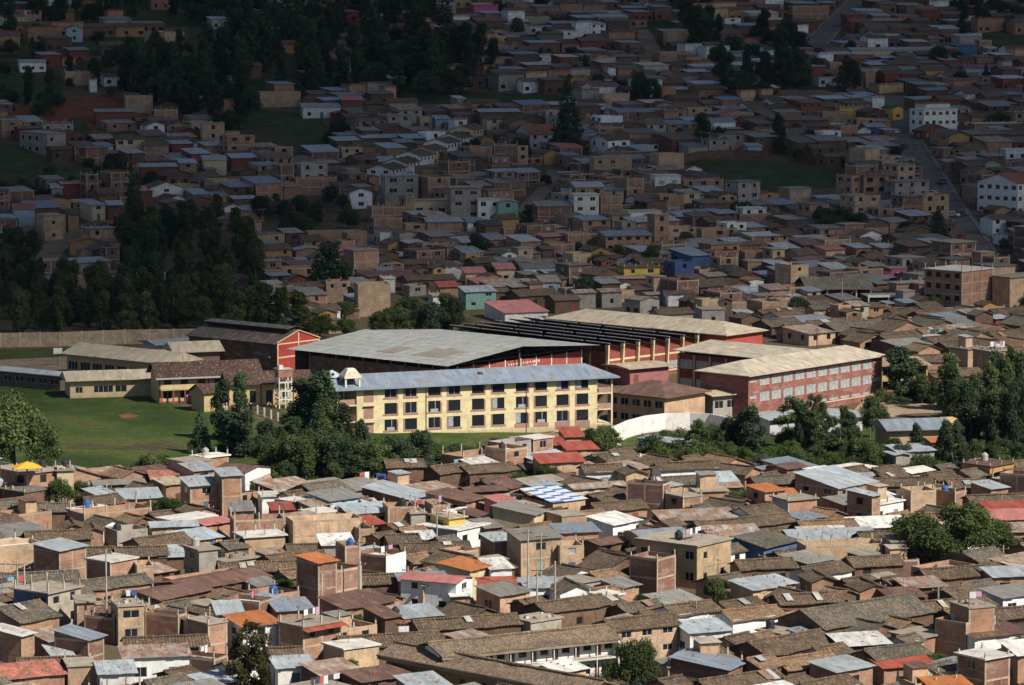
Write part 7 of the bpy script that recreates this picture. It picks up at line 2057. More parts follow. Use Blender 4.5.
# ------------------------------------------------------------------ build the read houses, then fill the gaps
for s_ in FG: Hs(s_)
for s_ in BG: Hs(s_, far=True)
def terrace():
    A, B_ = at(392, 186), at(486, 141); v = B_-A; n = 7; L = v.length/n; a_ = math.atan2(v.y, v.x); r = random.Random(4)
    for i in range(n):
        p = A+v*(i/n); p.z = terr(p.x, p.y)+.1; hh_ = (4.6, 4.6, 5.0, 4.8, 5.2, 4.8, 5.4)[i]
        house(p, a_, L-.15, 7.5, hh_, 'G', ('white', 'white', 'white', 'cream', 'white', 'white', 'cream')[i], 'tile', r, 'fw g', name='terrace_house', group='white terrace climbing the street', label=('lowest white tiled house of the terrace climbing the street', 'second white terraced house up the climbing street', 'third white terraced house up the climbing street', 'lower cream terraced house among the white ones up the street', 'fifth, white house of the terrace climbing the street', 'sixth, white house of the terrace climbing the street', 'topmost cream house of the terrace climbing the street')[i], far=True)
terrace()
NREAD = len(FOOT)
EXCL += [[(700, 168), (846, 174), (850, 204), (735, 206)], [(500, 650), (625, 640), (628, 690), (500, 676)], GR_L1, GR_L2, [(260, 205), (340, 200), (370, 225), (365, 248), (262, 248)], [(-60, 344), (200, 342), (345, 370), (350, 430), (330, 484), (-60, 486)],
    [(340, 322), (600, 300), (760, 338), (800, 350), (885, 358), (950, 372), (952, 474), (650, 474), (600, 455), (600, 430), (340, 434)], [(940, 372), (1040, 370), (1040, 474), (940, 474)], [(375, 300), (480, 296), (480, 330), (375, 335)], [(270, 440), (440, 440), (440, 492), (270, 496)]]
GRID = {}
def gkey(x, y): return (int(x//30), int(y//30))
for f in FOOT: GRID.setdefault(gkey(f[0], f[1]), []).append(f)
def near_feet(x, y):
    k = gkey(x, y)
    for i in (-1, 0, 1):
        for j in (-1, 0, 1): yield from GRID.get((k[0]+i, k[1]+j), ())
SPARSE = [(-30, -60), (425, -60), (440, 95), (262, 104), (250, 150), (200, 128), (112, 122), (60, 128), (0, 145), (-30, 145)]
def blocked(P, a, w, d, marg=.6):
    cs = corners(P, a, w, d, marg); cx = sum(c[0] for c in cs)/4; cy = sum(c[1] for c in cs)/4
    for x, y, r in ROADS:
        if (x-cx)**2+(y-cy)**2 < (r+min(w, d)*.5)**2: return True
    for c in cs+[(cx, cy)]:
        q = proj((c[0], c[1], terr(*c)))
        if any(inpoly(q[0], q[1], e) for e in EXCL): return True
    for x, y, r in TREES:
        if r > .3 and (x-cx)**2+(y-cy)**2 < (min(w, d)*.45)**2: return True
    for f in near_feet(cx, cy):
        if sat(cs, f[2]): return True
    return False
def hides(P, a, w, d, h):
    cs = corners(P, a, w, d); pr = [proj((x, y, P.z)) for x, y in cs]
    x0, x1 = min(p[0] for p in pr), max(p[0] for p in pr); yt = proj((P.x, P.y, P.z+h+1.0))[1]; yb = proj(P)[1]
    for f in FOOT[:NREAD]+PROT:
        r = f[3]
        if yb <= r[3]: continue
        ox = min(x1, r[2])-max(x0, r[0]); oy = min(yb, r[3])-max(yt, r[1])
        if ox > 0 and oy > 0 and ox*oy > (.42 if r[3]-r[1] < 30 else .1)*(r[2]-r[0])*(r[3]-r[1]): return True
    return False
FAR = dict(v=[], f=[], c=[])
def far_house(P, a, w, d, h, kind, wall, roof, r):
    """one of the many small houses near the skyline, collected into a single mesh"""
    ca, sa = math.cos(a), math.sin(a); j = r.uniform(.8, 1.2); wc = tuple(x*j for x in COL[wall]); rc = tuple(x*j for x in ROOF[roof][1])
    def quad(ps, c):
        i = len(FAR['v']); FAR['v'] += [(P.x+ca*x-sa*y, P.y+sa*x+ca*y, P.z+z) for x, y, z in ps]; FAR['f'].append(tuple(range(i, i+len(ps)))); FAR['c'].append(c)
    for A, B_ in (((0, 0), (w, 0)), ((w, 0), (w, d)), ((w, d), (0, d)), ((0, d), (0, 0))): quad([(A[0], A[1], -3), (B_[0], B_[1], -3), (B_[0], B_[1], h), (A[0], A[1], h)], wc)
    o = .4; rs = 1.2 if kind in 'GRM' else 0
    if kind in 'GR':
        quad([(-o, -o, h), (w+o, -o, h), (w+o, d/2, h+rs), (-o, d/2, h+rs)], rc); quad([(w+o, d+o, h), (-o, d+o, h), (-o, d/2, h+rs), (w+o, d/2, h+rs)], rc)
        quad([(0, d, h-.01), (0, 0, h-.01), (0, d/2, h+rs-.1)], wc); quad([(w, 0, h-.01), (w, d, h-.01), (w, d/2, h+rs-.1)], wc)
    elif kind == 'M':
        quad([(-o, -o, h+.05), (w+o, -o, h+.05), (w+o, d+o, h+.8), (-o, d+o, h+.8)], rc); quad([(0, d, h), (0, 0, h), (0, d, h+.7)], wc); quad([(w, 0, h), (w, d, h), (w, d, h+.7)], wc); quad([(w, d, h), (0, d, h), (0, d, h+.7), (w, d, h+.7)], wc)
    else:
        quad([(-.15, -.15, h), (w+.15, -.15, h), (w+.15, d+.15, h), (-.15, d+.15, h)], rc)
        for A, B_ in (((0, 0), (w, 0)), ((0, d), (0, 0)), ((w, 0), (w, d))): quad([(A[0], A[1], h+.01), (B_[0], B_[1], h+.01), (B_[0], B_[1], h+.5), (A[0], A[1], h+.5)], wc); quad([(B_[0], B_[1], h+.01), (A[0], A[1], h+.01), (A[0], A[1], h+.5), (B_[0], B_[1], h+.5)], wc)
    for k in range(max(1, int(h/2.7))):
        n = int(w/2.6)
        for i in range(n):
            if r.random() < .35: continue
            x = w*(i+.5)/n; z = k*2.7+.9; ww = r.uniform(.5, .9)
            quad([(x-ww, -.03, z), (x+ww, -.03, z), (x+ww, -.03, z+1.2), (x-ww, -.03, z+1.2)], (.015, .014, .013))
def far_build():
    me = bpy.data.meshes.new('distant_houses'); me.from_pydata(FAR['v'], [], FAR['f']); me.update()
    ca = me.color_attributes.new('Col', 'FLOAT_COLOR', 'CORNER'); buf = []
    for p, c in zip(me.polygons, FAR['c']): buf += list((c[0], c[1], c[2], 1.0))*p.loop_total
    ca.data.foreach_set('color', buf)
    m, nt, b_ = newmat('distant_house_paint'); at_ = N(nt, 'ShaderNodeAttribute', attribute_name='Col'); tc = N(nt, 'ShaderNodeTexCoord')
    nt.links.new(mix(nt, 1.0, at_.outputs['Color'], ramp(nt, noise_n(nt, tc.outputs['Object'], .9, 5, .7), [(.3, .6), (.5, 1.0), (.7, 1.35)]), 'MULTIPLY'), b_.inputs['Base Color']); b_.inputs['Roughness'].default_value = .9
    me.materials.append(m); o = bpy.data.objects.new('distant_houses', me); C.objects.link(o); o['kind'] = 'stuff'; o['label'] = 'smallest houses packed along the top of the hillside'; o['category'] = 'houses'
def fill(y0, y1, xr, a_deg, seed, mixk, wr, dr, gap, far, cap, massy=-999):
    r = random.Random(seed); n = 0; a0 = RAD(a_deg); ca, sa = math.cos(a0), math.sin(a0)
    near, farp = at((xr[0]+xr[1])/2, y0), at((xr[0]+xr[1])/2, y1)
    A, B_ = at(xr[0], y1), at(xr[1], y1); Cn, D = at(xr[0], y0), at(xr[1], y0)
    pts = [A, B_, Cn, D]; us = [p.x*ca+p.y*sa for p in pts]; vs = [-p.x*sa+p.y*ca for p in pts]
    v = min(vs)
    cands = []
    while v < max(vs):
        d = r.uniform(*dr); u = min(us)+r.uniform(0, 5)
        while u < max(us):
            w = r.uniform(*wr)
            if r.random() > gap: cands.append((u, v, w, d*r.uniform(.8, 1.0)))
            u += w+r.uniform(.1, .8)
        v += d+(r.uniform(.2, 1.0) if r.random() < .8 else r.uniform(2, 4))
    cands.sort(key=lambda c: c[0]*sa+c[1]*ca)
    for u, v, w, d in cands:
        x, y = u*ca-v*sa, u*sa+v*ca
        q = proj((x, y, terr(x, y)))
        if not (xr[0]-30 < q[0] < xr[1]+30 and y1 < q[1] < y0): continue
        if far and inpoly(q[0], q[1], SPARSE) and r.random() < .66: continue
        cs = corners((x, y), a0, w, d); z = min(terr(*c) for c in cs); P = Vector((x, y, z+.1))
        ok = False
        for w_, d_ in ((w, d), (w*.72, d*.75), (w*.5, d*.55)):
            if min(w_, d_) < 3: break
            if not blocked(P, a0, w_, d_): ok = True; break
        if not ok: continue
        kind, wall, roof, h = mixk(r, q)
        if hides(P, a0, w_, d_, h):
            h = 2.5; kind = 'G' if kind == 'F' else kind
            if hides(P, a0, w_, d_, h): continue
        if q[1] < massy:
            far_house(P, a0+r.uniform(-.05, .05), w_, d_, h, kind, wall, roof, r); f = (P.x, P.y, corners(P, a0, w_, d_)); GRID.setdefault(gkey(f[0], f[1]), []).append(f); n += 1
            if n >= cap: break
            continue
        house(P, a0+r.uniform(-.04, .04), w_, d_, h, kind, wall, roof, r, '', far=far); f = FOOT[-1]; GRID.setdefault(gkey(f[0], f[1]), []).append(f)
        n += 1
        if n >= cap: break
    print('fill', seed, n)
def mix_fg(r, q):
    if r.random() < (.7 if q[0] > 560 else .5): return (r.choice('GGR'), r.choice(('adobe', 'adobe', 'white', 'brick')), r.choice(('tile', 'tile', 'tile', 'greytile', 'newtile')), r.uniform(2.2, 3.0))
    if r.random() < .6: return ('M', r.choice(('brick', 'adobe', 'palebrick')), r.choice(('silver', 'rustpatch', 'rustpatch', 'bluegrey', 'brownsheet', 'greysheet', 'greysheet', 'white')), r.uniform(2.2, 2.8))
    return (r.choice('FP'), r.choice(('brick', 'palebrick', 'grey', 'brick')), r.choice(('slab', 'slab', 'slabwhite')), r.choice((2.6, 2.8, 2.8, 5.0)))
def mix_bg(r, q):  # darker wall and roof colours weighted in, standing in for cloud shade
    k = r.random(); left = q[0] < 330 or q[1] < 150
    if k < .34: return (r.choice('GR'), r.choice(('adobe', 'adobe', 'adobe', 'darkbrick', 'ochre', 'red' if left else 'grey', 'white' if r.random() < .5 else 'brick')), r.choice(('tile', 'tile', 'greytile', 'brownsheet')), r.uniform(2.8, 4.6))
    if k < .62: return ('M', r.choice(('darkbrick', 'brick', 'adobe', 'red' if left else 'darkbrick', 'lightblue' if r.random() < .2 else 'brick')), r.choice(('silver', 'brownsheet', 'bluegrey', 'greysheet', 'brownsheet', 'darksheet' if r.random() < .3 else 'greysheet', 'rustpatch', 'pink' if r.random() < .25 else 'silver')), r.uniform(2.8, 5.0))
    return (r.choice('FPP'), r.choice(('brick', 'palebrick', 'darkbrick', 'darkbrick', 'grey' if r.random() < .5 else 'brick', 'white' if r.random() < .08 else 'brick', 'darkbrick')), r.choice(('slab', 'slabgrey')), r.choice((2.8, 5.2, 5.2, 7.8)))
def mix_top(r, q):
    k = r.random()
    if k < .45: return (r.choice('GR'), r.choice(('adobe', 'adobe', 'darkbrick', 'brick', 'adobe', 'red', 'ochre', 'white')), r.choice(('tile', 'tile', 'tile', 'greytile', 'brownsheet')), r.uniform(2.8, 4.6))
    if k < .8: return ('M', r.choice(('adobe', 'adobe', 'darkbrick', 'red', 'brick', 'concrete', 'adobe')), r.choice(('silver', 'bluegrey', 'greysheet', 'brownsheet', 'rustpatch', 'slabgrey')), r.uniform(2.8, 5.0))
    return (r.choice('FP'), r.choice(('palebrick', 'brick', 'brick', 'grey', 'white')), r.choice(('slab', 'slabgrey')), r.choice((2.8, 5.2, 5.2)))
fill(730, 446, (-20, 1044), 42, 31, mix_fg, (5, 9), (5, 8), .06, False, 170)
fill(730, 446, (-20, 1044), 42, 41, mix_fg, (4, 6.5), (4, 6), .05, False, 150)
fill(730, 446, (-20, 1044), 47, 44, mix_fg, (3, 4.6), (3, 4.4), .05, False, 150)
fill(446, 325, (560, 1044), 36, 32, mix_fg, (6, 11), (6, 9), .1, False, 70)
fill(335, 160, (-20, 1044), 30, 33, mix_bg, (5, 8.5), (5.5, 8.5), .07, True, 640)
fill(335, 200, (-20, 1044), 30, 43, mix_top, (3.4, 5), (3.4, 5), .1, True, 120)
fill(160, 62, (-20, 1044), 26, 34, mix_top, (5.5, 10), (5.5, 9), .1, True, 900, 118)
fill(62, -45, (-20, 1044), 22, 35, mix_top, (6.5, 12), (6, 10), .3, True, 500, 118)
# the town goes on beyond both edges of the picture
for x0_, x1_ in ((-130, -50), (1074, 1150)):
    fill(730, 446, (x0_, x1_), 42, 61+x1_, mix_fg, (5, 9), (5, 8), .08, True, 200, 9999)
    fill(335, -40, (x0_, x1_), 28, 62+x1_, mix_top, (6, 10), (6, 9), .12, True, 300, 9999)
fill(446, 335, (1074, 1150), 36, 77, mix_fg, (6, 10), (6, 9), .1, True, 100, 9999)
far_build()
# trees and bushes that grow in the yards between the houses
def yard_trees(n, y0, y1, kinds, hr, seed):
    r = random.Random(seed); k = 0; tries = 0
    while k < n and tries < n*30:
        tries += 1
        x, y = r.uniform(-5, 1029), r.uniform(y0, y1); P = at(x, y)
        if any(inpoly(x, y, e_) for e_ in EXCL): continue
        if any((P.x-a_)**2+(P.y-b_)**2 < (c_+1.5)**2 for a_, b_, c_ in ROADS): continue
        cs = corners(P, .5, 2.4, 2.4)
        if any(sat(cs, f[2]) for f in near_feet(P.x, P.y)): continue
        kd = r.choice(kinds); h = r.uniform(*hr)
        if WID[kd] > 8: h *= .6
        tree(kd, x, y, 0, None, None, 'yard trees and bushes', P=P, hgt=h); k += 1
yard_trees(90, 0, 165, ['darkbroad', 'darkgum', 'darkbush', 'broad'], (6, 13), 51)
yard_trees(75, 165, 330, ['darkbroad', 'darkbush', 'gumbush', 'broad'], (5, 10), 52)
yard_trees(40, 470, 690, ['gumbush', 'green', 'gumbush', 'bush'], (2.2, 5), 53)
# ------------------------------------------------------------------ poles, wires, vehicles, people
UP = None
def pole(px, yb, yt, kind='c', label=None):
    P = at(px, yb); s = scale_at(P); h = (yb-yt)/s
    t = empty('utility_pole', P)
    q = MB(); q.tube((0, 0, -.5), (0, 0, h), .15, .09, 'concrete' if kind == 'c' else 'wood', 8); q.build('shaft', t, (.42, .39, .34))
    q = MB(); q.box(-.8, -.05, h-.55, .8, .05, h-.43, 'wood'); q.build('crossarm', t)
    for x in (-.7, 0, .7):
        q = MB(); q.lathe([(.05, 0), (.07, .08), (.04, .16)], 'frame_paint', 6); q.build('insulator', t, loc=(x, 0, h-.43))
    if kind == 'l':
        q = MB(); q.tube((0, 0, h-.2), (1.1, -.2, h+.15), .03, .03, 'metal_dark', 5); q.build('lamp_arm', t)
        q = MB(); q.box(.9, -.3, h+.05, 1.4, -.1, h+.17, 'frame_paint'); q.build('lamp_head', t)
    reg(t, ('concrete' if kind != 'w' else 'wooden')+' utility pole', 'utility pole', 'utility poles', label, px, yb)
    return Vector((P.x, P.y, P.z+h-.3))
tops = [pole(*p) for p in [(18, 622, 560), (25, 620, 564), (107, 642, 548), (359, 612, 538), (408, 602, 566), (437, 560, 510), (528, 612, 528), (541, 604, 532), (537, 628, 566), (555, 628, 560), (662, 572, 536), (707, 574, 526), (719, 572, 532), (696, 640, 600), (714, 646, 614), (360, 618, 560), (938, 618, 586), (880, 604, 582), (764, 572, 552), (871, 528, 516), (107, 510, 484), (209, 522, 504), (949, 392, 352, 'c', 'tall white concrete pole behind the grove on the right'), (842, 312, 278, 'c'), (817, 352, 328, 'w'), (725, 365, 335), (210, 640, 606), (5, 600, 560), (1003, 570, 545)]]
pairs = [(4, 5), (5, 6), (12, 14), (14, 16), (16, 17), (17, 18), (15, 3), (25, 26), (22, 10), (0, 1), (2, 3), (21, 20), (0, 2), (2, 26), (3, 15), (6, 9), (7, 9), (8, 14), (13, 14), (10, 11), (11, 12), (5, 10), (9, 13)]
for i, j in pairs:
    A, B_ = tops[i], tops[j]; O = (A+B_)/2; t = empty('power_line', O)
    q = MB()
    for dz in (0, -.35):
        for k in range(8):
            def pt(u): p = A.lerp(B_, u)-O; p.z += dz-1.0*4*u*(1-u)*.6; return p
            q.tube(pt(k/8), pt((k+1)/8), .016, .016, 'metal_dark', 4, cap=False)
    q.build('wire', t); reg(t, 'sagging black power line strung between poles', 'power line', 'power lines')

def car_proto(van=False, truck=False):
    """a small car, nose along +x"""
    t = empty('parked_car' if not truck else 'truck', (0, 0, 0))
    L, Wd = (4.1, 1.7) if not van else (4.8, 1.9)
    prof = [(-.5, .25), (-.5, .62), (-.46, .85), (-.3, .92), (-.22, 1.38), (.1, 1.45), (.2, 1.42), (.32, .95), (.48, .82), (.5, .55), (.5, .25)] if not van else [(-.5, .3), (-.5, 1.0), (-.47, 1.85), (-.3, 1.95), (.25, 1.93), (.36, 1.75), (.43, 1.1), (.5, .9), (.5, .3)]
    q = MB()
    P_ = lambda x, y, z, k: (x*L, y*(1 if z < 1.0 else (1-.14*k)), z)
    n = len(prof); k1 = [(P_(x, -Wd/2, z, 1)) for x, z in prof]; k2 = [(P_(x, Wd/2, z, 1)) for x, z in prof]
    q.poly(k1, 'paint') ; q.poly(k2[::-1], 'paint')
    for i in range(n): j = (i+1) % n; q.poly([k1[j], k1[i], k2[i], k2[j]], 'paint')
    q.build('body', t, (.6, .6, .6))
    q = MB(); e = .012
    zt = 1.34 if not van else 1.75; zl = .95 if not van else 1.2
    for sy in (-1, 1):
        y0 = sy*(Wd/2*.885+e); y1 = sy*(Wd/2*(.86)+e)
        xs = ((-.24, -.02), (0.0, .24)) if not van else ((-.44, -.2), (-.18, .08), (.1, .34))
        for xa, xb in xs: f = [(xa*L, sy*(Wd/2+e), zl), (xb*L, sy*(Wd/2+e), zl), (xb*L-.12, y1, zt), (xa*L+.08, y1, zt)]; q.poly(f if sy < 0 else f[::-1], 'window_glass')
    xf0, zf0, xf1, zf1 = (.315, .98, .215, 1.38) if not van else (.425, 1.15, .37, 1.7)
    q.poly([(xf0*L+.02, -Wd*.42, zf0), (xf0*L+.02, Wd*.42, zf0), (xf1*L+.02, Wd*.38, zf1), (xf1*L+.02, -Wd*.38, zf1)], 'window_glass')
    xb0, xb1 = (-.305, -.232) if not van else (-.5, -.485)
    q.poly([(xb0*L-.02, Wd*.42, zf0), (xb0*L-.02, -Wd*.42, zf0), (xb1*L-.02, -Wd*.38, zf1), (xb1*L-.02, Wd*.38, zf1)], 'window_glass')
    q.build('window_glass', t)
    for x in (-.32, .32):
        for sy in (-1, 1):
            q = MB(); q.tube((0, -.1, 0), (0, .1, 0), .31, .31, 'rubber', 12); q.tube((0, sy*.101, 0), (0, sy*.115, 0), .18, .16, 'frame_paint', 8); q.build('wheel', t, loc=(x*L, sy*(Wd/2-.06), .31))
    for sy in (-1, 1):
        q = MB(); q.box(L*.5, sy*Wd*.36-.14, .62, L*.5+.02, sy*Wd*.36+.14, .76, 'bright_glass'); q.build('headlight', t)
    return t
def dup(root, loc, rz, col=None):
    r = root.copy(); C.objects.link(r); r.location = loc; r.rotation_euler = (0, 0, rz)
    for ch in root.children:
        c = ch.copy(); C.objects.link(c); c.parent = r
        if col and c.name.startswith('body'): c.color = (*col, 1)
    return r
carA = car_proto(); carB = car_proto(True); usedA = usedB = False
CARS = [(895, 134, 'A', (.7, .7, .7), 'white car', 60), (904, 149, 'A', (.08, .09, .11), 'dark car', 62), (933, 196, 'A', (.65, .66, .66), 'pale car', 60), (942, 184, 'A', (.1, .12, .18), 'dark blue car', 62), (952, 217, 'A', (.7, .7, .7), 'white car', 150), (960, 216, 'A', (.12, .12, .13), 'charcoal car', 150), (949, 228, 'B', (.7, .7, .68), 'white van', 60), (961, 240, 'A', (.3, .05, .04), 'red car', 60), (552, 158, 'A', (.72, .72, .7), 'white car by the tall conifer', 10), (488, 233, 'B', (.6, .65, .7), 'pale van', 170),
    (816, 306, 'A', (.7, .7, .68), 'white car in the open shed', 20), (825, 306, 'A', (.05, .13, .4), 'blue car in the open shed', 60), (840, 306, 'A', (.35, .05, .04), 'red car in the open shed', 60), (900, 308, 'B', (.7, .7, .7), 'white van in the framed garage', 20), (411, 482, 'A', (.05, .15, .45), 'bright blue car on the grass', 10), (886, 236, 'A', (.6, .6, .6), 'silver car', 15)]
for px, y, k, col, lab, rz in CARS:
    P = at(px, y); P.z += .1; src = carA if k == 'A' else carB
    if (k == 'A' and not usedA) or (k == 'B' and not usedB):
        o = src; o.location = P; o.rotation_euler = (0, 0, RAD(rz)); [setattr(c, 'color', (*col, 1)) for c in o.children if c.name.startswith('body')]
        if k == 'A': usedA = True
        else: usedB = True
    else: o = dup(src, P, RAD(rz), col)
    reg(o, lab if len(lab.split()) > 3 else lab+' on the hillside street', 'van' if k == 'B' else 'car', 'cars and vans about the town', None, px, y)
# red lorry
P = at(386, 488); t = empty('truck', P, RAD(8))
q = MB(); q.box(.1, -1.1, .95, 3.4, 1.1, 1.05, 'wood'); 
for y in (-1.1, 1.02): q.box(.1, y, 1.05, 3.4, y+.08, 2.0, 'paint')
for x in (.1, 3.32): q.box(x, -1.02, 1.05, x+.08, 1.02, 2.0, 'paint')
q.build('cargo_bed', t, (.42, .05, .035))
q = MB(); q.hexa([(-1.9, -1.0, .6), (-.05, -1.0, .6), (-.05, 1.0, .6), (-1.9, 1.0, .6), (-1.6, -.9, 2.3), (-.05, -.9, 2.3), (-.05, .9, 2.3), (-1.6, .9, 2.3)], 'paint'); q.build('cab', t, (.04, .08, .25))
q = MB(); q.poly([(-1.4, -1.0, 1.5), (-.4, -1.0, 1.5), (-.4, -.94, 2.1), (-1.3, -.94, 2.1)], 'window_glass'); q.poly([(-1.76, .8, 1.5), (-1.76, -.8, 1.5), (-1.66, -.75, 2.1), (-1.66, .75, 2.1)], 'window_glass'); q.build('cab_window', t)
for x in (-1.2, 2.5):
    for y in (-.95, .95): q = MB(); q.tube((0, -.14, 0), (0, .14, 0), .45, .45, 'rubber', 12); q.build('wheel', t, loc=(x, y, .45))
q = MB(); q.box(-1.6, -.4, .5, 3.3, .4, .7, 'metal_dark'); q.build('chassis', t)
reg(t, '', 'truck', label='red and blue lorry parked below the dark grove')

# people: one continuous skinned figure each
def person(P, rz, shirt, trousers, label, px, py, lean=0.0):
    t = empty('person', P, rz)
    pts = [(0, 0, .95), (0, .01, 1.2), (0, .02, 1.42), (0, 0, 1.53), (0, -.02, 1.66),
           (-.1, 0, .9), (-.12, -.03, .5), (-.13, .02, .08), (-.13, -.12, .03), (.1, 0, .9), (.13, .04, .5), (.14, .08, .08), (.14, -.06, .03),
           (-.19, .02, 1.4), (-.25, .02, 1.12), (-.24, -.1, .88), (.19, .02, 1.4), (.26, .03, 1.12), (.25, -.08, .88)]
    ed = [(0, 1), (1, 2), (2, 3), (3, 4), (0, 5), (5, 6), (6, 7), (7, 8), (0, 9), (9, 10), (10, 11), (11, 12), (2, 13), (13, 14), (14, 15), (2, 16), (16, 17), (17, 18)]
    rad = [.15, .14, .15, .055, .1, .1, .065, .045, .04, .1, .065, .045, .04, .065, .045, .035, .065, .045, .035]
    me = bpy.data.meshes.new('body'); me.from_pydata(pts, ed, [])
    o = bpy.data.objects.new('body', me); C.objects.link(o); o.parent = t
    o.modifiers.new('s', 'SKIN')
    for i, r_ in enumerate(rad): me.skin_vertices[0].data[i].radius = (r_, r_*.8)
    me.skin_vertices[0].data[0].use_root = True
    sd = o.modifiers.new('d', 'SUBSURF'); sd.levels = sd.render_levels = 1
    me.materials.append(MATS['paint']); o.color = (*shirt, 1)
    q = MB(); q.lathe([(.17, .55), (.19, .8), (.18, 1.0)], 'paint', 10) ; q.build('trousers', t, trousers)
    q = MB(); q.lathe([(.115, 1.64), (.12, 1.72), (.08, 1.79), (.02, 1.81)], 'paint', 10, (0, .01, 0)); q.build('hair', t, (.01, .008, .007))
    reg(t, '', 'person', label=label, px=px, py=py)
P = at(753, 684); person(Vector((P.x, P.y, P.z)), .4, (.04, .04, .06), (.03, .03, .05), 'person in dark clothes standing by the doorway of the cream-fronted house', 753, 680)
for px, y, c, l in ((905, 165, (.3, .05, .05), 'person in a red top walking on the hillside street'), (925, 205, (.5, .5, .5), 'person in a pale top on the hillside street'), (915, 150, (.08, .1, .3), 'person in a blue top at the roadside above the white block')):
    person(at(px, y)+Vector((0, 0, .1)), .5, c, (.04, .04, .06), l, px, y)

# ------------------------------------------------------------------ rough grass tufts on the banks
def tufts(name, polys, n, size, mat, seed):
    r = random.Random(seed); V = []; Fc = []
    for poly in polys:
        xs = [p[0] for p in poly]; ys = [p[1] for p in poly]; k = 0; tries = 0
        while k < n and tries < n*8:
            tries += 1
            x, y = r.uniform(min(xs), max(xs)), r.uniform(min(ys), max(ys))
            if not inpoly(x, y, poly): continue
            if noise.noise(Vector((x*.05, y*.12, seed))) < -.05 and r.random() < .8: continue
            P = pw(x, y, 0) if y > 335 else at(x, y); k += 1
            for b in range(4):
                t = r.uniform(0, 6.28); s = size*r.uniform(.5, 1.3); c, s_ = math.cos(t)*s*.4, math.sin(t)*s*.4; ox, oy = r.uniform(-s, s), r.uniform(-s, s)
                i = len(V); z = P.z
                V += [(P.x+ox-c, P.y+oy-s_, z), (P.x+ox+c, P.y+oy+s_, z), (P.x+ox+c*.6+r.uniform(-.2, .2)*s, P.y+oy+s_*.6, z+s), (P.x+ox-c*.6, P.y+oy-s_*.6+r.uniform(-.2, .2)*s, z+s*.8)]; Fc.append((i, i+1, i+2, i+3))
    me = bpy.data.meshes.new(name); me.from_pydata(V, [], Fc); me.materials.append(MATS[mat]); me.update()
    o = bpy.data.objects.new(name, me); C.objects.link(o); o['kind'] = 'stuff'; o['label'] = 'rough green grass and weeds on the banks around the school'; o['category'] = 'grass'
tufts('grass_tufts', [[(340, 436), (600, 433), (600, 446), (470, 458), (360, 460)], [(265, 482), (440, 470), (440, 492), (270, 496)], [(620, 452), (1024, 440), (1024, 476), (650, 468)], [(100, 468), (300, 470), (250, 482), (100, 480)], [(860, 394), (950, 392), (950, 400), (862, 402)]], 900, .55, 'leaf_green', 4)

# ------------------------------------------------------------------ light: sky, sun, and the cloud whose shadow lies on the hillside
EL, AZ = RAD(44), None
S = Vector((.80, -.60, 0)).normalized()*math.cos(EL); S.z = math.sin(EL)
sun = bpy.data.objects.new('sun', bpy.data.lights.new('sun', 'SUN')); C.objects.link(sun)
sun.data.energy = 5.0; sun.data.angle = RAD(.6); sun.data.color = (1.0, .93, .82)
sun.rotation_euler = S.to_track_quat('Z', 'Y').to_euler()
wd = bpy.data.worlds.new('World'); SC.world = wd; wd.use_nodes = True
nt = wd.node_tree; bg = nt.nodes['Background']
sky = nt.nodes.new('ShaderNodeTexSky'); sky.sky_type = 'NISHITA'; sky.sun_disc = False; sky.sun_elevation = EL; sky.sun_rotation = math.atan2(S.x, S.y); sky.air_density = 1.0; sky.dust_density = 1.0
nt.links.new(sky.outputs[0], bg.inputs[0]); bg.inputs[1].default_value = .052

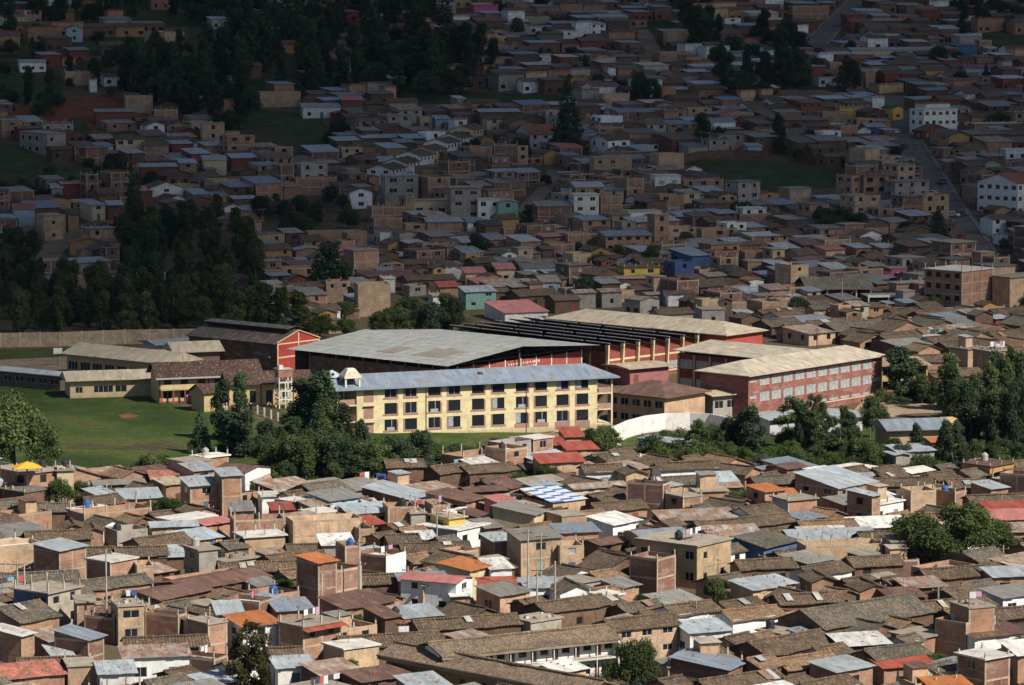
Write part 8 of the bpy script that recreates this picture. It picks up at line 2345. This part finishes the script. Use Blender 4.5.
def cloud():
    """a broad cumulus deck beyond the top of the picture; its ragged edge thins out and lets part of the sun through"""
    zc = 1500.0; off = S*(zc/S.z)
    nx, ny = 48, 48; V = []; Fc = []
    x0, x1, y0, y1 = -420, 420, 560, 1800
    for s in (0, 1):
        for j in range(ny+1):
            for i in range(nx+1):
                u, v = i/nx, j/ny; x, y = x0+(x1-x0)*u, y0+(y1-y0)*v
                e = min(1, 5*min(u, 1-u, v, 1-v)); n = noise.fractal(Vector((x*.004, y*.004, 3)), 1.0, 2.0, 4)
                z = (30+190*e**.5*(.8+.5*n)) if s else (-14*e*(1+.8*n))
                V.append((x+off.x, y+off.y, zc+z))
    M = (nx+1)*(ny+1)
    for j in range(ny):
        for i in range(nx):
            a = j*(nx+1)+i; Fc.append((a+M, a+M+1, a+M+nx+2, a+M+nx+1)); Fc.append((a+nx+1, a+nx+2, a+1, a))
    ring = [i for i in range(nx+1)]+[j*(nx+1)+nx for j in range(1, ny+1)]+[ny*(nx+1)+nx-i for i in range(1, nx+1)]+[(ny-j)*(nx+1) for j in range(1, ny)]
    for k in range(len(ring)): a, b = ring[k], ring[(k+1) % len(ring)]; Fc.append((a, b, b+M, a+M))
    me = bpy.data.meshes.new('cloud'); me.from_pydata(V, [], Fc); me.update(); me.polygons.foreach_set('use_smooth', [True]*len(me.polygons))
    m = bpy.data.materials.new('cloud_vapour'); m.use_nodes = True; nt = m.node_tree; nt.nodes.clear()
    out = nt.nodes.new('ShaderNodeOutputMaterial'); ms = nt.nodes.new('ShaderNodeMixShader'); tr = nt.nodes.new('ShaderNodeBsdfTransparent'); df = nt.nodes.new('ShaderNodeBsdfDiffuse'); df.inputs[0].default_value = (.85, .85, .86, 1)
    tc = nt.nodes.new('ShaderNodeTexCoord').outputs['Object']; sx = nt.nodes.new('ShaderNodeSeparateXYZ'); nt.links.new(tc, sx.inputs[0])
    # distance along the ground track of the sunlight through this point of the cloud
    gx = mathn(nt, 'SUBTRACT', sx.outputs[0], mathn(nt, 'MULTIPLY', sx.outputs[2], S.x/S.z)); gy = mathn(nt, 'SUBTRACT', sx.outputs[1], mathn(nt, 'MULTIPLY', sx.outputs[2], S.y/S.z))
    cb = nt.nodes.new('ShaderNodeCombineXYZ'); nt.links.new(gx, cb.inputs[0]); nt.links.new(gy, cb.inputs[1])
    n1 = noise_n(nt, cb.outputs[0], .012, 3, .5)
    e1 = mathn(nt, 'ADD', gy, mathn(nt, 'MULTIPLY', mathn(nt, 'SUBTRACT', n1, .5), 200.0))
    # the left flank of the cloud reaches further forward
    lf = nt.nodes.new('ShaderNodeMapRange'); lf.interpolation_type = 'SMOOTHSTEP'; nt.links.new(gx, lf.inputs[0]); lf.inputs[1].default_value = -20; lf.inputs[2].default_value = -90; lf.inputs[3].default_value = 0; lf.inputs[4].default_value = CL_LEFT
    e2 = mathn(nt, 'ADD', e1, lf.outputs[0])
    mr = nt.nodes.new('ShaderNodeValToRGB'); nrm = mathn(nt, 'DIVIDE', mathn(nt, 'SUBTRACT', e2, 600.0), 600.0)
    nt.links.new(nrm, mr.inputs[0]); el = mr.color_ramp.elements
    for (p, c), k in zip(CL_RAMP, range(len(CL_RAMP))):
        if k < 2: el[k].position = (p-600)/600; el[k].color = (c, c, c, 1)
        else: q = el.new((p-600)/600); q.color = (c, c, c, 1)
    nt.links.new(mr.outputs[0], ms.inputs[0]); nt.links.new(tr.outputs[0], ms.inputs[1]); nt.links.new(df.outputs[0], ms.inputs[2]); nt.links.new(ms.outputs[0], out.inputs[0])
    me.materials.append(m)
    o = bpy.data.objects.new('cloud', me); C.objects.link(o); o['kind'] = 'stuff'
CL_LEFT = 110.0
CL_RAMP = [(690, 0.0), (775, .16), (850, .46), (930, .72), (1030, .9)]
cloud()

# small fittings belong to the part they sit on
KIDS = {}
for o in bpy.data.objects:
    if o.parent is not None: KIDS.setdefault(o.parent.name, []).append(o)
for tn, cl in KIDS.items():
    kids = {}
    for c in cl: kids.setdefault(c.name.split('.')[0], c)
    for ch, pa in (('insulator', 'crossarm'), ('lamp_head', 'lamp_arm'), ('lid', 'body'), ('hut_roof', 'stair_hut'), ('patch_sheet', 'roof'), ('ballast_stone', 'roof'), ('ridge_flashing', 'roof'), ('roof_hatch', 'roof'), ('lintel', 'wall'), ('wall_lettering', 'red_wall'), ('window_surround', 'wall'), ('mauve_panel', 'wall'), ('floor_band', 'wall'), ('cab_window', 'cab'), ('pyramid_roof', 'stair_head'), ('tower_cap', 'tower_post'), ('verge_board', 'roof')):
        if pa in kids and kids[pa].location.length < 1e-6:
            for c in cl:
                if c.name.split('.')[0] == ch: c.parent = kids[pa]
# ------------------------------------------------------------------ the valley air
HAZE = 0.000012
if HAZE:
    q = MB(); q.box(-760, -30, -12, 760, 3000, 300, 'dark_room'); me = q.data('haze'); me.materials.clear()
    m = bpy.data.materials.new('valley_air'); m.use_nodes = True; nt = m.node_tree; nt.nodes.clear()
    out = nt.nodes.new('ShaderNodeOutputMaterial'); pv = nt.nodes.new('ShaderNodeVolumePrincipled'); pv.inputs['Color'].default_value = (.4, .6, 1, 1); pv.inputs['Density'].default_value = HAZE; pv.inputs['Anisotropy'].default_value = .2
    nt.links.new(pv.outputs[0], out.inputs['Volume']); me.materials.append(m)
    o = bpy.data.objects.new('haze', me); C.objects.link(o); o['kind'] = 'stuff'
# ------------------------------------------------------------------ labels for everything still unnamed
LM = [('the yellow school', 475, 400), ('the grey sports hall', 420, 345), ('the red school', 800, 380), ('the right-hand tree clump', 955, 530), ('the brown conifer', 247, 640), ('the striped roof', 552, 495), ('the bright pink roof', 430, 575),
 ('the brick tower with orange canopy', 328, 580), ('the white gallery house', 560, 655), ('the big bottom tree', 640, 665), ('the plain brick tower', 655, 575), ('the orange-roofed house', 765, 495), ('the lilac-sided house', 795, 512),
 ('the football field', 150, 425), ('the orange canopy', 25, 475), ('the blue-sided concrete house', 45, 610), ('the plain white gable', 255, 470), ('the tall white block', 936, 115), ('the red-roofed white block', 1005, 190), ('the four-storey brick block', 962, 290),
 ('the open white-posted shed', 835, 295), ('the lone tall conifer', 568, 125), ('the climbing white terrace', 435, 145), ('the brick shell tower', 372, 300), ('the sky-blue gable', 73, 30), ('the three-storey white block', 585, 200), ('the long yellow house', 640, 265),
 ('the rust-striped roof', 155, 652), ('the red awning', 308, 630), ('the house with cream band', 690, 560), ('the blue-walled house', 770, 545), ('the warm-tiled white house', 755, 618), ('the broadest tile roof', 860, 615), ('the lilac-grey mansion', 535, 130),
 ('the black ribbed roofs', 600, 335), ('the white curving wall', 680, 425), ('the blue-grey warehouse', 915, 425), ('the dark grove', 335, 450), ('the skyline school block', 900, 50), ('the hillside green field', 760, 178), ('the curved red roof', 86, 245),
 ('the unfinished grey house', 40, 148), ('the brick tower house', 212, 138), ('the grassy slope', 285, 130), ('the oval dark tree', 851, 78), ('the upper dirt street', 650, 50), ('the magenta house', 896, 275), ('the blue workshop', 690, 265), ('the pink-mauve roof', 520, 308),
 ('the rows of bare posts', 100, 520), ('the white-fronted terrace', 385, 552), ('the yellow upper room', 448, 522), ('the tall shell wall', 322, 525), ('the red-roofed terraces', 570, 455), ('the stepped terrace tower', 975, 620), ('the red roof by the tree', 1005, 508), ('the skyline brick block', 160, 40), ('the cream hillside house', 128, 142), ('the green house', 507, 205), ('the bottom right corner', 1015, 680), ('the bottom left corner', 5, 680), ('the top right corner', 1020, 5), ('the top left corner', 5, 5), ('the perimeter wall', 60, 340)]
ORD = ['', 'second ', 'third ', 'fourth ', 'fifth ', 'sixth ', 'seventh ', 'eighth ', 'ninth ', 'tenth ', 'eleventh ', 'twelfth ', 'thirteenth ', 'fourteenth ', 'fifteenth ', 'sixteenth ', 'seventeenth ', 'eighteenth ', 'nineteenth ', 'twentieth ']
cells = {}
for r_ in REG:
    o, look, px, py = r_
    best = min(LM, key=lambda m: (m[1]-px)**2+((m[2]-py)*1.5)**2)
    dx, dy = px-best[1], (py-best[2])*1.5
    rel = ('right of' if dx > 0 else 'left of') if abs(dx) > abs(dy) else ('in front of' if dy > 0 else 'behind')
    if abs(px-best[1]) < 3 and abs(py-best[2]) < 3: rel = 'in front of'
    cells.setdefault((look, rel, best[0]), []).append(((dx*dx+dy*dy), o))
used = set(o.get('label') for o in bpy.data.objects if o.get('label'))
for (look, rel, lm), L in cells.items():
    L.sort(key=lambda t_: t_[0])
    for k, (_, o) in enumerate(L):
        n = ORD[min(k, len(ORD)-1)]
        lab = f"{look}, {n}{'one ' if n else ''}{rel} {lm}" if len(L) > 1 and k > 0 else f"{look}, {'nearest ' if len(L) > 1 else ''}{rel} {lm}"
        w_ = lab.split()
        if len(w_) > 16: lab = lab.replace(' with open walled terrace', ' with open terrace').replace('one ', '', 1) ; w_ = lab.split()
        if len(w_) > 16: lab = lab.replace(' sheet roof', ' roof').replace(' on a roof', ''); w_ = lab.split()
        if len(w_) > 16: lab = lab.replace('-storey', '-storey').replace(' house with', ',', 1)
        o['label'] = lab
# ------------------------------------------------------------------ camera and output
cam = bpy.data.objects.new('camera', bpy.data.cameras.new('camera')); C.objects.link(cam)
cam.location = (0, 0, CAMZ); cam.rotation_euler = (math.pi/2-PITCH, 0, 0)
cam.data.sensor_width = 36.0; cam.data.lens = 36.0*F/W; cam.data.clip_start = 1; cam.data.clip_end = 8000
SC.camera = cam
vs = SC.view_settings; vs.view_transform = 'Standard'; vs.look = 'None'; vs.gamma = 1; vs.use_curve_mapping = False; vs.exposure = 0.25
SC.cycles.max_bounces = 4; SC.cycles.diffuse_bounces = 1; SC.cycles.glossy_bounces = 2; SC.cycles.transparent_max_bounces = 8
SC.cycles.use_denoising = True
